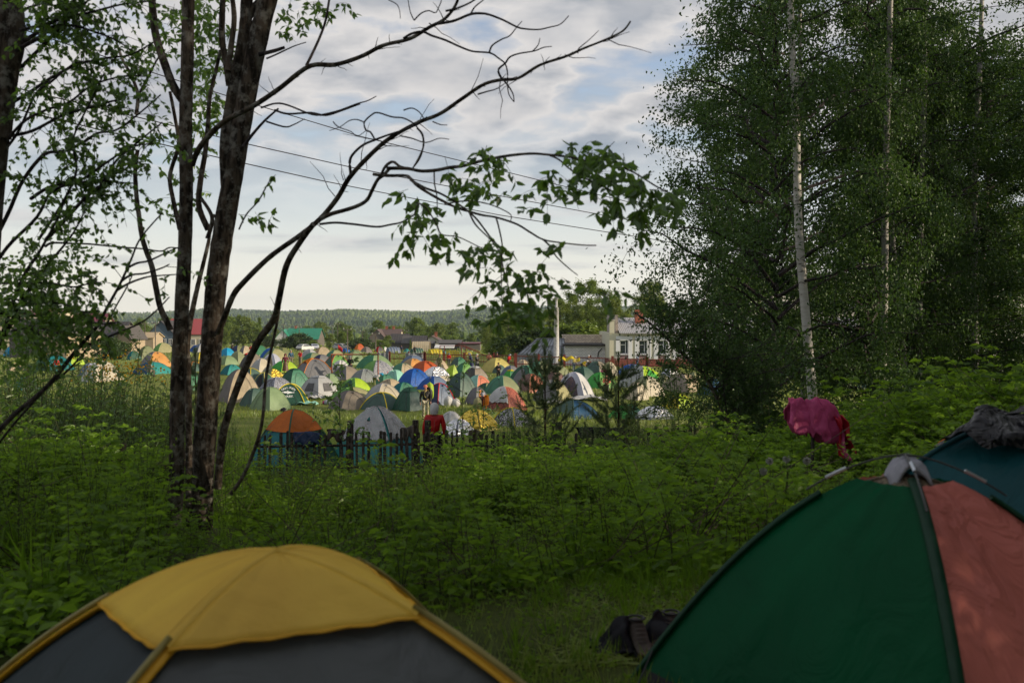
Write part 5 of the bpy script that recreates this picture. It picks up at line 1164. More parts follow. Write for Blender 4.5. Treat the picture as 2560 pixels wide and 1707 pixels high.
# ---------------------------------------------------------------- the two big trunks with their limbs
def px_line(reg, pts, D0, D1=None):
    D1 = D0 if D1 is None else D1; n = len(pts)
    return [at(*q(reg, x, y), D0 + (D1 - D0) * i / max(1, n - 1)) for i, (x, y) in enumerate(pts)]
def limb(mb, P, r0px, r1px, D, sides=7, n=None, mi=0, wob=0.0):
    P = polyline(P, n or max(8, len(P) * 5)); r = np.linspace(r0px, r1px, len(P)) * D / F
    if wob: P = P + np.cumsum(rng.normal(size=P.shape), 0) * 0; r = r * (1 + rng.uniform(-wob, wob, len(r)))
    mb.tube(P, r, sides, mi); return P
def main_tree():
    D = 9.0; base = at(500, 1400, D); g = gz(base[0], D); root = np.array([base[0], D, g]); e = empty('bird_cherry_tree', root, 0, 'big dark tree with two main trunks at the left, its limbs reaching right', 'tree')
    def seg(name, reg, pts, r0, r1, D0=9.0, D1=None, sides=12, par=e, mat=BARK, wob=0.04, down=False):
        P = px_line(reg, pts, D0, D1)
        if down: b = P[0].copy(); P = [np.array([b[0], b[1], gz(b[0], b[1]) - 0.15])] + P
        P = [p - root for p in P]; mb = MB(); L_ = limb(mb, P, r0, r1, D0, sides, wob=wob); mb.build(name, mat, par, True); return L_
    V_ = 'V'
    seg('trunk', V_, [(398, 1240), (405, 1100), (408, 900), (418, 700), (425, 560), (428, 420), (426, 300), (430, 150), (433, -40), (436, -200)], 20, 15, 8.9, down=True)
    seg('trunk', V_, [(462, 1220), (468, 1050), (480, 880), (488, 760), (498, 640), (515, 520), (536, 400), (556, 280), (578, 160), (600, 60), (628, -60), (650, -200)], 29, 23, 9.1, down=True)
    seg('limb', 'Z1', [(1500, 1380), (1475, 1000), (1510, 700), (1555, 450), (1600, 200), (1612, 0), (1615, -300)], 17, 15, 9.1)
    seg('limb', 'Z1', [(1500, 560), (1480, 430), (1450, 250), (1455, 0), (1460, -200)], 9, 7, 9.1)
    seg('limb', 'Z1', [(1490, 460), (1510, 300), (1530, 120), (1510, -60)], 8, 6, 9.0)
    seg('limb', 'Z1', [(1600, 160), (1660, 50), (1720, -20), (1800, -160)], 10, 8, 9.1)
    seg('limb', 'Z1', [(1190, 650), (1130, 560), (1080, 430), (1030, 280), (1005, 150), (990, -60), (990, -200)], 11, 9, 8.9)
    seg('limb', 'Z1', [(1175, 1500), (1130, 1300), (1110, 1150), (1160, 980), (1165, 900), (1130, 700), (1110, 600)], 6, 4, 8.8)
    seg('limb', 'Z5', [(1430, 1090), (1400, 1020), (1345, 900), (1310, 740), (1275, 560), (1225, 420), (1190, 300), (1165, 120), (1145, -40), (1135, -250), (1155, -420)], 8, 5, 8.8)
    seg('limb', 'Z1', [(890, 750), (900, 620), (860, 500), (800, 390), (760, 280)], 5, 3, 8.8)
    seg('limb', 'Z1', [(905, 620), (960, 520), (1010, 420), (1040, 370)], 3.5, 2, 8.8)
    # middle thin stem
    seg('stem', 'Z5', [(1580, 1560), (1570, 1250), (1600, 1000), (1660, 720), (1700, 560), (1750, 350), (1765, 220), (1800, 120)], 9, 3, 9.3, down=True)
    seg('stem', 'Z1', [(1360, 1500), (1300, 1350), (1310, 1180), (1340, 1000), (1360, 800), (1370, 640), (1420, 420), (1440, 330)], 8, 4, 9.3)
    seg('stem', 'Z1', [(1355, 1560), (1385, 1420), (1310, 1290)], 6, 4, 9.2)
    # strand climbing beside the right trunk and the low limb
    L0 = seg('limb', V_, [(500, 1120), (512, 1000), (545, 890), (590, 790), (628, 735), (640, 690), (658, 610), (690, 555), (720, 515)], 10, 6, 9.0, 8.0)
    seg('limb', V_, [(530, 1135), (565, 1080), (600, 980), (612, 860), (640, 720), (646, 640)], 5, 3, 8.7)
    # limb A from the trunk to the far upper right
    A = seg('limb', V_, [(500, 765), (512, 738), (535, 680), (560, 648), (620, 590), (690, 540), (735, 503), (775, 455), (805, 405), (860, 347), (900, 315), (960, 282), (1010, 262), (1060, 228), (1110, 195), (1150, 184), (1190, 180), (1240, 150), (1300, 130), (1340, 112), (1390, 92), (1430, 72), (1448, 50)], 7.5, 1.6, 9.0, 6.6, 8)
    B = seg('limb', V_, [(442, 378), (455, 345), (482, 310), (520, 276), (580, 245), (640, 205), (710, 153), (770, 149), (830, 130), (880, 105), (940, 90), (985, 64), (1020, 45), (1045, 15), (1060, -25)], 7.5, 2.6, 8.9, 7.0, 8)
    tw = lambda reg, pts, r0=2.6, r1=1.0, D0=7.0, D1=None, nm='twig': seg(nm, reg, pts, r0, r1, D0, D1, 5, wob=0.0, mat=BARK_THIN)
    tw('Z2', [(750, 160), (870, 140), (980, 97), (1050, 90), (1110, 100), (1200, 135), (1290, 180), (1350, 192), (1430, 195), (1500, 180), (1570, 160), (1625, 105)], 4, 1.2)
    tw('Z2', [(545, 255), (600, 222), (670, 210), (730, 235), (820, 265), (920, 310), (1000, 338), (1110, 348), (1170, 385), (1210, 420), (1225, 480), (1225, 560), (1235, 620), (1265, 665)], 3.6, 1.2, 7.2)
    tw('Z2', [(1105, 348), (1125, 300), (1185, 260), (1240, 235), (1285, 180), (1320, 140)], 2.6, 1.0)
    tw('Z2', [(1190, 520), (1165, 460), (1210, 415), (1240, 375), (1300, 352), (1400, 335), (1460, 312), (1515, 305)], 3.2, 1.2, 6.9)
    tw('Z2', [(1390, 335), (1425, 295), (1437, 250)], 1.8, 0.9, 6.9)
    tw('Z2', [(1195, 520), (1235, 570), (1262, 620), (1268, 668)], 2.6, 1.1, 6.9)
    tw('Z2', [(820, 75), (900, 55), (980, 20), (1040, -20)], 3, 2, 7.0); tw('Z2', [(985, 95), (1010, 50), (1070, 0)], 2.4, 1.5, 7.0)
    tw('Z2', [(615, 135), (660, 90), (710, 72), (755, 85), (780, 40), (795, 0)], 2.0, 1.2); tw('Z2', [(615, 135), (590, 80), (575, 0)], 1.6, 1.0); tw('Z2', [(445, 0), (500, 30), (520, 70), (525, 125)], 1.5, 0.8)
    tw('Z2', [(0, 755), (120, 725), (240, 680), (310, 660), (368, 630)], 2.5, 1.2, 8.0); tw('V', [(600, 248), (645, 238), (712, 262), (735, 265)], 2.5, 2.0, 8.5, 8.0)
    tw('Z1', [(1590, 960), (1650, 880), (1730, 790), (1820, 710)], 5, 2.5, 8.8); tw('Z1', [(1740, 795), (1860, 830), (1920, 815), (1990, 778)], 2.6, 1.2, 8.8); tw('Z1', [(1795, 720), (1880, 745), (2030, 738), (2130, 755), (2230, 725), (2352, 680)], 2.8, 2.0, 8.6, 8.1)
    tw('Z1', [(1690, 360), (1790, 335), (1860, 312)], 6, 4, 9.0); tw('Z1', [(1740, 385), (1800, 360), (1880, 322), (1930, 300), (2000, 278)], 2.6, 1.2, 8.9)
    tw('Z1', [(2000, 430), (2040, 350), (2090, 240), (2125, 140), (2150, 0)], 4, 3, 8.0)
    tw('Z2', [(200, 1140), (195, 1060), (215, 1010), (280, 950), (360, 915), (440, 885), (540, 852), (620, 820), (700, 765)], 4, 2, 7.3)
    tw('Z2', [(360, 915), (330, 865), (300, 850), (290, 800), (340, 750), (380, 738), (470, 765), (540, 772), (600, 800), (640, 840), (672, 900), (670, 980), (650, 1040), (610, 1095)], 2.4, 1.6, 7.1)
    tw('Z2', [(290, 800), (240, 782), (190, 790), (130, 830), (60, 855)], 1.8, 0.8); tw('Z2', [(85, 795), (120, 830), (200, 860), (245, 890), (300, 855)], 1.6, 0.9)
    tw('Z2', [(545, 722), (600, 708), (650, 735), (690, 795)], 2, 1.2, 7.1); tw('Z2', [(520, 888), (600, 905), (690, 932), (780, 905), (845, 912)], 2, 1.0, 7.1); tw('Z2', [(735, 795), (785, 815), (832, 818)], 1.8, 1.0)
    tw('Z2', [(1685, 350), (1690, 320), (1760, 260), (1822, 200)], 1.8, 0.8, 6.7); tw('Z2', [(1030, 618), (1090, 600), (1150, 583), (1210, 545)], 2.4, 1.0, 6.9)
    tw('Z2', [(0, 1465), (100, 1455), (220, 1465), (370, 1482), (460, 1468), (540, 1450), (620, 1400)], 3.2, 2.0, 7.6, 7.0)
    mb = MB(); r = np.random.default_rng(12)
    for ln_, cnt in ((A, 46), (B, 34), (L0, 8)):
        for i in range(cnt):
            j = r.integers(len(ln_) // 4, len(ln_) - 2); t_ = unit(ln_[j + 1] - ln_[j]); d = unit(t_ * 0.7 + r.normal(size=3) * [0.7, 0.5, 0.7]); L_ = 0.05 + 0.32 * r.random() ** 2.5; s = np.linspace(0, 1, 5)[:, None]
            mb.tube(ln_[j] + d * L_ * s + np.cumsum(r.normal(size=(5, 3)), 0) * 0.035 * L_, np.linspace(0.004, 0.0015, 5), 4, 1, caps=False)
    mbs = mb
    # leafy branches
    M1 = seg('limb', 'Z4', [(-294, 729), (-210, 690), (-110, 662), (-20, 632), (50, 590), (90, 515), (130, 440), (175, 405), (215, 360)], 5.5, 3.8, 7.6, 7.0, 7)
    seg('limb', 'Z4', [(150, 420), (185, 345), (240, 308), (290, 340), (340, 356)], 4, 3, 7.1, 6.9, 6)
    b1 = seg('limb', 'Z4', [(200, 356), (340, 357), (450, 376), (560, 370), (660, 350), (750, 340), (830, 318), (900, 300), (1000, 278), (1100, 262), (1190, 252), (1280, 248), (1370, 255), (1450, 262), (1600, 285), (1750, 330), (1900, 345), (2000, 380), (2100, 440), (2180, 490), (2250, 525), (2330, 565)], 5, 1.4, 6.9, 5.6, 6)
    b1b = seg('limb', 'Z4', [(1380, 255), (1460, 290), (1530, 350), (1600, 400), (1720, 460), (1850, 520), (1960, 560), (2060, 620), (2100, 700), (2110, 800)], 2.6, 1.2, 6.2, 5.7, 5)
    b2 = seg('limb', 'Z4', [(100, 400), (200, 410), (330, 410), (370, 430), (430, 490), (560, 570), (700, 640), (800, 672), (900, 700), (1000, 716), (1150, 765), (1250, 825), (1350, 880), (1500, 905), (1640, 920), (1735, 922)], 4.5, 1.5, 7.0, 6.0, 6)
    b2b = seg('limb', 'Z4', [(1350, 882), (1410, 940), (1440, 1000), (1530, 1085), (1600, 1140)], 2.6, 1.2, 6.2, 6.0, 5)
    b3 = seg('limb', 'Z4', [(370, 440), (480, 500), (600, 545), (740, 630), (850, 720), (950, 850), (1030, 950), (1045, 1050), (1070, 1160), (1100, 1260), (1110, 1350), (1150, 1450)], 3.2, 1.2, 6.8, 6.2, 5)
    b4 = seg('limb', 'Z4', [(800, 675), (850, 770), (960, 880), (1020, 960)], 2.6, 1.4, 6.4, 6.2, 5); b5 = seg('limb', 'Z4', [(1000, 718), (1020, 790), (1045, 920), (1040, 1050), (1040, 1250), (1045, 1400)], 2.4, 1.0, 6.4, 6.2, 5)
    b6 = seg('limb', 'Z4', [(400, 690), (430, 620), (480, 640), (560, 760), (600, 840), (720, 860), (850, 920), (950, 970)], 2.2, 1.2, 6.6, 6.3, 5)
    seg('limb', 'Z4', [(545, 370), (548, 470), (565, 560), (568, 690)], 2, 1.2, 6.8, 6.7, 4); seg('limb', 'Z4', [(420, 60), (460, 110), (465, 200), (420, 300), (385, 360)], 2.6, 1.8, 6.9, 6.9, 4); seg('limb', 'Z4', [(620, 620), (740, 598), (850, 600), (950, 620), (1050, 660), (1110, 700), (1105, 750)], 2, 1.2, 6.5, 6.4, 4)
    mb = mbs
    def clump(reg, cx, cy, rx, ry, n, D, dd=0.25, ll=0.078, seed=1):
        """short twigs with hanging leaves around a point of a branch"""
        r = np.random.default_rng(seed + int(cx)); P, Dv, Nv = [], [], []
        n = int(n * 1.35) if D > 8 else int(n * 0.9); k_ = max(1, n // 7)
        for i in range(k_):
            a = at(*q(reg, cx + r.uniform(-rx, rx), cy + r.uniform(-ry, ry)), D + r.uniform(-dd, dd)) - root; d = unit(r.normal(size=3) * [1, 0.6, 0.8]); L_ = 0.16
            s = np.linspace(0, 1, 4)[:, None]; qv = a + d * L_ * (s - 0.3) - np.array([0, 0, 0.05]) * s ** 2; mb.tube(qv, [0.0022, 0.0018, 0.0014, 0.001], 3, 1, caps=False)
            for j in range(7):
                u = r.uniform(0, 1); P.append(qv[0] + (qv[-1] - qv[0]) * u); Dv.append(unit(d * 0.5 + r.normal(size=3) * [0.8, 0.6, 0.5] - np.array([0, 0, 0.7]))); Nv.append(r.normal(size=3) * 0.7 + [0, -0.7, 0.5])
        m_ = len(P); V, Fa, per = leafset(np.array(P), np.array(Dv), np.array(Nv), r.uniform(0.7, 1.15, m_) * ll, r.uniform(0.8, 1.1, m_) * ll * 0.46, 0.22); mb.add(V, Fa, 0, np.repeat(r.random(m_), per))
    Z = 'Z4'
    for c in [(700, 430, 70, 60, 38, 6.6), (820, 470, 80, 60, 44, 6.5), (930, 230, 90, 60, 34, 6.5), (950, 340, 90, 50, 34, 6.4), (960, 470, 90, 70, 34, 6.4), (600, 345, 60, 25, 14, 6.8), (1080, 290, 60, 40, 12, 6.3),
              (1400, 400, 80, 50, 26, 6.1), (1330, 520, 70, 60, 26, 6.1), (1600, 230, 70, 60, 34, 6.0), (1700, 300, 110, 70, 60, 5.9), (1850, 230, 80, 60, 36, 5.9), (1780, 420, 120, 60, 60, 5.9), (1560, 520, 70, 60, 26, 6.0), (1650, 330, 80, 60, 30, 6.0), (1930, 330, 70, 70, 34, 5.8),
              (1990, 480, 90, 60, 44, 5.8), (2080, 590, 100, 70, 50, 5.7), (2230, 560, 90, 60, 40, 5.6), (2330, 530, 40, 50, 18, 5.5), (1830, 600, 90, 60, 40, 5.8), (1860, 680, 80, 50, 26, 5.8), (2080, 750, 70, 70, 36, 5.7), (2110, 380, 60, 30, 9, 5.7), (1300, 610, 50, 40, 12, 6.1),
              (270, 500, 60, 30, 12, 6.9), (330, 560, 50, 40, 9, 6.9), (450, 630, 60, 50, 30, 6.7), (400, 720, 80, 70, 46, 6.7), (520, 740, 60, 60, 30, 6.6), (400, 830, 60, 50, 20, 6.6), (300, 950, 30, 40, 5, 6.6), (650, 830, 60, 40, 20, 6.5), (560, 990, 40, 50, 8, 6.5), (470, 880, 30, 30, 5, 6.6),
              (830, 960, 80, 60, 36, 6.4), (900, 940, 60, 50, 22, 6.4), (1040, 980, 60, 60, 26, 6.3), (850, 1060, 60, 50, 20, 6.3), (900, 1170, 60, 50, 18, 6.3), (820, 1270, 50, 40, 10, 6.3), (1060, 1110, 60, 50, 22, 6.3), (1130, 1190, 90, 50, 36, 6.2), (1250, 1210, 80, 60, 36, 6.2), (1270, 1110, 60, 40, 18, 6.2),
              (1060, 1280, 80, 50, 26, 6.2), (1170, 1330, 70, 50, 24, 6.2), (1320, 1290, 70, 40, 24, 6.1), (990, 1370, 60, 40, 18, 6.2), (950, 1460, 50, 50, 18, 6.1), (1100, 1440, 80, 60, 30, 6.0), (1200, 1500, 90, 50, 30, 6.0), (1370, 1400, 50, 60, 14, 6.0), (1500, 880, 50, 30, 7, 6.0), (1460, 960, 30, 25, 4, 6.0), (1380, 1500, 50, 40, 10, 5.8),
              (1530, 1215, 30, 10, 3, 5.4), (1900, 1260, 50, 40, 8, 5.2), (1800, 1330, 60, 40, 8, 5.0)]:
        clump(Z, *c)
    for c in [(1720, 1390, 80, 60, 16, 6.8), (1650, 1430, 50, 40, 9, 6.8), (1740, 1230, 30, 60, 6, 6.8)]: clump('Z1', *c)
    tw('Z1', [(1560, 1500), (1610, 1400), (1690, 1310), (1750, 1200), (1772, 1165)], 2.4, 1.2, 6.8)
    # foliage high up behind the trunks and beside them
    for c in [(1330, 120, 140, 150, 150, 9.6), (1400, 330, 120, 110, 90, 9.6), (1320, 560, 120, 130, 110, 9.6), (1380, 740, 100, 120, 90, 9.7), (1300, 900, 90, 110, 55, 9.7), (1560, 500, 60, 90, 26, 9.7), (1560, 760, 50, 60, 14, 9.7), (1100, 150, 110, 110, 90, 9.6), (1110, 330, 80, 90, 36, 9.6), (1130, 1100, 80, 140, 46, 9.6), (1120, 1330, 60, 100, 26, 9.6), (1020, 950, 90, 90, 40, 9.6),
              (2010, 40, 120, 60, 36, 8.6), (2180, 60, 120, 60, 40, 8.6), (1930, 130, 100, 60, 30, 8.6), (1890, 200, 60, 40, 16, 8.7), (2100, 130, 50, 40, 10, 8.6)]:
        clump('Z1', *c, 0.5, 0.07)
    for c in [(1300, 100, 120, 150, 110, 10.3), (1360, 520, 120, 180, 110, 10.4), (960, 300, 60, 60, 20, 10.0), (1300, 1180, 60, 120, 24, 10.0)]: clump('Z1', *c, 0.5, 0.07, 9)
    mb.build('foliage', [LEAF_NEAR, BARK_THIN], e)
main_tree()

# the fan of leafy branches at the left edge
def left_tree():
    D = 7.4; b = at(-90, 1250, D); g = gz(b[0], D); root = np.array([b[0], D, g]); e = empty('fanning_tree', root, 0, 'leafy tree at the left edge with branches fanning up to the right', 'tree')
    mb = MB(); mt = MB()
    def L_(reg, pts, r0, r1, D0=7.4, D1=None, n=6, target=mb, mi=1):
        P = [p - root for p in px_line(reg, pts, D0, D1)]; P = polyline(P, max(8, len(P) * 4)); target.tube(P, np.linspace(r0, r1, len(P)) * D0 / F, n, mi); return P
    L_('Z1', [(-260, 3300), (-120, 2200), (-60, 1400), (-20, 1000), (20, 600), (40, 300), (20, 0), (10, -300)], 30, 20, n=10, target=mt, mi=0)
    L_('Z1', [(0, 900), (50, 500), (95, 300), (100, 120), (85, 0), (80, -200)], 26, 20, n=10, target=mt, mi=0)
    lines = []
    br = [[(40, 560), (150, 430), (300, 280), (450, 120), (560, 20), (640, -80)], [(30, 700), (200, 600), (350, 500), (520, 420), (700, 380), (850, 360), (1000, 280)], [(10, 960), (150, 800), (300, 720), (450, 670), (600, 560), (800, 500), (950, 500)],
          [(100, 330), (250, 250), (360, 170), (480, 170), (620, 210), (750, 260), (860, 330)], [(130, 200), (300, 160), (420, 120), (600, 80), (800, 30), (980, 10)], [(0, 1020), (120, 860), (230, 620), (330, 540), (480, 420), (600, 400)],
          [(0, 1500), (60, 1380), (150, 1180), (290, 1010), (420, 990), (560, 920), (640, 870), (760, 850), (900, 750), (1050, 620)], [(-40, 1740), (60, 1600), (240, 1420), (330, 1260), (480, 1200), (640, 1180), (760, 1190), (900, 1200)],
          [(250, 1568), (400, 1340), (480, 1180), (500, 1080), (480, 900), (600, 650), (680, 480)], [(300, 1568), (430, 1430), (560, 1290), (660, 1210), (760, 1050), (900, 930), (1060, 800)], [(0, 900), (200, 860), (400, 760), (600, 700), (820, 640)],
          [(140, 70), (300, 10), (420, -60)], [(120, 290), (280, 190), (430, 60), (520, -40)], [(200, 1300), (330, 1220), (520, 1180), (700, 1060), (860, 960), (1000, 940)]]
    for i, p in enumerate(br): lines.append((L_('Z1', p, 5.5 - 2.5 * (i % 3) / 3, 1.6, 7.6 - 0.1 * (i % 5), 7.0), 15))
    br2 = [[(-80, 1300), (60, 1100), (180, 850), (330, 640), (420, 520), (600, 300), (720, 80)], [(-80, 1500), (60, 1000), (200, 640), (340, 420), (500, 120), (560, -60)], [(0, 700), (100, 700), (300, 695), (450, 700), (600, 730), (740, 700), (820, 640)],
           [(-60, 1990), (120, 1800), (400, 1560), (640, 1260), (800, 1080), (900, 900), (1010, 700), (1100, 500), (1180, 320), (1360, 110)], [(640, 1250), (800, 1190), (1000, 1110), (1200, 1020), (1330, 910), (1420, 815)], [(-40, 2080), (150, 1840), (410, 1560), (600, 1400), (880, 1060), (980, 880), (1060, 740), (1110, 630)],
           [(380, 390), (440, 360), (600, 365), (750, 370), (1000, 395), (1200, 410), (1350, 430), (1420, 400), (1500, 405)], [(1060, 575), (1150, 530), (1250, 510), (1400, 440), (1490, 400)], [(1020, 680), (1100, 630), (1220, 615), (1360, 570), (1420, 540)], [(980, 760), (1080, 700), (1220, 650), (1330, 635), (1480, 625)],
           [(-40, 850), (120, 830), (250, 880), (400, 860), (560, 880), (700, 940), (820, 930)], [(-60, 960), (150, 940), (330, 980), (500, 1000), (700, 1010), (860, 1040), (1000, 1020)], [(-40, 1130), (200, 1080), (400, 1090), (560, 1150)]]
    for i, p in enumerate(br2): lines.append((L_('Z5', p, 6.5 if i < 2 or i == 3 else 3.2, 1.5, 7.6 - 0.1 * (i % 5), 6.9), 14 if i not in (3, 4, 5, 6, 7, 8, 9) else 1))
    mt.build('trunk', BARK, e, True)
    sprays(mb, [(l_, int(c_ * 1.9)) for l_, c_ in lines], 10, 0.044, 0.66, 0.34, 21, 0.45, u0=0.2)
    # denser leaves low at the left
    r = np.random.default_rng(4); P, Dv, Nv = [], [], []
    for (cx, cy, rx, ry, n) in [(150, 600, 260, 160, 170), (350, 720, 300, 170, 260), (150, 830, 300, 170, 260), (450, 850, 280, 130, 220), (250, 980, 320, 160, 320), (600, 960, 220, 110, 140), (150, 1140, 260, 150, 240), (430, 560, 220, 120, 140), (300, 1260, 300, 140, 240), (100, 1400, 180, 150, 160), (700, 1090, 150, 120, 100), (560, 1160, 200, 110, 120), (700, 450, 120, 60, 60), (560, 250, 160, 100, 80)]:
        for i in range(int(n * 0.62)):
            P.append(at(*q('Z5', r.normal(cx, rx * 0.6), r.normal(cy, ry * 0.6)), r.uniform(6.6, 8.2)) - root); Dv.append(unit(r.normal(size=3) - [0, 0, 0.6])); Nv.append(r.normal(size=3) + [0, 0, 0.6])
    n = len(P); V, Fa, per = leafset(np.array(P), np.array(Dv), np.array(Nv), r.uniform(0.7, 1.2, n) * 0.046, r.uniform(0.7, 1.2, n) * 0.030); mb.add(V, Fa, 0, np.repeat(r.random(n), per))
    mb.build('crown', [LEAF_NEAR, BARK_THIN], e)
left_tree()

# ---------------------------------------------------------------- shrubs, saplings, young pines
def willow_shrub(seed, nst=9, h=3.0, spread=0.9, nl=60):
    r = np.random.default_rng(seed); mb = MB(); P, Dv, Nv = [], [], []
    for i in range(nst):
        a = r.uniform(0, 6.28); s = np.linspace(0, 1, 9)[:, None]; o = np.array([math.cos(a), math.sin(a), 0]); hh = h * r.uniform(0.6, 1.05)
        q_ = o * spread * r.uniform(0.2, 1) * s ** 1.3 + np.array([0, 0, 1]) * hh * s + np.cumsum(r.normal(size=(9, 3)) * 0.015, 0); mb.tube(q_, np.linspace(0.014, 0.004, 9), 4, 1, caps=False)
        for k_ in range(nl):
            u = r.uniform(0.2, 1) * 8; j = min(7, int(u)); d = unit(r.normal(size=3) * [1, 1, 0.4] + [0, 0, 0.7]); b = q_[j] + (q_[j + 1] - q_[j]) * (u - j)
            for m_ in range(3): P.append(b + d * 0.07 * m_); Dv.append(unit(d + r.normal(size=3) * 0.6)); Nv.append(r.normal(size=3) + [0, 0, 0.5])
    n = len(P); V, Fa, per = leafset(np.array(P), np.array(Dv), np.array(Nv), r.uniform(0.7, 1.2, n) * 0.07, r.uniform(0.7, 1.2, n) * 0.019, simple=True); mb.add(V, Fa, 0, np.repeat(r.random(n), per)); return mb.mesh('shrub')
WS = [willow_shrub(31), willow_shrub(32, 11, 2.6, 1.1)]
sh = [(60, 19.5, 0, 1.05, 'slender willow shrub at the far left edge of the bank'), (210, 20, 1, 1.15, 'tall willow shrub left of the yellow flowers'), (330, 22, 0, 1.1, 'willow shrub behind the short broken fence'), (585, 23.0, 1, 0.66, 'willow shrub just right of the big trunks'),
      (1600, 22, 1, 0.9, 'small leaved willow shrub under the leaning tree'), (1700, 20, 0, 0.9, 'dark willow shrub at the foot of the grove'), (1270, 24.8, 1, 0.78, 'willow bush over the fence below the coral floral tent'), (1480, 24, 0, 0.62, 'low willow between the two young pines'), (130, 15, 1, 0.72, 'near willow shrub at the left below the fanning branches')]
for px, D, k_, s, lb in sh:
    x = X(px, D); e = empty('willow_shrub', (x, D, gz(x, D)), px * 0.1, lb, 'shrub', 'willow shrubs on the bank'); e.scale = (s,) * 3; o = link('foliage', WS[k_], [LEAF_WILLOW, STEM], e)
# leafy bushes standing out of the undergrowth
def bush_mesh(seed, kind='bramble', n=46, rad=0.8, h=1.35):
    r = np.random.default_rng(seed); Vs, Fs, Ms, Ts = [], [], [], []; off = 0; T = {'bramble': T_B, 'willow': T_W}[kind]
    for i in range(n):
        V, Fq, mi, t = T[r.integers(len(T))]; a, b = r.uniform(0, 6.28), r.uniform(0, 6.28); d = r.random() ** 0.6; s = h * (1.05 - 0.45 * d ** 2) * r.uniform(0.7, 1.05); c_, s_ = math.cos(a), math.sin(a); W = V * s; lx, ly = math.cos(b) * d, math.sin(b) * d
        X_ = W[:, 0] * c_ - W[:, 1] * s_ + W[:, 2] * lx * 0.35; Y_ = W[:, 0] * s_ + W[:, 1] * c_ + W[:, 2] * ly * 0.35; Vs.append(np.stack([X_ + lx * rad, Y_ + ly * rad, W[:, 2] - 0.05], 1)); Fs.append(Fq + off); off += len(V); Ms.append(mi); Ts.append(t)
    return npmesh('foliage', np.concatenate(Vs), np.concatenate(Fs), np.concatenate(Ts), np.concatenate(Ms))
BM = [bush_mesh(51), bush_mesh(52), bush_mesh(53, 'willow', 40, 0.9, 1.5), bush_mesh(54, 'willow', 34, 0.7, 1.6)]; bsrc = {}
BL = [(1240, 9.6, 0, 0.95), (1330, 10.4, 1, 1.05), (1430, 9.4, 0, 1.0), (1120, 10.6, 1, 0.9), (1530, 11.0, 0, 0.95), (1290, 13.0, 1, 1.0), (1410, 14.0, 0, 1.1), (1170, 14.5, 2, 0.8), (1500, 15.5, 1, 1.0), (1620, 13.5, 0, 1.0), (1700, 12.0, 1, 0.9), (1760, 15.0, 0, 1.1), (1880, 14.0, 1, 0.95), (1650, 17.5, 2, 1.05), (1560, 18.5, 3, 0.95), (1790, 18.5, 2, 1.1),
      (2090, 12.5, 0, 0.95), (2200, 13.5, 1, 1.1), (2330, 12.0, 0, 1.05), (2450, 13.0, 1, 1.25), (2540, 11.5, 0, 1.3), (2130, 16.5, 1, 1.1), (2290, 17.0, 0, 1.2), (2420, 17.5, 1, 1.3), (1950, 17.0, 0, 0.9), (980, 12.0, 2, 0.75), (870, 10.5, 0, 0.7), (760, 11.5, 3, 0.75), (650, 9.6, 0, 0.6), (1010, 8.6, 1, 0.6),
      (60, 9.5, 1, 0.9), (170, 11.0, 0, 1.0), (-20, 12.5, 3, 1.2), (110, 14.0, 2, 1.25), (230, 15.5, 3, 1.2), (20, 17.0, 2, 1.5), (150, 18.5, 3, 1.5), (310, 17.5, 2, 1.3), (370, 14.5, 3, 0.9), (250, 19.5, 2, 1.5), (60, 21.0, 3, 1.6), (330, 21.5, 3, 1.5), (400, 19.0, 2, 1.15), (575, 17.0, 3, 0.75), (300, 9.0, 1, 0.55), (560, 12.5, 1, 0.6)]
_used = set(); _mk = [(-20, 'at the far left edge'), (60, 'near the left edge'), (160, 'left of the short broken fence'), (250, 'behind the short broken fence'), (330, 'just left of the big trunks'), (400, 'against the left big trunk'), (580, 'right of the big trunks'), (660, 'below the orange capped tent'), (760, 'below the blue jeans'), (870, 'below the plastic covered tent'), (1000, 'below the tall fence posts'), (1130, 'below the gold foil'), (1240, 'left of the first young pine'), (1340, 'below the first young pine'), (1430, 'between the two young pines'), (1530, 'below the second young pine'), (1620, 'left of the leaning shrub tree'), (1700, 'below the leaning shrub tree'), (1780, 'right of the leaning shrub tree'), (1880, 'left of the pink blanket'), (1950, 'under the pink blanket'), (2090, 'right of the pink blanket'), (2200, 'at the foot of the straight birch'), (2310, 'below the forked birches'), (2430, 'above the dark teal tent'), (2540, 'at the right edge')]
def blabel(px, D, k_):
    a = min(_mk, key=lambda m_: abs(m_[0] - px))[1]; b = 'near' if D < 11.7 else ('middle' if D < 16.3 else 'far'); k2 = ('broad leaved' if k_ < 2 else 'narrow leaved') ; t_ = '%s green bush %s, %s on the bank' % (k2, a, {'near': 'low down', 'middle': 'halfway', 'far': 'well back'}[b])
    if t_ in _used: t_ = 'another ' + t_
    _used.add(t_); return t_
for px, D, k_, s in BL:
    x = X(px, D); p_ = (x, D, gz(x, D)); s *= np.interp(px, [400, 450, 1150, 1250, 1450, 1650, 1700], [1, .62, .50, .52, .56, .72, 1.0]); lb = blabel(px, D, k_)
    if k_ not in bsrc: bsrc[k_] = empty('leafy_bush', p_, 0, lb, 'bush', 'bushes on the bank'); bsrc[k_].scale = (s,) * 3; link('foliage', BM[k_], [LEAF_UNDER if k_ < 2 else LEAF_WILLOW, STEM], bsrc[k_])
    else: copy_tree(bsrc[k_], p_, px * 0.37, s, lb)
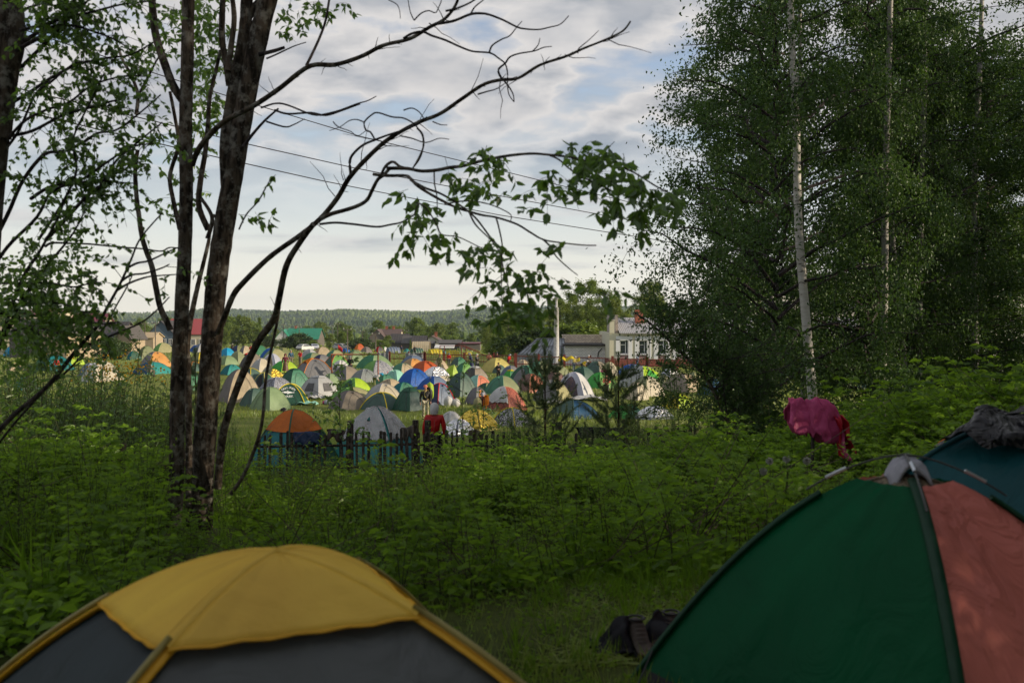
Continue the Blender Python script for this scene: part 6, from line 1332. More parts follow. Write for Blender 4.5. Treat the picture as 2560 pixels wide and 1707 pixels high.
def pine(px, D, ytop, label, seed, stemlean=0.0):
    r = np.random.default_rng(seed); x = X(px, D); g = gz(x, D); h = at(px, ytop, D)[2] - g; e = empty('young_pine', (x, D, g), 0, label, 'tree')
    mb = MB(); mb.tube([(0, 0, -0.1), (0.01, 0, h * 0.5), (stemlean, 0, h)], [0.035, 0.022, 0.006], 6); mb.build('trunk', bark('pine_bark', (0.03, 0.02, 0.015), (0.09, 0.055, 0.04)), e, True)
    mb = MB(); P, Dv = [], []
    def needles(pts, n, ln):
        for i in range(n):
            u = r.uniform(0, 1) * (len(pts) - 1); j = min(len(pts) - 2, int(u)); b = pts[j] + (pts[j + 1] - pts[j]) * (u - j); t_ = unit(pts[j + 1] - pts[j]); P.append(b); Dv.append(unit(t_ * 0.9 + r.normal(size=3) * 0.55) * ln)
    nw = 6
    for w_ in range(nw):
        z = h * (0.20 + 0.72 * w_ / nw); L_ = 0.20 + (h - z) * 0.24
        for k_ in range(5):
            a = k_ * 1.256 + w_ * 0.7 + r.uniform(-0.2, 0.2); s = np.linspace(0, 1, 7)[:, None]; o = np.array([math.cos(a), math.sin(a), 0]); q_ = np.array([0, 0, z]) + o * L_ * (s ** 0.8) + np.array([0, 0, 1]) * L_ * (0.25 * s + 0.35 * s ** 2.4)
            mb.tube(q_, np.linspace(0.005, 0.002, 7), 4, 1, caps=False); needles(q_[2:], 170, 0.085)
            for m_ in range(7):
                b = q_[2 + m_ % 5]; d = unit(o * 0.3 + r.normal(size=3) * 0.75 + [0, 0, 0.45]); tw_ = b + d * np.linspace(0, 0.22, 4)[:, None] + np.array([0, 0, 0.1]) * np.linspace(0, 1, 4)[:, None] ** 2; mb.tube(tw_, 0.002, 3, 1, caps=False); needles(tw_, 95, 0.075)
            c_ = q_[-1] + np.array([0, 0, 1]) * np.linspace(0, 0.20, 4)[:, None]; needles(c_, 60, 0.045)
    needles(np.array([[0, 0, h * 0.85], [0, 0, h]]), 200, 0.05)
    for k_ in range(5): a = k_ * 1.25; c_ = np.array([0, 0, h * 0.93]) + np.array([math.cos(a) * 0.06, math.sin(a) * 0.06, 0.22]) * np.linspace(0, 1, 4)[:, None]; needles(c_, 60, 0.045)
    P = np.array(P); Dv = np.array(Dv); ln = np.linalg.norm(Dv, axis=1); V, Fa, per = leafset(P, Dv, r.normal(size=P.shape), ln, 0.0075, simple=True); mb.add(V, Fa, 0, np.repeat(r.random(len(P)), per)); mb.build('crown', [LEAF_PINE, BARK_THIN], e)
pine(1362, 21.5, 862, 'young pine in front of the middle of the camp', 1); pine(1546, 22.5, 880, 'second young pine farther right, before the grey and lime tent', 2); pine(487, 24, 868, 'thin young pine seen between the two dark trunks', 3)
def sapling(px, D, ytop, label, seed, n=9, ll=0.065):
    r = np.random.default_rng(seed); x = X(px, D); g = gz(x, D); h = at(px, ytop, D)[2] - g; e = empty('sapling', (x, D, g), 0, label, 'sapling')
    P = polyline(np.array([(0, 0, -0.1), (0.03, 0, h * 0.3), (-0.03, 0, h * 0.6), (0.02, 0, h)])); mb = MB(); mb.tube(P, np.linspace(0.014, 0.004, len(P)), 5); mb.build('stem', BARK_THIN, e, True); lines = [(P, 10)]; mb = MB()
    for i in range(n):
        b = P[int(len(P) * (0.45 + 0.5 * i / n))]; a = r.uniform(0, 6.28); L_ = r.uniform(0.3, 0.6); s = np.linspace(0, 1, 5)[:, None]; q_ = b + np.array([math.cos(a), math.sin(a) * 0.6, 0.5]) * L_ * s; mb.tube(q_, np.linspace(0.006, 0.002, 5), 4, 1, caps=False); lines.append((q_, 3))
    sprays(mb, lines, 6, ll, 0.5, 0.2, seed, 0.2, u0=0.45, simple=False); mb.build('foliage', [LEAF_NEAR, BARK_THIN], e)
sapling(852, 18, 895, 'slim leafy sapling before the grey tent with windows', 41, 13, 0.08); sapling(1158, 22, 905, 'leafy sapling in front of the large dark green tent', 42, 10); sapling(255, 17, 880, 'thin leafy sapling at the left behind the fanning branches', 43, 10); sapling(1210, 21, 985, 'short leafy sapling before the coral floral tent', 44, 8)
sapling(1975, 13, 880, 'young broad leaved shoot right of the pink blanket', 45, 5) if False else None
sapling(2330, 13.5, 930, 'broad leaved shoot rising before the grove at the right', 46, 6, 0.09)
# yellow flowering shrub at the left
def flower_shrub():
    D = 32; p = at(300, 1000, D); g = gz(p[0], D); e = empty('flowering_shrub', (p[0], D, g), 0, 'shrub with bright yellow flowers in front of the white tent', 'shrub'); e.scale = (1.0,) * 3; link('foliage', WS[1], None, e)
    r = np.random.default_rng(5); n = 260; P = r.normal(size=(n, 3)) * [0.75, 0.5, 0.28] + [0.0, -0.2, at(300, 925, D)[2] - g]; V, Fa, per = leafset(P, unit(r.normal(size=(n, 3))), r.normal(size=(n, 3)) + [0, -0.8, 0.5], 0.085, 0.075); mb = MB(); mb.add(V, Fa); mb.build('flowers', plain('yellow_petal', (0.70, 0.38, 0.01), 0.7), e)
flower_shrub()
# dandelion clocks and buttercups
def dandelion(px, py, D, label):
    p = at(px, py, D); g = gz(p[0], D); e = empty('dandelion', (p[0], D, g), 0, label, 'flower', 'dandelion clocks in the grass'); h = p[2] - g
    mb = MB(); mb.tube([(0, 0, 0), (0.02, 0, h * 0.5), (0, 0, h)], 0.003, 4); mb.build('stem', STEM, e); r = np.random.default_rng(int(px)); n = 220; d = unit(r.normal(size=(n, 3))); V, Fa, per = leafset(d * 0.004 + [0, 0, h], d, r.normal(size=(n, 3)), 0.03, 0.006); mb = MB(); mb.add(V, Fa); mb.build('seed_head', plain('seed_white', (0.45, 0.45, 0.42), 0.9), e)
for a in [(1908, 1178, 7.2, 'dandelion clock nearest the green tent edge, left one'), (1966, 1147, 7.6, 'largest pale dandelion clock on an upright stem'), (2017, 1152, 7.8, 'small dandelion clock right of the largest one'), (1924, 1152, 8.0, 'faint dandelion clock between the two larger ones')]: dandelion(*a)

# ---------------------------------------------------------------- village behind the camp
WOOD_L = stripes('pale_planks', (0.42, 0.33, 0.22), (0.30, 0.24, 0.17), 1.6, 0); WOOD_G = stripes('grey_planks', (0.17, 0.15, 0.13), (0.09, 0.08, 0.07), 1.6, 0); WOOD_B = stripes('blue_planks', (0.10, 0.15, 0.20), (0.07, 0.11, 0.15), 1.6, 2)
RED_R = stripes('red_metal_roof', (0.34, 0.05, 0.05), (0.30, 0.045, 0.045), 0.8, 0, 0.5); MAR_R = stripes('maroon_metal_roof', (0.16, 0.022, 0.045), (0.14, 0.02, 0.04), 0.8, 0, 0.5); GRN_R = stripes('green_metal_roof', (0.01, 0.22, 0.13), (0.01, 0.19, 0.11), 0.8, 0, 0.45)
GRY_R = stripes('slate_roof', (0.10, 0.09, 0.085), (0.06, 0.055, 0.05), 1.2, 0); BRN_R = stripes('brown_roof', (0.11, 0.07, 0.06), (0.09, 0.055, 0.05), 0.9, 0); DRK_R = stripes('tar_roof', (0.05, 0.045, 0.045), (0.035, 0.03, 0.03), 0.5, 0)
WHITEP = plain('white_paint', (0.62, 0.62, 0.62), 0.6, noise_amt=0.08); GLASS = plain('window_glass', (0.04, 0.05, 0.06), 0.12, noise_amt=0.3, spec=0.6); CREAMW = plain('cream_wall', (0.50, 0.45, 0.34), 0.85, noise_amt=0.12); PALEW = plain('pale_wall', (0.42, 0.42, 0.37), 0.85, noise_amt=0.12)
BRICKC = plain('chimney_brick', (0.28, 0.10, 0.06), 0.9)
def house(xa, xb, ybase, yeave, yridge, D, dep, wall, roof, label, gable='front', rz=0.0, nwin=0, chim=(), ov=0.35, gwall=None, cat='house', name='house', porch=None):
    """box with a pitched roof; gable='front' shows its gable to the camera, 'side' its long roof slope. pixel sizes at distance D"""
    s = D / F; x = ((xa + xb) / 2 - 1280) * s; W_ = (xb - xa) * s; z0 = gz(x, D); ze = CAM[2] + (HORIZON - yeave) * s - z0; zr = CAM[2] + (HORIZON - yridge) * s - z0; ze = max(1.6, ze)
    e = empty(name, (x, D + dep / 2, z0), rz, label, cat); w2, d2 = W_ / 2, dep / 2; mb = MB()
    mb.add([(-w2, -d2, -1), (w2, -d2, -1), (w2, d2, -1), (-w2, d2, -1), (-w2, -d2, ze), (w2, -d2, ze), (w2, d2, ze), (-w2, d2, ze)], [[0, 1, 5, 4], [1, 2, 6, 5], [2, 3, 7, 6], [3, 0, 4, 7]])
    if gable == 'front': g = [(-w2, -d2, ze), (w2, -d2, ze), (0, -d2, zr)]; g2 = [(-w2, d2, ze), (w2, d2, ze), (0, d2, zr)]
    else: g = [(-w2, -d2, ze), (-w2, d2, ze), (-w2, 0, zr)]; g2 = [(w2, -d2, ze), (w2, d2, ze), (w2, 0, zr)]
    mb.add(g, [[0, 1, 2]]); mb.add(g2, [[2, 1, 0]]); mb.build('wall', wall, e)
    mb = MB(); t = 0.14
    for sg in (-1, 1):
        if gable == 'front': A = np.array([[sg * (w2 + ov), -d2 - ov, ze - ov * (zr - ze) / w2], [0, -d2 - ov, zr], [0, d2 + ov, zr], [sg * (w2 + ov), d2 + ov, ze - ov * (zr - ze) / w2]])
        else: A = np.array([[-w2 - ov, sg * (d2 + ov), ze - ov * (zr - ze) / d2], [-w2 - ov, 0, zr], [w2 + ov, 0, zr], [w2 + ov, sg * (d2 + ov), ze - ov * (zr - ze) / d2]])
        A[:, 2] += 0.03; mb.add(np.concatenate([A, A + [0, 0, t]]), [[0, 1, 2, 3], [7, 6, 5, 4], [0, 4, 5, 1], [1, 5, 6, 2], [2, 6, 7, 3], [3, 7, 4, 0]])
    rf = mb.build('roof', roof, e)
    for cx in chim: mb = MB(); mb.box((cx * W_ / 2, 0 if gable == 'side' else 0.6, zr + 0.1), (0.7, 0.7, 1.6)); mb.box((cx * W_ / 2, 0 if gable == 'side' else 0.6, zr + 0.96), (0.85, 0.85, 0.14)); mb.build('chimney', BRICKC, rf)
    for i in range(nwin):
        wx = -w2 + W_ * (i + 0.5) / nwin; ww = min(1.1, W_ / nwin * 0.5); wh = min(1.3, ze * 0.5); wz = ze * 0.52
        mb = MB(); 
        for (cx, cz, sx_, sz_) in [(0, wh / 2, ww + 0.2, 0.12), (0, -wh / 2, ww + 0.2, 0.12), (-ww / 2, 0, 0.12, wh), (ww / 2, 0, 0.12, wh), (0, 0, 0.06, wh)]: mb.box((wx + cx, -d2 - 0.04, wz + cz), (sx_, 0.1, sz_))
        wf = mb.build('window', WHITEP, e); mb = MB(); mb.box((wx, -d2 - 0.015, wz), (ww, 0.04, wh)); mb.build('pane', GLASS, wf)
    return e, W_, ze, zr
H = house
def qq(r, x, y): return q(r, x, y)
def hs(reg, xa, xb, yb, ye, yr, D, *a, **k_):
    p = q(reg, xa, yb); p2 = q(reg, xb, ye); p3 = q(reg, xb, yr); return house(p[0], p2[0], p[1], p2[1], p3[1], D, *a, **k_)
hs('E', -80, 700, 640, 240, 190, 175, 9, CREAMW, MAR_R, 'long house under a maroon metal roof at the far left', 'side', chim=(0.45,))
hs('E', 120, 600, 640, 540, 310, 150, 7, WOOD_G, DRK_R, 'dark roofed barn left of the pale gable', 'side')
hs('E', 570, 940, 650, 500, 330, 143, 9, WOOD_L, GRY_R, 'weathered plank shed with a pale pointed gable', 'front', rz=-0.15, cat='shed', name='shed')
hs('E', 850, 1270, 600, 450, 240, 172, 9, CREAMW, MAR_R, 'second maroon roofed house behind the pale gabled shed', 'side', nwin=2)
hs('E', 1120, 1560, 640, 540, 350, 160, 8, WOOD_G, DRK_R, 'dark shed with a low flat looking roof behind the tarpaulin', 'side', cat='shed', name='shed')
hs('E', 1540, 1750, 640, 540, 400, 158, 4, WOOD_L, GRY_R, 'narrow plank shed beside the minibus', 'front', rz=-0.2, cat='shed', name='shed')
hs('E', 1720, 2000, 640, 545, 485, 215, 6, WOOD_L, stripes('pale_roof', (0.5, 0.38, 0.22), (0.42, 0.32, 0.2), 0.8, 0), 'low outbuilding with a pale board roof behind the minibus', 'side', cat='shed', name='shed')
hs('E', 1940, 2270, 590, 490, 330, 225, 9, WOOD_B, DRK_R, 'blue wooden house with a gable porch left of the trunks', 'front', nwin=4)
hs('A', 60, 590, 590, 495, 308, 232, 11, CREAMW, RED_R, 'cream house under a bright red metal roof between the trunks', 'side', nwin=5, chim=())
hs('A', 1500, 1700, 600, 560, 440, 330, 9, WHITEP, GRN_R, 'white gabled end of the green roofed house', 'front', nwin=0)
hs('A', 1640, 2060, 600, 560, 430, 330, 12, WOOD_G, GRN_R, 'long house under a vivid green roof behind a round bush', 'side', chim=(-0.6,))
hs('B', 650, 840, 570, 540, 440, 300, 9, WOOD_G, BRN_R, 'brown house with a dark gable left of the grey sheds', 'front')
hs('B', 760, 1040, 570, 510, 440, 305, 10, CREAMW, BRN_R, 'house with a brown roof and two brick chimneys', 'side', chim=(-0.4, 0.25))
hs('B', 920, 1130, 690, 610, 505, 255, 8, WOOD_G, DRK_R, 'dark plank barn with a wide tar roof', 'side', cat='shed', name='shed')
hs('B', 1080, 1200, 690, 640, 530, 250, 7, WOOD_G, GRY_R, 'leaning shed with a patched roof', 'side', cat='shed', name='shed')
hs('B', 1200, 1370, 690, 610, 530, 248, 7, WOOD_G, DRK_R, 'old shed with pale stripes on its roof', 'side', cat='shed', name='shed')
hs('B', 1350, 1570, 650, 590, 525, 270, 10, PALEW, BRN_R, 'pale plastered house with a wide low gable', 'front', chim=(0.3,))
hs('B', 1360, 1480, 690, 640, 595, 240, 6, WOOD_G, GRY_R, 'small grey hut in front of the pale plastered house', 'side', cat='shed', name='shed')
hs('B', 1550, 1830, 720, 640, 585, 238, 8, WOOD_G, GRY_R, 'grey barn with a ridged roof near the yellow tunnel tents', 'side', cat='shed', name='shed')
hs('B', 1820, 2090, 740, 700, 632, 235, 8, WOOD_G, MAR_R, 'low shed with a maroon roof right of the grey barn', 'side', cat='shed', name='shed')
mb = MB(); 
for nm, reg, xa, xb, yt, yb, D, col, lb in [('awning', 'B', 1500, 1755, 648, 672, 232, WHITEP, 'flat white canopy on the front of the grey barn')]:
    p, p2 = q(reg, xa, yt), q(reg, xb, yb); s = D / F; c = at((p[0] + p2[0]) / 2, (p[1] + p2[1]) / 2, D); w_ = (p2[0] - p[0]) * s; g = gz(c[0], D); e = empty(nm, (c[0], D, g), 0, lb, 'canopy')
    mb = MB(); mb.box((0, 0, c[2] - g), (w_, 4, 0.25), rot=Matrix.Rotation(0.12, 3, 'X')); mb.build('roof', col, e)
    for sx_ in (-1, 1): mb = MB(); mb.box((sx_ * w_ * 0.47, -1.8, (c[2] - g) / 2), (0.12, 0.12, c[2] - g - 0.3)); mb.build('post', WOOD_G, e)
def polytunnel():
    p, p2 = q('B', 1215, 650), q('B', 1435, 700); D = 228; s = D / F; w_ = (p2[0] - p[0]) * s; c = at((p[0] + p2[0]) / 2, p2[1], D); h = 50 / 5.2267 * s + 1.0; g = gz(c[0], D); e = empty('polytunnel', (c[0], D, g), 0, 'long cream covered greenhouse tunnel before the sheds', 'greenhouse')
    a = np.linspace(0, math.pi, 11); xs = np.linspace(-w_ / 2, w_ / 2, 9); G = np.stack([np.broadcast_to(xs[:, None], (9, 11)), -np.cos(a)[None] * 2.2 + 0 * xs[:, None], np.sin(a)[None] * (c[2] - g + h) + 0 * xs[:, None]], -1); mb = MB(); mb.grid(G); mb.build('cover', fabric('cream_film', (0.55, 0.48, 0.34)), e, True)
    for i in range(9): mb = MB(); mb.tube(G[i] * [1, 1.01, 1.01], 0.04, 4); mb.build('hoop', TRIM('tan'), e)
polytunnel()

# white building with brick plinth, brick shed and greenhouse
def white_building():
    D = 103.0; s = D / F; x0 = (1524 - 1280) * s; x1 = (2450 - 1280) * s; z0 = gz(x0 + 4, D) - 0.2; e = empty('white_building', ((x0 + x1) / 2, D, z0), 0, 'single storey cream and white building with brick plinth behind the metal fence', 'building')
    cx = (x0 + x1) / 2; top = CAM[2] + (HORIZON - 833) * s - z0; L0, L1 = x0 - cx, x1 - cx; PLB = brick('plinth_brick', (0.26, 0.07, 0.05), (0.22, 0.06, 0.045), (0.12, 0.06, 0.05), 3.0); CRM = plain('cream_panel', (0.56, 0.54, 0.42), 0.8, noise_amt=0.05); WT = plain('white_band', (0.68, 0.70, 0.74), 0.7, noise_amt=0.04); MV = plain('mauve_panel', (0.26, 0.17, 0.18), 0.8, noise_amt=0.06)
    zb = 0.95; mb = MB(); mb.box(((L0 + L1) / 2, 6, zb / 2 - 0.5), (L1 - L0 + 0.06, 12.06, zb + 1)); mb.build('plinth', PLB, e)
    px0 = lambda px: (px - 1280) * s - cx
    wins = []; p = 1550
    while p < 2420: wins.append((px0(p), px0(p + 21))); p += 47.5
    zs = CAM[2] + (HORIZON - 885) * s - z0; zt = CAM[2] + (HORIZON - 851) * s - z0
    # wall with real openings: pieces round each window
    mb = MB(); last = L0
    for a, b in wins: mb.box(((last + a) / 2, 0.2, (zb + top) / 2), (a - last, 0.4, top - zb)); mb.box(((a + b) / 2, 0.2, (zt + top) / 2), (b - a, 0.4, top - zt)); last = b
    mb.box(((last + L1) / 2, 0.2, (zb + top) / 2), (L1 - last, 0.4, top - zb)); mb.box((L0 + 0.2, 6.2, (zb + top) / 2), (0.4, 11.6, top - zb)); mb.box((L1 - 0.2, 6.2, (zb + top) / 2), (0.4, 11.6, top - zb)); mb.box(((L0 + L1) / 2, 11.9, (zb + top) / 2), (L1 - L0 - 0.9, 0.4, top - zb)); mb.build('wall', CRM, e)
    # corner pier rises above the eaves
    mb = MB(); mb.box((L0 + 0.25, 0.25, top + 0.65), (0.5, 0.6, 1.3)); mb.box((L0 + 0.25, 0.25, top + 1.34), (0.65, 0.75, 0.08)); mb.build('corner_pier', CRM, e)
    for a, b in wins:
        mb = MB(); mb.box(((a + b) / 2, 0.13, (zb + zs) / 2), (b - a, 0.2, zs - zb)); mb.build('apron_panel', MV, e)
        mb = MB(); w_ = 0.42
        for xx in (a - w_ / 2, b + w_ / 2): mb.box((xx, -0.02, (zb + zt) / 2 + 0.05), (w_, 0.06, zt - zb + 0.1))
        mb.box(((a + b) / 2, -0.02, zt + 0.22), (b - a + 2 * w_, 0.06, 0.42)); mb.build('surround', WT, e)
        mb = MB(); f_ = 0.07
        for (xc, zc_, sx_, sz_) in [((a + b) / 2, zt - f_ / 2, b - a, f_), ((a + b) / 2, zs + f_ / 2, b - a, f_), (a + f_ / 2, (zs + zt) / 2, f_, zt - zs), (b - f_ / 2, (zs + zt) / 2, f_, zt - zs), (a + (b - a) * 0.68, (zs + zt) / 2, f_, zt - zs), (a + (b - a) * 0.34, zs + (zt - zs) * 0.68, (b - a) * 0.68, f_)]: mb.box((xc, 0.2, zc_), (sx_, 0.08, sz_))
        wf = mb.build('window', WT, e); mb = MB(); mb.box(((a + b) / 2, 0.23, (zs + zt) / 2), (b - a, 0.02, zt - zs)); mb.build('pane', GLASS, wf); mb = MB(); mb.box(((a + b) / 2, 0.0, zs - 0.04), (b - a + 0.1, 0.3, 0.07)); mb.build('sill', WT, wf)
    # corrugated roof sloping up and away, brick upstand at its left end
    mb = MB(); A = np.array([[L0 + 1.0, -0.5, top - 0.05], [L1 + 0.3, -0.5, top - 0.05], [L1 + 0.3, 6.2, top + 1.5], [L0 + 1.0, 6.2, top + 1.5]]); B_ = A.copy(); B_[0, 1] = B_[1, 1] = 12.6; B_[2:, 2] = top + 1.5; mb.add(np.concatenate([A, A + [0, 0, 0.1]]), [[0, 1, 2, 3], [4, 5, 6, 7], [0, 4, 5, 1], [0, 3, 7, 4], [1, 5, 6, 2]]); mb.add(B_, [[0, 1, 2, 3]]); mb.build('roof', stripes('corrugated_sheet', (0.36, 0.36, 0.38), (0.30, 0.30, 0.32), 1.6, 0, 0.7), e)
    mb = MB(); mb.box((L0 + 0.8, 5.2, top + 0.9), (0.3, 9.0, 2.0)); mb.build('parapet', brick('grey_brick', (0.38, 0.33, 0.30), (0.30, 0.26, 0.24), (0.2, 0.18, 0.17), 3.0), e)
    mb = MB(); mb.box((L0 + 3.6, 4.0, top + 1.65), (0.95, 0.95, 1.6)); mb.build('chimney', BRICKC, e)
    mb = MB(); mb.tube([((1613 - 1280) * s - cx, -3.0, -0.2), ((1613 - 1280) * s - cx, -3.0, top + 1.2)], 0.05, 5); mb.build('rod', plain('dark_rod', (0.05, 0.05, 0.05)), e)
    # taller pale block behind, seen through the grove
    D2 = 150.0; s2 = D2 / F; xa, xb = (1880 - 1280) * s2, (2560 - 1280) * s2; z2 = gz(50, D2); e2 = empty('pale_block', ((xa + xb) / 2, D2, z2), 0, 'taller pale apartment block glimpsed through the grove', 'building'); h2 = CAM[2] + (HORIZON - 690) * s2 - z2
    mb = MB(); mb.box((0, 6, h2 / 2 - 0.5), (xb - xa, 12, h2 + 1)); mb.build('wall', plain('pale_render', (0.55, 0.52, 0.46), 0.8, noise_amt=0.08), e2)
    mb = MB(); mb.box((0, 6, h2 + 0.15), (xb - xa + 0.6, 12.6, 0.3)); mb.build('roof', GRY_R, e2)
    for j in range(3):
        for i in range(12): x_ = -(xb - xa) / 2 + (i + 0.5) * (xb - xa) / 12; mb = MB(); mb.box((x_, -0.05, 1.8 + j * 3.0), (1.5, 0.12, 1.5)); wf = mb.build('window', WHITEP, e2); mb = MB(); mb.box((x_, -0.12, 1.8 + j * 3.0), (1.3, 0.03, 1.3)); mb.build('pane', GLASS, wf)
white_building()
def brick_shed():
    D = 108.0; s = D / F; xa, xb = (1412 - 1280) * s, (1545 - 1280) * s; z = gz(8, D); cx = (xa + xb) / 2; e = empty('brick_shed', (cx, D, z), 0, 'low grey brick shed between the greenhouse and the white building', 'shed'); h = CAM[2] + (HORIZON - 865) * s - z; w_ = xb - xa
    GB = brick('silicate_brick', (0.80, 0.79, 0.78), (0.66, 0.66, 0.67), (0.40, 0.40, 0.40), 1.6); mb = MB(); mb.box((0, 3, h / 2 - 0.5), (w_, 6, h + 1)); mb.build('wall', GB, e)
    mb = MB(); mb.box((0, 2.9, h + 0.12), (w_ + 0.3, 6.5, 0.22), rot=Matrix.Rotation(0.0, 3, 'X')); mb.build('roof', DRK_R, e)
    mb = MB(); mb.box((-0.05, 4.4, h + 0.66), (w_, 0.5, 0.85)); mb.box((-0.05, 4.4, h + 1.12), (w_ + 0.1, 0.6, 0.07)); mb.build('parapet', brick('sunlit_brick', (0.85, 0.74, 0.58), (0.62, 0.50, 0.40), (0.30, 0.25, 0.20), 1.6), e)  # golden sunlit tone put into the parapet brick colour
    mb = MB(); mb.tube([(w_ * 0.12, -0.06, h - 1.3), (w_ * 0.13, -0.06, h - 0.7), (w_ * 0.20, -0.06, h - 0.25)], 0.05, 5); mb.build('hose', plain('black_hose', (0.01, 0.01, 0.01)), e)
    xa, xb = (1293 - 1280) * s, (1414 - 1280) * s; w_ = xb - xa; cx = (xa + xb) / 2; z = gz(3, D); zt = CAM[2] + (HORIZON - 848) * s - z; ze = CAM[2] + (HORIZON - 892) * s - z + 0.2; e = empty('greenhouse', (cx, D, z), 0, 'lean to greenhouse with a big slanting glass roof', 'greenhouse')
    run = 3.0; gl = plain('dusty_glass', (0.22, 0.24, 0.26), 0.35, noise_amt=0.35, nscale=1.2); cut = 2.2
    A = np.array([[-w_ / 2, 0, ze], [w_ / 2, 0, ze], [w_ / 2, run, zt], [-w_ / 2 + cut, run, zt]]); mb = MB(); mb.add(np.concatenate([A, A + [0, 0, -0.05]]), [[0, 1, 2, 3], [7, 6, 5, 4], [0, 4, 5, 1], [3, 0, 4, 7][::-1]]); mb.build('roof_glass', gl, e)
    for i in range(13): t = i / 12; a = A[0] * (1 - t) + A[1] * t; b = A[3] * (1 - t) + A[2] * t; mb = MB(); mb.tube([a + [0, 0, 0.04], b + [0, 0, 0.04]], 0.035, 4); mb.build('glazing_bar', TRIM('dgrey'), e)
    for t in (0.02, 0.5, 0.98): a = A[0] * (1 - t) + A[3] * t; b = A[1] * (1 - t) + A[2] * t; mb = MB(); mb.tube([a + [0, 0, 0.06], b + [0, 0, 0.06]], 0.035, 4); mb.build('purlin', TRIM('grey'), e)
    mb = MB(); mb.box((0, 0.1, ze / 2 - 0.4), (w_, 0.12, ze + 0.7)); mb.build('front_wall', gl, e); mb = MB(); mb.box((cut / 2 + 0.1, run + 0.1, zt / 2 - 0.4), (w_ - cut - 0.3, 0.2, zt + 0.8)); mb.build('back_wall', gl, e)
brick_shed()

# metal fence of the yard, light pole, goals, corrugated sheets
RUST = plain('rusty_paint', (0.15, 0.035, 0.025), 0.8, noise_amt=0.4)
def metal_fence(posts, D0, D1, ytop, label, bars=True, h=None, dens=0.28):
    e = None; xs = []
    n = len(posts)
    P = [at(p, ytop[0] + (ytop[1] - ytop[0]) * i / (n - 1), D0 + (D1 - D0) * i / (n - 1)) for i, p in enumerate(posts)]
    g0 = gz(P[0][0], P[0][1]); e = empty('metal_fence', (P[0][0], P[0][1], g0), 0, label, 'fence'); o = np.array([P[0][0], P[0][1], g0])
    for p in P: g = gz(p[0], p[1]); mb = MB(); mb.box((p[0] - o[0], p[1] - o[1], (p[2] + g) / 2 - g0 + 0.05), (0.22, 0.22, p[2] - g + 0.3)); mb.build('post', RUST, e)
    cnt = 0
    for a, b in zip(P[:-1], P[1:]):
        for fr in (0.0, 0.55):
            mb = MB(); A = a.copy(); B_ = b.copy(); A[2] -= fr * (a[2] - gz(a[0], a[1])) + 0.05; B_[2] -= fr * (b[2] - gz(b[0], b[1])) + 0.05; mb.tube([A - o, B_ - o], 0.045, 4); mb.build('rail', RUST, e)
        if bars:
            L_ = np.linalg.norm(b - a); m = int(L_ / dens)
            for i in range(1, m):
                if cnt >= 98: break
                c = a + (b - a) * i / m; g = gz(c[0], c[1]); mb = MB(); mb.tube([c - o - [0, 0, 0.05], np.array([c[0], c[1], g + 0.15]) - o], 0.018, 3); mb.build('bar', RUST, e); cnt += 1
metal_fence([1290, 1347, 1411, 1473], 97, 96, (889, 893), 'rust red metal fence in front of the greenhouse')
metal_fence([1475, 1531, 1616], 96, 95, (893, 897), 'rust red metal fence in front of the brick shed')
metal_fence([1618, 1693, 1770, 1860], 95, 94, (897, 902), 'rust red metal fence in front of the white building')
metal_fence([974, 1022, 1061], 120, 118, (882, 883), 'rust red fence rails between the corrugated sheets', dens=0.6)
metal_fence([1063, 1110, 1160, 1235, 1288], 118, 99, (884, 888), 'rust red metal fence left of the greenhouse', dens=0.45)
CORR = stripes('corrugated_grey', (0.26, 0.28, 0.30), (0.20, 0.22, 0.24), 3.0, 0, 0.6, 1.0)
for xa, xb, yt, yb, D, lb in [(942, 972, 882, 900, 121, 'small corrugated grey sheet in the fence behind the goal'), (1014, 1059, 882, 902, 118.5, 'wide corrugated grey sheet in the fence right of the goal')]:
    a, b = at(xa, yt, D), at(xb, yt, D); g = gz(a[0], D); mb = MB(); n = 40; x_ = np.linspace(0, b[0] - a[0], n); G = np.stack([np.stack([x_, 0.05 * np.sin(x_ * 12), np.full(n, z_)], 1) for z_ in (-0.1, a[2] - g)]); mb.grid(G); o = mb.build('corrugated_sheet', CORR, None, False, (a[0], D - 0.2, g)); thick(o, 0.02); tag(o, lb, 'fence sheet')
def goal():
    D = 82.0; a, b = at(829, 886, D), at(945, 884, D); g = gz(a[0], D); c = (a + b) / 2; e = empty('football_goal', (c[0], D, g), 0, 'small rusty football goal standing among the tents', 'goal'); hw = (b[0] - a[0]) / 2; h = a[2] - g; RG = plain('goal_rust', (0.20, 0.065, 0.04), 0.8, noise_amt=0.4)
    for sg in (-1, 1): mb = MB(); mb.tube([(sg * hw, 0, -0.1), (sg * hw, 0, h)], 0.055, 8); mb.build('goal_post', RG, e, True)
    mb = MB(); mb.tube([(-hw - 0.05, 0, h), (hw + 0.05, 0, h)], 0.055, 8); mb.build('crossbar', RG, e, True)
goal()
def frame_far():
    D = 116.0; e0 = at(1100, 864, D); g = gz(e0[0], D); e = empty('goal_frame', (e0[0], D, g), 0, 'tall rusty goal frame sloping down behind the fence', 'pipe_frame'); o = np.array([e0[0], D, g]); pts = [(1100, 864), (1111, 864), (1154, 864), (1165, 864)]  # far football goal frame with its net stanchions
    for px, py in pts: p = at(px, py, D) - o; mb = MB(); mb.tube([(p[0], 0, -0.1), (p[0], 0, p[2])], 0.05, 5); mb.build('post', RUST, e)
    for l_ in ([(1100, 864), (1165, 864)], [(1154, 864), (1212, 888)], [(1165, 866), (1200, 880)]): mb = MB(); mb.tube([at(*l_[0], D) - o, at(*l_[1], D) - o], 0.045, 5); mb.build('rail', RUST, e)
frame_far()
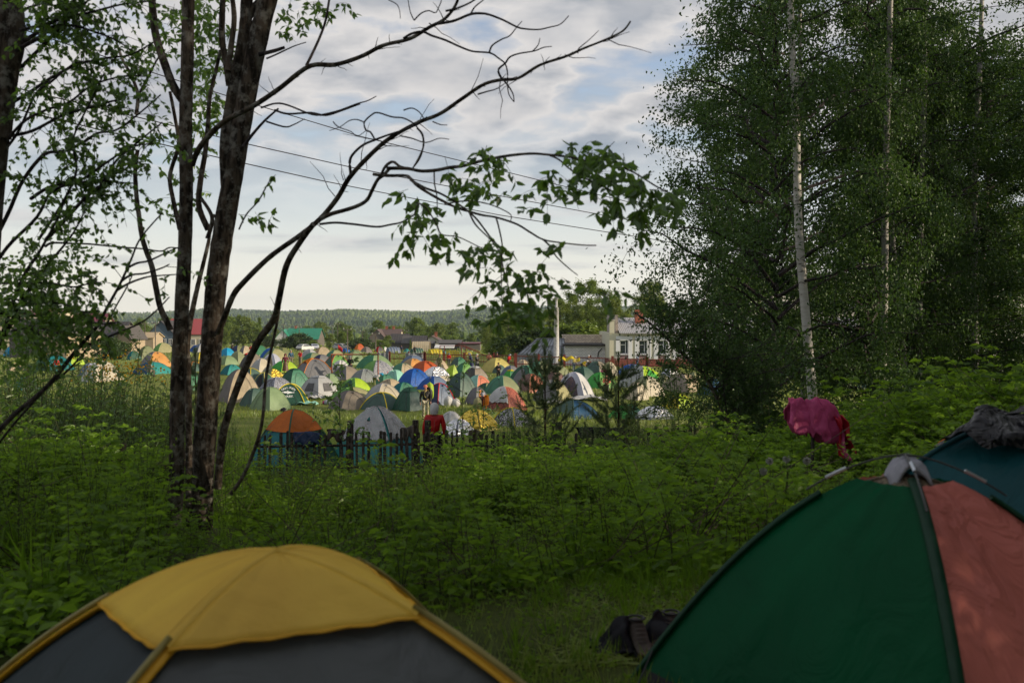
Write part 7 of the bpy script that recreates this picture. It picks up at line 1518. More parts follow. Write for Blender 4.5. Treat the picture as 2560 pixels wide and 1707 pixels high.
def lamp_pole(px, ytop, ybase, D, label, r=0.16, kind='light_pole', mat=None):
    p = at(px, ytop, D); g = gz(p[0], D); e = empty(kind, (p[0], D, g), 0, label, 'pole'); h = p[2] - g; m_ = mat or plain('concrete_pole', (0.42, 0.42, 0.42), 0.8); mb = MB(); mb.tube([(0, 0, -0.2), (0, 0, h * 0.86)], (r, r * 0.75), 8); mb.build('shaft', m_, e, True); mb = MB(); mb.tube([(0, 0, h * 0.86), (0, 0, h)], r * 0.45, 6); mb.build('tip', m_, e, True); return e, h
lamp_pole(1391, 744, 910, 100, 'tall pale concrete light pole before the greenhouse', 0.30)
WP = bark('pole_wood', (0.10, 0.085, 0.07), (0.20, 0.18, 0.15)); prev = None
for i, (px, yt, D, lb) in enumerate([(868.5, 820, 195, 'wooden utility pole behind the parked cars'), (939, 832, 200, 'short wooden utility pole behind the orange tent'), (844, 806, 330, 'tall utility pole behind the bushes, left of the brown roofs'), (831, 812, 360, 'thin utility pole beyond the tall one'), (709, 808, 330, 'utility pole left of the green roof'), (748, 816, 320, 'utility pole above the green roof'), (906, 826, 340, 'distant utility pole left of the brown house'), (1016, 824, 330, 'utility pole over the leaning shed'), (362, 804, 215, 'leaning utility pole by the minibus'), (388, 802, 212, 'braced utility pole left of the blue house'), (1096, 836, 300, 'thin metal chimney pole on the pale house')]):
    e, h = lamp_pole(px, yt, 0, D, lb, 0.14, 'utility_pole', WP); mb = MB(); mb.box((0, 0, h * 0.93), (1.6, 0.1, 0.12)); mb.build('crossarm', WP, e)
    for sx_ in (-0.7, 0.7): mb = MB(); mb.tube([(sx_, 0, h * 0.94), (sx_, 0, h * 0.94 + 0.3)], 0.05, 5); mb.build('insulator', WHITEP, e)
def wire(pts, label, r=0.02, name='power_line'):
    P = np.array(pts); mb = MB(); mb.tube(P - P[0], r, 4); tag(mb.build(name, plain('wire', (0.015, 0.015, 0.02), 0.6), None, True, P[0]), label, 'wire')
def sky_wire(px, label):
    n = len(px); wire([at(x, y, 26 + 30 * i / (n - 1)) for i, (x, y) in enumerate(px)], label, 0.019)
sky_wire([(-300, -50), (54, 73), (180, 115), (400, 188), (651, 266), (900, 341), (1200, 414), (1450, 476), (1700, 536), (2100, 630)], 'topmost power line crossing the whole sky')
sky_wire([(-300, 135), (88, 232), (380, 302), (625, 362), (885, 420), (1100, 462), (1400, 518), (1669, 568), (2100, 650)], 'middle power line crossing the whole sky')
sky_wire([(-300, 190), (250, 325), (528, 390), (800, 451), (900, 471), (1250, 538), (1623, 597), (2100, 670)], 'lowest power line crossing the whole sky')
for k_, (a, b) in enumerate([((540, 812), (709, 812)), ((709, 812), (844, 810)), ((844, 810), (1016, 830)), ((300, 806), (388, 808))]):
    wire([at(*a, 330 if k_ < 3 else 213), (at(*a, 330 if k_ < 3 else 213) + at(*b, 330 if k_ < 3 else 213)) / 2 - [0, 0, 0.9], at(*b, 330 if k_ < 3 else 213)], ['village wire left of the first pole', 'village wire over the green roof', 'village wire over the brown roofs', 'village wire left of the blue house'][k_], 0.03)

# ---------------------------------------------------------------- trees of the village and behind the yard
MT = [crown_mesh('round_crown', 1.4, 9.0, 3.1, 5200, 0.42, 'round', s, limbs=26, lw=0.7) for s in (11, 12, 13)]; MTn = [crown_mesh('narrow_crown', 1.0, 11.0, 1.7, 4200, 0.40, 'cone', s, limbs=26, lw=0.6) for s in (14,)]
BU = [crown_mesh('bush_crown', 0.2, 3.2, 2.3, 3600, 0.30, 'round', s, limbs=18, lw=0.7) for s in (15, 16)]; BIG = [crown_mesh('dense_crown', 1.0, 13.0, 4.6, 26000, 0.26, 'round', s, limbs=50, lw=0.7) for s in (17, 18)]
TRK = trunk_mesh('trunk', [(0, 0, -0.3), (0.1, 0, 3), (0, 0.1, 6.5)], [0.2, 0.15, 0.06], 7); BTRK = trunk_mesh('trunk', [(0, 0, -0.3), (0.1, 0, 5), (0, 0.1, 10)], [0.3, 0.22, 0.08], 7); STRK = trunk_mesh('trunk', [(0, 0, -0.2), (0.05, 0, 1.0), (0, 0.05, 2.2)], [0.09, 0.07, 0.03], 6)
LEAF_Y = leafmat('sunny_leaf', (0.07, 0.12, 0.02), (0.19, 0.24, 0.04), (0.25, 0.32, 0.04), 0.30, 0.03); LEAF_D = leafmat('dark_leaf', (0.030, 0.060, 0.018), (0.075, 0.115, 0.028), (0.10, 0.15, 0.03), 0.25, 0.03)
def vt(px, D, ytop, mesh, hm, mats, label, trk=TRK, cat='tree', name='village_tree', group=None, wide=1.0, rz=0.0):
    x = X(px, D); g = gz(x, D); h = CAM[2] + (HORIZON - ytop) * D / F - g; s = h / hm; e = empty(name, (x, D, g), rz or px * 0.3, label, cat, group); e.scale = (s * wide, s * wide, s); link('trunk', trk, BARK, e); link('crown', mesh, [mats, BARK_THIN], e); return e
vt(1470, 140, 688, BIG[0], 14.6, LEAF_MID, 'biggest leafy tree above the greenhouse', BTRK, wide=1.05); vt(1535, 132, 738, BIG[1], 14.6, LEAF_Y, 'bright leafy tree left of the white building', BTRK, wide=0.9); vt(1400, 134, 735, BIG[1], 14.6, LEAF_MID, 'leafy tree left of the light pole', BTRK, wide=1.0); vt(1330, 140, 752, BIG[0], 14.6, LEAF_D, 'dark leafy tree behind the hanging twig', BTRK, wide=0.9)
vt(1625, 150, 690, BIG[1], 14.6, LEAF_D, 'darker tree behind the white building, at the edge of the grove', BTRK, wide=0.8); vt(1270, 150, 772, BIG[0], 14.6, LEAF_D, 'dark tree behind the left end of the greenhouse', BTRK); vt(1225, 165, 792, BIG[1], 14.6, LEAF_D, 'conical dark tree left of the yard', BTRK, wide=0.7); vt(1245, 150, 838, BU[0], 3.9, LEAF_MID, 'round bush at the left end of the yard', STRK, 'bush', 'bush')
vt(1440, 120, 800, BU[0], 3.9, LEAF_D, 'tall dark bush behind the brick shed', STRK, 'bush', 'bush', wide=1.6); vt(1350, 122, 812, BU[1], 3.9, LEAF_D, 'dark bush behind the greenhouse', STRK, 'bush', 'bush', wide=1.5)
VT = [(607, 290, 782, 0, LEAF_Y, 'tall loose tree right of the trunks'), (585, 295, 806, 1, LEAF_MID, 'round tree left of the tall loose one'), (649, 300, 790, 'n', LEAF_MID, 'narrow pointed tree right of the tall loose one'), (633, 292, 800, 2, LEAF_MID, 'low wide tree between the two tall ones'), (560, 285, 815, 0, LEAF_Y, 'small tree close to the big trunk'),
      (675, 290, 838, 'b', LEAF_Y, 'yellow green bush behind the white cars'), (745, 262, 829, 'b', LEAF_MID, 'large round bush before the green roof'), (715, 270, 845, 'b', LEAF_Y, 'small bush left of the large round one'), (795, 400, 806, 0, LEAF_D, 'dark tree behind the green roof'), (825, 252, 832, 0, LEAF_Y, 'light tree right of the green roof'), (855, 248, 826, 1, LEAF_MID, 'dark green tree right of the light one'), (876, 246, 812, 'n', LEAF_Y, 'bright pointed tree behind the first utility pole'),
      (893, 240, 842, 'b', LEAF_Y, 'sunlit bush behind the silver cars'), (915, 240, 846, 'b', LEAF_MID, 'bush left of the second utility pole'), (950, 236, 848, 'b', LEAF_Y, 'sunlit bush in front of the brown house'), (970, 244, 836, 0, LEAF_MID, 'tree in front of the brown house'), (1026, 225, 848, 'n', LEAF_MID, 'small pointed tree before the patched shed'), (1093, 300, 803, 0, LEAF_D, 'tall tree above the pale house'), (1078, 310, 812, 1, LEAF_MID, 'lower half of the pair above the pale house'),
      (1120, 290, 835, 'b', LEAF_Y, 'bush right of the pale house'), (1145, 300, 838, 'b', LEAF_Y, 'yellowish bush farther right of the pale house'), (1180, 300, 830, 1, LEAF_MID, 'tree at the right end of the village'), (260, 220, 790, 'n', LEAF_D, 'dark pointed tree behind the maroon roof'), (290, 230, 796, 'n', LEAF_D, 'second dark pointed tree behind the maroon roof'), (330, 250, 806, 1, LEAF_MID, 'broad tree behind the dark shed'), (275, 135, 838, 'b', LEAF_MID, 'willow like bush between the two plank sheds'),
      (345, 260, 815, 0, LEAF_Y, 'light tree left of the leaning pole'), (310, 190, 852, 'b', LEAF_MID, 'bush beside the narrow plank shed'), (180, 215, 775, 1, LEAF_D, 'dark tree above the maroon roof'), (130, 240, 770, 0, LEAF_D, 'second dark tree above the maroon roof'), (520, 240, 838, 'b', LEAF_Y, 'bush by the cream house'), (1215, 250, 826, 0, LEAF_D, 'dark tree left of the yard behind the sheds'), (780, 268, 848, 'b', LEAF_MID, 'bush at the right end of the green roof'), (1000, 380, 812, 2, LEAF_D, 'far dark tree above the sheds'), (1040, 420, 818, 0, LEAF_D, 'far tree in the smoke above the old shed')]
for px, D, yt, k_, m_, lb in VT:
    if k_ == 'b': vt(px, D, yt, BU[px % 2], 3.9, m_, lb, STRK, 'bush', 'bush', wide=1.25)
    elif k_ == 'n': vt(px, D, yt, MTn[0], 11.6, m_, lb)
    else: vt(px, D, yt, MT[k_], 10.2, m_, lb)
mesh_pool = [MT[0], MT[1], MT[2]]; src = {}
r_ = np.random.default_rng(77)
for i in range(70):
    D = r_.uniform(330, 620); px = r_.uniform(-100, 1330); k_ = i % 3; x = X(px, D); g = gz(x, D); sc_ = r_.uniform(0.7, 1.15)
    if k_ not in src: src[k_] = empty('valley_tree', (x, D, g), 0, 'leafy tree on the slope beyond the village', 'tree', 'trees on the slope beyond the village'); link('trunk', TRK, BARK, src[k_]); link('crown', MT[k_], [LEAF_MID, BARK_THIN], src[k_]); src[k_].scale = (sc_,) * 3
    else: copy_tree(src[k_], (x, D, g), i * 0.7, sc_)

# ---------------------------------------------------------------- vehicles
def car_parts(kind):
    """profile in side view (y along length), returns meshes"""
    if kind == 'car': L_, W_, prof = 4.3, 1.75, [(-2.15, 0.35), (-2.15, 0.75), (-1.95, 0.92), (-1.0, 1.0), (-0.45, 1.42), (0.1, 1.50), (1.35, 1.48), (1.95, 1.05), (2.12, 0.95), (2.15, 0.35)]
    elif kind == 'van': L_, W_, prof = 5.2, 2.0, [(-2.6, 0.4), (-2.6, 0.95), (-2.35, 1.15), (-1.75, 1.3), (-1.25, 2.2), (-1.0, 2.35), (2.5, 2.35), (2.6, 2.2), (2.6, 0.4)]
    P = np.array(prof); n = len(P); w2 = W_ / 2; mb = MB(); V = []
    for sx_ in (-1, -0.86, 0.86, 1):
        ins = 0.0 if abs(sx_) < 1 else 1; 
        for (y, z) in P: tp = np.clip((z - 0.95) / 0.6, 0, 1) * 0.16; V.append((sx_ * w2 * (1 - tp), y * (1 - 0.02 * ins), z - 0.03 * ins))
    V = np.array(V); 
    for a in range(3): mb.add(V[a * n:(a + 2) * n], [[i, (i + 1) % n, n + (i + 1) % n, n + i] for i in range(n)])
    mb.add(V[:n], [list(range(n))]); mb.add(V[-n:], [list(range(n))[::-1]]); body = mb.mesh('body')
    gl = MB(); 
    if kind == 'car': S = [(-0.85, 1.05), (-0.42, 1.37), (0.08, 1.43), (1.25, 1.40), (1.62, 1.06)]; fr = [(-1.0, 1.04), (-0.50, 1.40)]; rr = [(1.42, 1.42), (1.88, 1.10)]
    else: S = [(-1.55, 1.45), (-1.2, 2.1), (2.3, 2.1), (2.3, 1.45)]; fr = [(-1.72, 1.4), (-1.28, 2.12)]; rr = [(2.61, 2.1), (2.61, 1.45)]
    for sg in (-1, 1): gl.add([(sg * (w2 * (1 - np.clip((z - 0.95) / 0.6, 0, 1) * 0.16) + 0.012), y, z) for y, z in S], [list(range(len(S)))[::sg]])
    for (a, b), o_ in ((fr, -0.03), (rr, 0.03)): gl.add([(-w2 * .76, a[0] + o_, a[1]), (w2 * .76, a[0] + o_, a[1]), (w2 * .70, b[0] + o_, b[1] + 0.02), (-w2 * .70, b[0] + o_, b[1] + 0.02)], [[0, 1, 2, 3]])
    wh = MB(); wh.tube([(-0.11, 0, 0), (0.11, 0, 0)], 0.33 if kind == 'car' else 0.36, 14); hb = MB(); hb.tube([(-0.125, 0, 0), (0.125, 0, 0)], 0.18, 10); hl = MB(); hl.box((0, 0, 0), (0.34, 0.08, 0.16)); bp_ = MB(); bp_.box((0, 0, 0), (W_ * 0.96, 0.14, 0.2))
    return dict(body=body, glass=gl.mesh('glass'), wheel=wh.mesh('wheel'), hub=hb.mesh('hub'), lamp=hl.mesh('headlight'), bumper=bp_.mesh('bumper'), L=L_, W=W_)
CP = {'car': car_parts('car'), 'van': car_parts('van')}; TYRE = plain('tyre', (0.015, 0.015, 0.015), 0.9); HUB = plain('hubcap', (0.3, 0.3, 0.32), 0.4, 0.6); LAMP = plain('headlamp', (0.6, 0.6, 0.55), 0.2); BUMP = plain('bumper', (0.05, 0.05, 0.05), 0.6)
def car(reg, xc, yb, col, rz, label, kind='car', s=1.0, cat='car'):
    p = q(reg, xc, yb); g = gnd(*p); c = CP[kind]; e = empty('parked_car' if kind == 'car' else 'parked_van', g, R(rz), label, cat, 'vehicles parked behind the camp'); e.scale = (s,) * 3; PT = plain('paint_%s' % col, COL[col] if col in COL else (0.5,) * 3, 0.3, 0.0, noise_amt=0.03, spec=0.6)
    link('body', c['body'], None, e); e.children[0].data = c['body'].copy(); e.children[0].data.materials.clear(); e.children[0].data.materials.append(PT); link('glass', c['glass'], GLASS, e); yw = c['L'] * 0.31; r = 0.33 if kind == 'car' else 0.36
    for sx_ in (-1, 1):
        for sy in (-1, 1): w_ = link('wheel', c['wheel'], TYRE, e, (sx_ * (c['W'] / 2 - 0.12), sy * yw, r)); link('hub', c['hub'], HUB, w_)
        link('headlight', c['lamp'], LAMP, e, (sx_ * c['W'] * 0.34, -c['L'] / 2 - 0.01, 0.72 if kind == 'car' else 0.95))
    for sy in (-1, 1): link('bumper', c['bumper'], BUMP, e, (0, sy * c['L'] / 2, 0.46))
for a in [('f2', 100, 288, 'white', 150, 'white off road car seen from behind, left of the sandy tent'), ('f2', 275, 276, 'lav', 200, 'pale car with a round spare wheel behind the sandy tent'), ('f2', 775, 245, 'lgrey', 70, 'silver car left of the red flag'), ('f2', 920, 235, 'gblue', 70, 'bluish car behind the first utility pole'), ('f2', 1025, 222, 'white', 80, 'small white car behind the small blue tent'), ('f2', 1470, 262, 'lgrey', 75, 'silver car by the second utility pole'),
          ('f1', 1180, 135, 'lgrey', 85, 'grey car behind the leaning limb'), ('f1', 700, 140, 'lgrey', 90, 'silver car left of the white van'), ('f1', 820, 150, 'cream', 85, 'cream car between two silver ones'), ('f1', 1400, 152, 'white', 95, 'white car in the far row behind the bush'), ('f1', 1500, 152, 'grey', 85, 'grey car at the end of the far row'), ('A', 520, 626, 'white', 20, 'white off road car before the cream house'), ('E', 2150, 640, 'white', 80, 'white car before the blue house'), ('B', 290, 700, 'lgrey', 60, 'pale hatchback among the cars left of the pole')]: car(*a)
for a in [('E', 1825, 640, 'white', 80, 'white minibus parked beside the plank shed', 'van', 1.0, 'minibus'), ('E', 2050, 645, 'dblue', 85, 'dark blue van parked right of the minibus', 'van', 0.95, 'van'), ('E', 1950, 622, 'grey', 85, 'grey van behind the minibus', 'van', 1.0, 'van'), ('f1', 1005, 132, 'white', 10, 'white van facing the camp behind the person in red', 'van', 1.0, 'van')]: car(*a)
def tractor():
    g = gnd(*q('f1', 1760, 232)); e = empty('tractor', g, R(60), 'old tractor with a cab and a big rear wheel', 'tractor'); PT = plain('tractor_paint', (0.25, 0.28, 0.32), 0.6)
    mb = MB(); mb.box((0, -1.0, 1.05), (0.8, 1.7, 0.7)); mb.build('hood', PT, e); mb = MB(); mb.box((0, 0.55, 1.2), (1.2, 1.2, 0.6)); mb.box((0, 0.55, 2.45), (1.35, 1.35, 0.12))
    for a in (-0.6, 0.6):
        for b in (0, 1.1): mb.box((a, b, 1.95), (0.08, 0.08, 0.95))
    mb.build('cab', PT, e); mb = MB(); mb.tube([(0.25, -1.2, 1.4), (0.25, -1.2, 2.2)], 0.05, 6); mb.build('exhaust', BUMP, e)
    for sx_ in (-1, 1): mb = MB(); mb.tube([(sx_ * 0.65, 0.7, 0.72), (sx_ * 1.0, 0.7, 0.72)], 0.72, 16); mb.build('wheel', TYRE, e); mb = MB(); mb.tube([(sx_ * 0.55, -1.4, 0.42), (sx_ * 0.78, -1.4, 0.42)], 0.42, 14); mb.build('wheel', TYRE, e)
tractor()

# ---------------------------------------------------------------- people
SKIN = plain('skin', (0.45, 0.25, 0.17), 0.6, noise_amt=0.08)
def skinmesh(name, V, E, Rd, sub=1, root=0):
    me = bpy.data.meshes.new(name); me.from_pydata([tuple(map(float, v)) for v in V], E, []); o = bpy.data.objects.new(name, me); C.objects.link(o)
    m = o.modifiers.new('skin', 'SKIN'); m.use_smooth_shade = True; lay = me.skin_vertices[0].data
    for i, r in enumerate(Rd): lay[i].radius = (r, r) if not isinstance(r, tuple) else r
    lay[root].use_root = True; s_ = o.modifiers.new('sub', 'SUBSURF'); s_.levels = sub; s_.render_levels = sub
    dg = bpy.context.evaluated_depsgraph_get(); out = bpy.data.meshes.new_from_object(o.evaluated_get(dg)); out.name = name; bpy.data.objects.remove(o); return out
def joints(pose):
    J = dict(pel=(0, 0, .95), wa=(0, .01, 1.08), ch=(0, 0, 1.28), nk=(0, .0, 1.45), he=(0, -.015, 1.58), cr=(0, -.005, 1.66))
    arm = {'stand': [(.19, .02, 1.38), (.25, .04, 1.12), (.26, -.04, .88)], 'hips': [(.19, .02, 1.38), (.33, .06, 1.15), (.16, -.14, 1.02)], 'front': [(.19, .0, 1.38), (.24, -.05, 1.14), (.08, -.27, 1.16)]}.get(pose, [(.19, .0, 1.38), (.24, -.05, 1.14), (.10, -.30, 1.0)])
    leg = [(.09, 0, .90), (.10, -.02, .50), (.11, .03, .09), (.12, -.12, .04)]
    if pose == 'walk': leg = None
    J['arm'] = arm; J['leg'] = leg; return J
def bendpt(p, pose):
    p = np.array(p, float)
    if pose == 'bend' and p[2] > 0.95:
        a = R(62); d = p - [0, 0, .95]; y = d[1] * math.cos(a) - d[2] * math.sin(a); z = d[1] * math.sin(a) + d[2] * math.cos(a); return np.array([p[0], y, .95 + z])
    if pose == 'lean' and p[2] > 0.95:
        a = R(22); d = p - [0, 0, .95]; return np.array([p[0], d[1] * math.cos(a) - d[2] * math.sin(a), .95 + d[1] * math.sin(a) + d[2] * math.cos(a)])
    if pose == 'sit': p = p - [0, 0, 0.45]
    return p
def figure(pose):
    J = joints('front' if pose in ('bend', 'lean', 'sit') else pose); out = {}
    def B(p): return bendpt(p, pose)
    legs = J['leg']
    if pose == 'sit': legs = [(.10, 0, .95), (.13, -.40, .98), (.13, -.38, .54), (.13, -.50, .50)]
    V, E, Rd = [], [], []
    def add(p, r, par=None):
        V.append(B(p)); Rd.append(r)
        if par is not None: E.append((par, len(V) - 1))
        return len(V) - 1
    pe = add(J['pel'], .125); wa = add(J['wa'], .105, pe); ch = add(J['ch'], (.125, .125), wa); nk = add(J['nk'], .052, ch); ja = add((0, -.035, 1.53), .062, nk); he = add(J['he'], .085, ja); cr = add(J['cr'], .082, he); add((0, -.02, 1.73), .05, cr); add((0, -.115, 1.575), .014, he)
    for sg in (-1, 1):
        f_ = lambda p: (sg * p[0], p[1], p[2]); a = J['arm']; s0 = add(f_(a[0]), .055, ch); s1 = add(f_(a[1]), .040, s0); s2 = add(f_(a[2]), .026, s1); w_ = np.array(f_(a[2])); d = unit(w_ - np.array(f_(a[1]))); pm = w_ + d * .055; p_ = add(tuple(pm), .026, s2); side = unit(np.cross(d, [sg, 0, 0.3]))
        for k_, ln_ in enumerate((.070, .080, .076, .060)): o_ = side * (.027 - .018 * k_); b = pm + d * .03 + o_; i1 = add(tuple(b + d * ln_ * .5), .0085, p_); add(tuple(b + d * ln_ + np.array([0, -.012, 0])), .0072, i1)
        th = add(tuple(pm + side * .045 + d * .01), .009, p_); add(tuple(pm + side * .055 + d * .045), .0075, th)
        l_ = [f_(p) for p in legs]; h_ = add(l_[0], .085, pe); kn = add(l_[1], .055, h_); an = add(l_[2], .038, kn); add(l_[3], .034, an)
    out['body'] = skinmesh('body', V, E, Rd)
    V, E, Rd = [], [], []; b0 = add((0, 0, .93), .150); b1 = add((0, 0, 1.08), .135, b0); b2 = add((0, 0, 1.30), (.150, .150), b1); add((0, 0, 1.44), .075, b2)
    for sg in (-1, 1): a = [(sg * x, y, z) for x, y, z in J['arm']]; i = add(a[0], .078, b2); j = add(a[1], .062, i); add(tuple(np.array(a[2]) * .93 + np.array(a[1]) * .07), .050, j)
    out['jacket'] = skinmesh('jacket', V, E, Rd)
    V, E, Rd = [], [], []; b0 = add((0, 0, .96), .135)
    for sg in (-1, 1): l_ = [(sg * x, y, z) for x, y, z in legs]; i = add(l_[0], .105, b0); j = add(l_[1], .078, i); add(l_[2], .066, j)
    out['trousers'] = skinmesh('trousers', V, E, Rd)
    mb = MB(); a = np.linspace(0, 2 * math.pi, 25)[:-1]; zs = [1.0, .9, .7, .45, .16]; rr = [.15, .19, .22, .26, .30]
    G = [[(math.cos(t) * r * (1 + .06 * math.sin(t * 7) * (i / 4)), math.sin(t) * r * .8 * (1 + .06 * math.sin(t * 7) * (i / 4)), z) for t in a] for i, (z, r) in enumerate(zip(zs, rr))]
    G = [[bendpt(p, pose) if p[2] > .95 or pose == 'sit' else np.array(p) for p in row] for row in G]; mb.grid(np.array(G), 0, True); out['skirt'] = mb.mesh('skirt', True)
    def shell(z0, rx, front, name, back=0.0):
        mb = MB(); th = np.linspace(0.02, math.pi * .62, 9); G = []
        for t in th:
            row = []
            for u in a: 
                fy = math.sin(u); cut = max(0, -fy) * front; tt = t * (1 - cut); row.append(bendpt((math.cos(u) * math.sin(tt) * rx, -.01 + fy * math.sin(tt) * rx * 1.12 + (back * t / 2 if fy > 0 else 0), z0 + math.cos(tt) * rx * 1.18 - (0.05 * t if fy > .3 else 0)), pose))
            G.append(row)
        mb.grid(np.array(G), 0, True); return mb.mesh(name, True)
    out['hair'] = shell(1.625, .102, .40, 'hair'); out['headscarf'] = shell(1.615, .118, .30, 'headscarf', .03); out['hood'] = shell(1.60, .125, .32, 'hood', .04)
    mb = MB(); mb.grid(np.array([[bendpt((math.cos(u) * r * (1.0), -.01 + math.sin(u) * r * 1.1 - (.07 if math.sin(u) < -.3 and br else 0), z), pose) for u in a] for r, z, br in ((.001, 1.765, 0), (.07, 1.75, 0), (.105, 1.69, 0), (.108, 1.65, 0), (.115, 1.645, 1))]), 0, True); out['cap'] = mb.mesh('cap', True)
    mb = MB()
    for sg in (-1, 1):
        f_ = np.array([sg * legs[2][0], legs[2][1], legs[2][2]]); g_ = np.array([sg * legs[3][0], legs[3][1] - .03, legs[3][2]]); P = [bendpt(f_ + [0, .06, -.03], pose), bendpt(f_ + [0, 0, -.03], pose), bendpt(g_, pose)]; mb.tube(P, (.045, .052, .04), 8, flat=.8)
    out['shoes'] = mb.mesh('shoes', True); return out
FIG = {}
def person(reg, x, yt, yb, pose, rz, top, low, head, label, skirt=False, D=None, hair='brown', hs_=None, carry=None):
    if pose not in FIG: FIG[pose] = figure(pose)
    f_ = FIG[pose]; px, py = q(reg, x, yb); _, pyt = q(reg, x, yt); g = gnd(px, py) if D is None else np.array([X(px, D), D, gz(X(px, D), D)]); D_ = g[1]; hh = {'bend': 1.35, 'lean': 1.65, 'sit': 1.30}.get(pose, 1.74); s = np.clip((py - pyt) * D_ / F / hh, .86, 1.08) if D is None else 1.0
    e = empty('person', g, R(rz), label, 'person'); e.scale = (s,) * 3
    def cm(c): return SKIN if c == 'skin' else (FM(c) if c in PATS or c in COL else plain(c, (0.3, 0.3, 0.3)))
    b = link('body', f_['body'], SKIN, e)
    def part(nm, key, c): link(nm, f_[key].copy() if f_[key].materials else f_[key].copy(), cm(c), e)
    part('jacket' if top != 'skin' else 'shirt', 'jacket', top); part('trousers', 'trousers', low) if not skirt else part('skirt', 'skirt', low); part('shoes', 'shoes', 'black')
    k_, c_ = head; part(k_, k_, c_); return e
P_ = person
P_('f1', 620, 85, 320, 'lean', 60, 'black', 'black', ('cap', 'lgrey'), 'person in black with a pale cap at the far side, right of the big trunk')
P_('f1', 1005, 105, 400, 'hips', 10, 'red', 'black', ('hair', 'grey'), 'person in a red sweater and black trousers standing far back')
P_('f1', 870, 345, 500, 'bend', 120, 'red', 'black', ('hair', 'black'), 'person in red bending down between the far tents')
P_('f1', 1675, 345, 725, 'stand', 15, 'maroon', 'brown', ('hood', 'maroon'), 'person in a maroon hood and long brown skirt', True)
P_('f1', 1785, 275, 590, 'stand', 30, 'dblue', 'taupe', ('hair', 'lgrey'), 'white haired person in a blue checked shirt')
P_('f1', 1965, 275, 590, 'front', -30, 'red', 'taupe', ('hair', 'brown'), 'person in a red sweater looking down, right of the checked shirt')
P_('f2', 985, 380, 800, 'front', 165, 'black', 'dgrey', ('hair', 'grey'), 'man in a black shirt seen from behind inside the goal')
P_('f2', 1460, 820, 1060, 'bend', 90, 'white', 'olive', ('headscarf', 'sky'), 'woman in a white shirt and turquoise scarf bending over')
P_('f2', 1330, 1365, 1800, 'stand', 0, 'black', 'black', ('hair', 'lgrey'), 'grey haired person behind the plastic covered tent', D=33)
bp = P_('f3', 500, 960, 1640, 'stand', 12, 'black', 'camo', ('cap', 'coral'), 'backpacker in camouflage trousers walking between the tents')
P_('f3', 670, 1370, 2300, 'stand', 180, 'red', 'black', ('headscarf', 'white'), 'woman in a white knitted hat and red hooded jacket at the fence', D=27.6); _w = bpy.context.scene.collection.objects[-1]; _w = [o for o in bpy.data.objects if o.get('label', '').startswith('woman in a white knitted')][0]; _w.scale = (1.1,) * 3; _w.location.z += 0.16
st_ = P_('f3', 1620, 1095, 1500, 'sit', 170, 'maroon', 'brown', ('headscarf', 'lav'), 'woman in a lilac headscarf sitting with her back turned, carrying sacks')
P_('f3', 775, 360, 690, 'stand', 160, 'olive', 'olive', ('hair', 'brown'), 'tall figure in dark camouflage seen from behind')
P_('f3', 960, 355, 600, 'lean', 0, 'red', 'dgrey', ('headscarf', 'gblue'), 'woman in a bright red jacket with a blue grey scarf')
P_('f3', 1405, 335, 660, 'lean', -70, 'navy', 'navy', ('headscarf', 'gblue'), 'woman in a navy vest and long skirt facing right', True)
P_('f3', 1510, 350, 690, 'front', 40, 'black', 'dgrey', ('headscarf', 'white'), 'woman in black with a white headscarf and long grey skirt', True)
P_('f3', 1745, 325, 620, 'front', 10, 'coral', 'dgrey', ('headscarf', 'beige'), 'woman in a pink jacket with a long beige scarf')
P_('f3', 1905, 325, 600, 'stand', 0, 'black', 'black', ('cap', 'navy'), 'man in a dark cap behind the pale yellow tent')
P_('f3', 2120, 385, 640, 'lean', 60, 'red', 'maroon', ('headscarf', 'lav'), 'woman with a red jacket and white headscarf right of the pale yellow tent')
P_('f3', 1930, 570, 900, 'front', 0, 'black', 'black', ('cap', 'black'), 'man in a black hooded top bending over his tent')
P_('f4', 760, 370, 640, 'stand', 0, 'gblue', 'dgrey', ('hair', 'black'), 'person in light blue behind the fence')
P_('f4', 1205, 430, 690, 'lean', -60, 'olive', 'olive', ('cap', 'olive'), 'person in a camouflage hat beside the yellow sheet')
P_('f4', 1450, 455, 700, 'lean', 30, 'pyellow', 'gblue', ('headscarf', 'white'), 'woman in a yellow raincoat and white scarf, left of two')
P_('f4', 1610, 490, 720, 'bend', 60, 'yellow', 'dgrey', ('headscarf', 'white'), 'bending woman in a yellow raincoat, right of two')
P_('f4', 1740, 440, 690, 'front', -20, 'grey', 'dgrey', ('cap', 'white'), 'person in grey with a white sun hat by the dark tent')
P_('f4', 2040, 620, 1000, 'stand', 170, 'pink', 'dgrey', ('hair', 'brown'), 'person in a purple top seen from behind')
P_('f4', 2085, 740, 1230, 'front', 0, 'coral', 'dgrey', ('hair', 'black'), 'person in coral in front of the purple top, behind the second pine')
P_('f5', 730, 450, 640, 'front', 70, 'gblue', 'dblue', ('hair', 'black'), 'person in blue behind the fence by the white building')
P_('E', 740, 800, 1030, 'stand', 20, 'red', 'teal', ('headscarf', 'white'), 'woman in red with a white scarf behind the left shrubs')
P_('E', 1950, 820, 1060, 'sit', 160, 'taupe', 'taupe', ('hair', 'brown'), 'person in brown sitting before the turquoise tent')
P_('J', 540, 900, 1000, 'front', 0, 'red', 'red', ('headscarf', 'white'), 'person in red seen through the grove')
P_('J', 722, 860, 990, 'stand', 10, 'lav', 'gblue', ('hair', 'brown'), 'person in pale blue seen through the grove')
P_('f3', 30, 220, 330, 'stand', 0, 'navy', 'black', ('hair', 'brown'), 'person standing beside the turquoise back row tent'); P_('f3', 285, 275, 345, 'stand', 0, 'black', 'black', ('hair', 'brown'), 'person in front of the dark green tunnel tent')
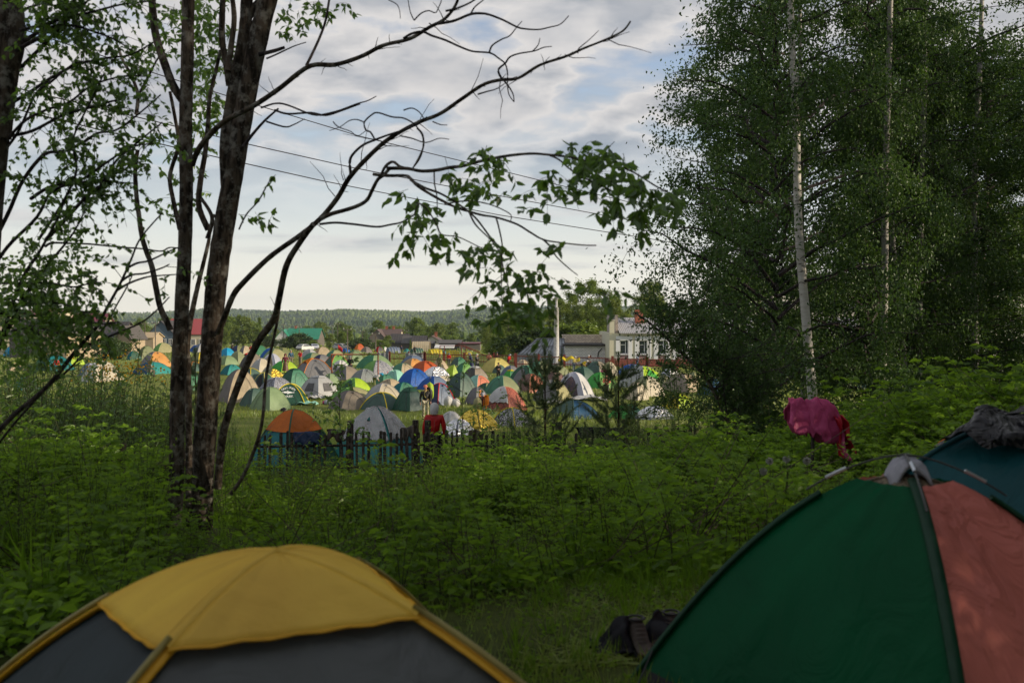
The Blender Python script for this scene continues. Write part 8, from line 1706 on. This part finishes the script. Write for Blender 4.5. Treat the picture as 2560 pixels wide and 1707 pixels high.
# rucksack of the backpacker, sacks and bags
def sack(name, loc, w_, h, mat, label, cat, seed=0, tie=True, rz=0.0):
    e = empty(name, loc, rz, label, cat); a = np.linspace(0, 2 * math.pi, 21)[:-1]; r = np.random.default_rng(seed); G = []
    for t in np.linspace(0, 1, 11): rr = w_ / 2 * (math.sin(math.pi * min(1, 0.12 + 0.86 * t)) ** 0.55) * (1 if t < .8 else 1 - (t - .8) * 3.2); G.append([(math.cos(u) * rr * (1 + .05 * math.sin(u * 6 + seed + t * 3)), math.sin(u) * rr * .85 * (1 + .05 * math.sin(u * 5 + seed)), t * h) for u in a])
    mb = MB(); mb.grid(np.array(G), 0, True); mb.build('sack', mat, e, True)
    if tie: mb = MB(); mb.tube([(math.cos(u) * w_ * .12, math.sin(u) * w_ * .10, h * .93) for u in np.linspace(0, 6.28, 9)], .012, 4); mb.build('drawstring', TRIM('dgrey'), e)
    return e
def rucksack(p, rz):
    e = empty('rucksack', p, rz, 'tall rucksack with a lime rain cover on the backpacker', 'rucksack'); n = 16; a = np.linspace(0, 2 * math.pi, n + 1)[:-1]
    def body(z0, z1, wx, wy, yo, mat, nm):
        G = [[(math.copysign(abs(math.cos(u)) ** .6, math.cos(u)) * wx * k_, yo + math.copysign(abs(math.sin(u)) ** .6, math.sin(u)) * wy * k_, z) for u in a] for z, k_ in zip(np.linspace(z0, z1, 9), (.05, .8, .95, 1, 1, 1, .95, .8, .05))]; mb = MB(); mb.grid(np.array(G), 0, True); mb.build(nm, mat, e, True)
    body(.86, 1.66, .20, .13, .24, FM('black'), 'pack'); body(.92, 1.84, .19, .15, .31, FM('lime'), 'rain_cover')
    for sx_ in (-.09, .09): mb = MB(); mb.tube([(sx_, .12, 1.0), (sx_, -.14, 1.15), (sx_, -.14, 1.35), (sx_, .0, 1.47), (sx_, .12, 1.42)], .02, 5, flat=.5); mb.build('strap', TRIM('pyellow'), e)
rucksack(bp.location, bp.rotation_euler[2] - 0.9)
g = st_.location; sack('canvas_sack', (g.x - 0.25, g.y - .38, g.z + .25), .46, .62, FM('khaki'), 'khaki canvas sack on the sitting woman\'s back', 'sack', 3)
mb = MB(); mb.tube([(0, 0, .1), (.05, 0, .3), (.1, 0, .55), (.1, 0, .75)], (.10, .15, .15, .08), 12); o = mb.build('orange_roll', FM('orange'), None, True, (g.x + .12, g.y - .33, g.z + .2)); tag(o, 'rolled orange sleeping mat beside the khaki sack', 'roll')
for reg, x, y, w_, h, c_, lb in [('f3', 945, 1385, .55, .62, 'white', 'white bundle tied at the top, left of two, beside the red trimmed tent'), ('f3', 1095, 1390, .5, .5, 'white', 'white bag right of the taller tied bundle'), ('f3', 1060, 1320, .35, .45, 'black', 'black bag leaning behind the white bags'), ('f2', 530, 1350, .35, .3, 'lav', 'small lilac bag on the grass before the windowed tent'), ('f2', 625, 1355, .42, .3, 'white', 'crumpled white bag on the grass before the windowed tent'), ('f2', 480, 1340, .25, .22, 'pink', 'small purple bundle left of the lilac bag'),
                              ('f1', 2025, 1300, .2, .42, 'pink', 'bright pink swim ring shaped bundle beside the lettered tent'), ('f1', 1950, 1345, .4, .22, 'black', 'black bag at the corner of the lettered tent'), ('f2', 770, 900, .38, .7, 'white', 'white bag standing before the striped tent'), ('f2', 1820, 660, .32, .4, 'white', 'white bag beside the mint tent'), ('f1', 900, 625, .5, .3, 'bgreen', 'green and white bundle behind the leaning limb'), ('f4', 600, 560, .5, .7, 'white', 'white bundle on a stick by the beige dome'), ('H', 430, 215, .4, .35, 'black', 'black bag in the grass above the orange cap')]:
    sack('bag', gnd(*q(reg, x, y)), w_, h, FM(c_), lb, 'bag', int(x))
for reg, x, y, w_, c_, lb in [('f2', 290, 1245, .9, 'white', 'white sheet on the grass before the windowed tent'), ('f1', 2100, 1355, 1.2, 'mint', 'pale mat on the grass right of the lettered tent'), ('f3', 1850, 1480, 1.3, 'mint', 'green and white cloth on the grass before the coral floral tent'), ('f4', 1700, 1245, 2.4, 'white', 'long white sheet spread on the grass before the printed tent'), ('f4', 1060, 1340, 1.1, 'white', 'white cloth lying on the blue green tent side'), ('f1', 1130, 1400, .8, 'white', 'white scrap in the grass before the pale olive tent'), ('f5', 2150, 1130, 1.2, 'white', 'white sheet on the grass by the dark blue tent')]:
    g = gnd(*q(reg, x, y)); n = 12; U, W = np.meshgrid(np.linspace(-1, 1, n), np.linspace(-1, 1, n)); G = np.stack([U * w_ / 2, W * w_ / 3, .10 + .10 * np.sin(U * 5 + x) * np.cos(W * 4) + .08 * np.cos(U * 2)], -1); mb = MB(); mb.grid(G); o = mb.build('ground_cloth', FM(c_), None, True, g); thick(o, .01); tag(o, lb, 'cloth')
# flags, yellow sheet over the fence, boards
def flag(reg, x, yt, yb, w_, c_, label, D=None):
    p, p0 = q(reg, x, yt), q(reg, x, yb); g = gnd(*p0); D = g[1]; h = (p0[1] - p[1]) * D / F; e = empty('pennant', g, 0, label, 'flag'); mb = MB(); mb.tube([(0, 0, 0), (0, 0, h)], .02, 5); mb.build('stick', TRIM('tan'), e); t = np.linspace(0, 1, 8)
    mb = MB(); G = np.array([[(u * w_ * (1 - v * 0.0), .05 * math.sin(u * 5), h * (1 - .55 * v) - u * h * .45) for v in (0, .5, 1)] for u in t]); mb.grid(G); thick(mb.build('cloth', FM(c_), e, True), .01)
flag('f2', 745, 170, 330, .9, 'red', 'red flag flying over the green and khaki tent'); flag('f2', 1710, 700, 800, .45, 'pink', 'small pinkish red pennant by the mint tent'); flag('f2', 1990, 965, 1120, .55, 'orange', 'orange pennant on the teal tent')
g = at(*q('f4', 1350, 430), 94); n = 20; U, W = np.meshgrid(np.linspace(-1, 1, n), np.linspace(-1, 1, 8)); mb = MB(); mb.grid(np.stack([U * 1.0, W * .8, .12 * np.sin(U * 7) - .25 * np.abs(W) ** 2 + .1 * np.cos(U * 2)], -1)); 
e = empty('yellow_canopy', (g[0], 94, gz(g[0], 94)), 0, 'yellow sheet stretched as a canopy before the brick shed', 'canopy'); o = mb.build('sheet', FM('yellow'), e, True, (0, 0, g[2] - gz(g[0], 94))); thick(o, .02)
for sx_ in (-.95, .95): mb = MB(); mb.tube([(sx_, 0, 0), (sx_, 0, g[2] - gz(g[0], 94))], .03, 5); mb.build('pole', TRIM('tgrey'), e)
def clearing_boards():
    p = at(330, 1290, 11.5); z = gz(p[0], 11.5); e = empty('board_pile', (p[0], 11.5, z), 0.3, 'old dark boards leaning in the undergrowth left of the trunks', 'boards')
    for i in range(5): mb = MB(); mb.box((i * 0.06, i * 0.05, 0.35), (1.3, 0.04, 0.12), rot=Matrix.Rotation(-0.5 - 0.06 * i, 3, 'Y')); mb.build('board', WOODD, e)
clearing_boards()

# ---------------------------------------------------------------- haze over the valley
hm, ht, ho = newmat('haze'); pv = ht.nodes.new('ShaderNodeVolumePrincipled')
pv.inputs['Color'].default_value = (0.68, 0.80, 0.95, 1); pv.inputs['Density'].default_value = 0.00010; pv.inputs['Anisotropy'].default_value = 0.2
ht.links.new(pv.outputs[0], ho.inputs['Volume'])
mb = MB(); mb.box((0, 2190, 0), (12000, 4460, 150)); tag(mb.build('haze', hm), kind='stuff')
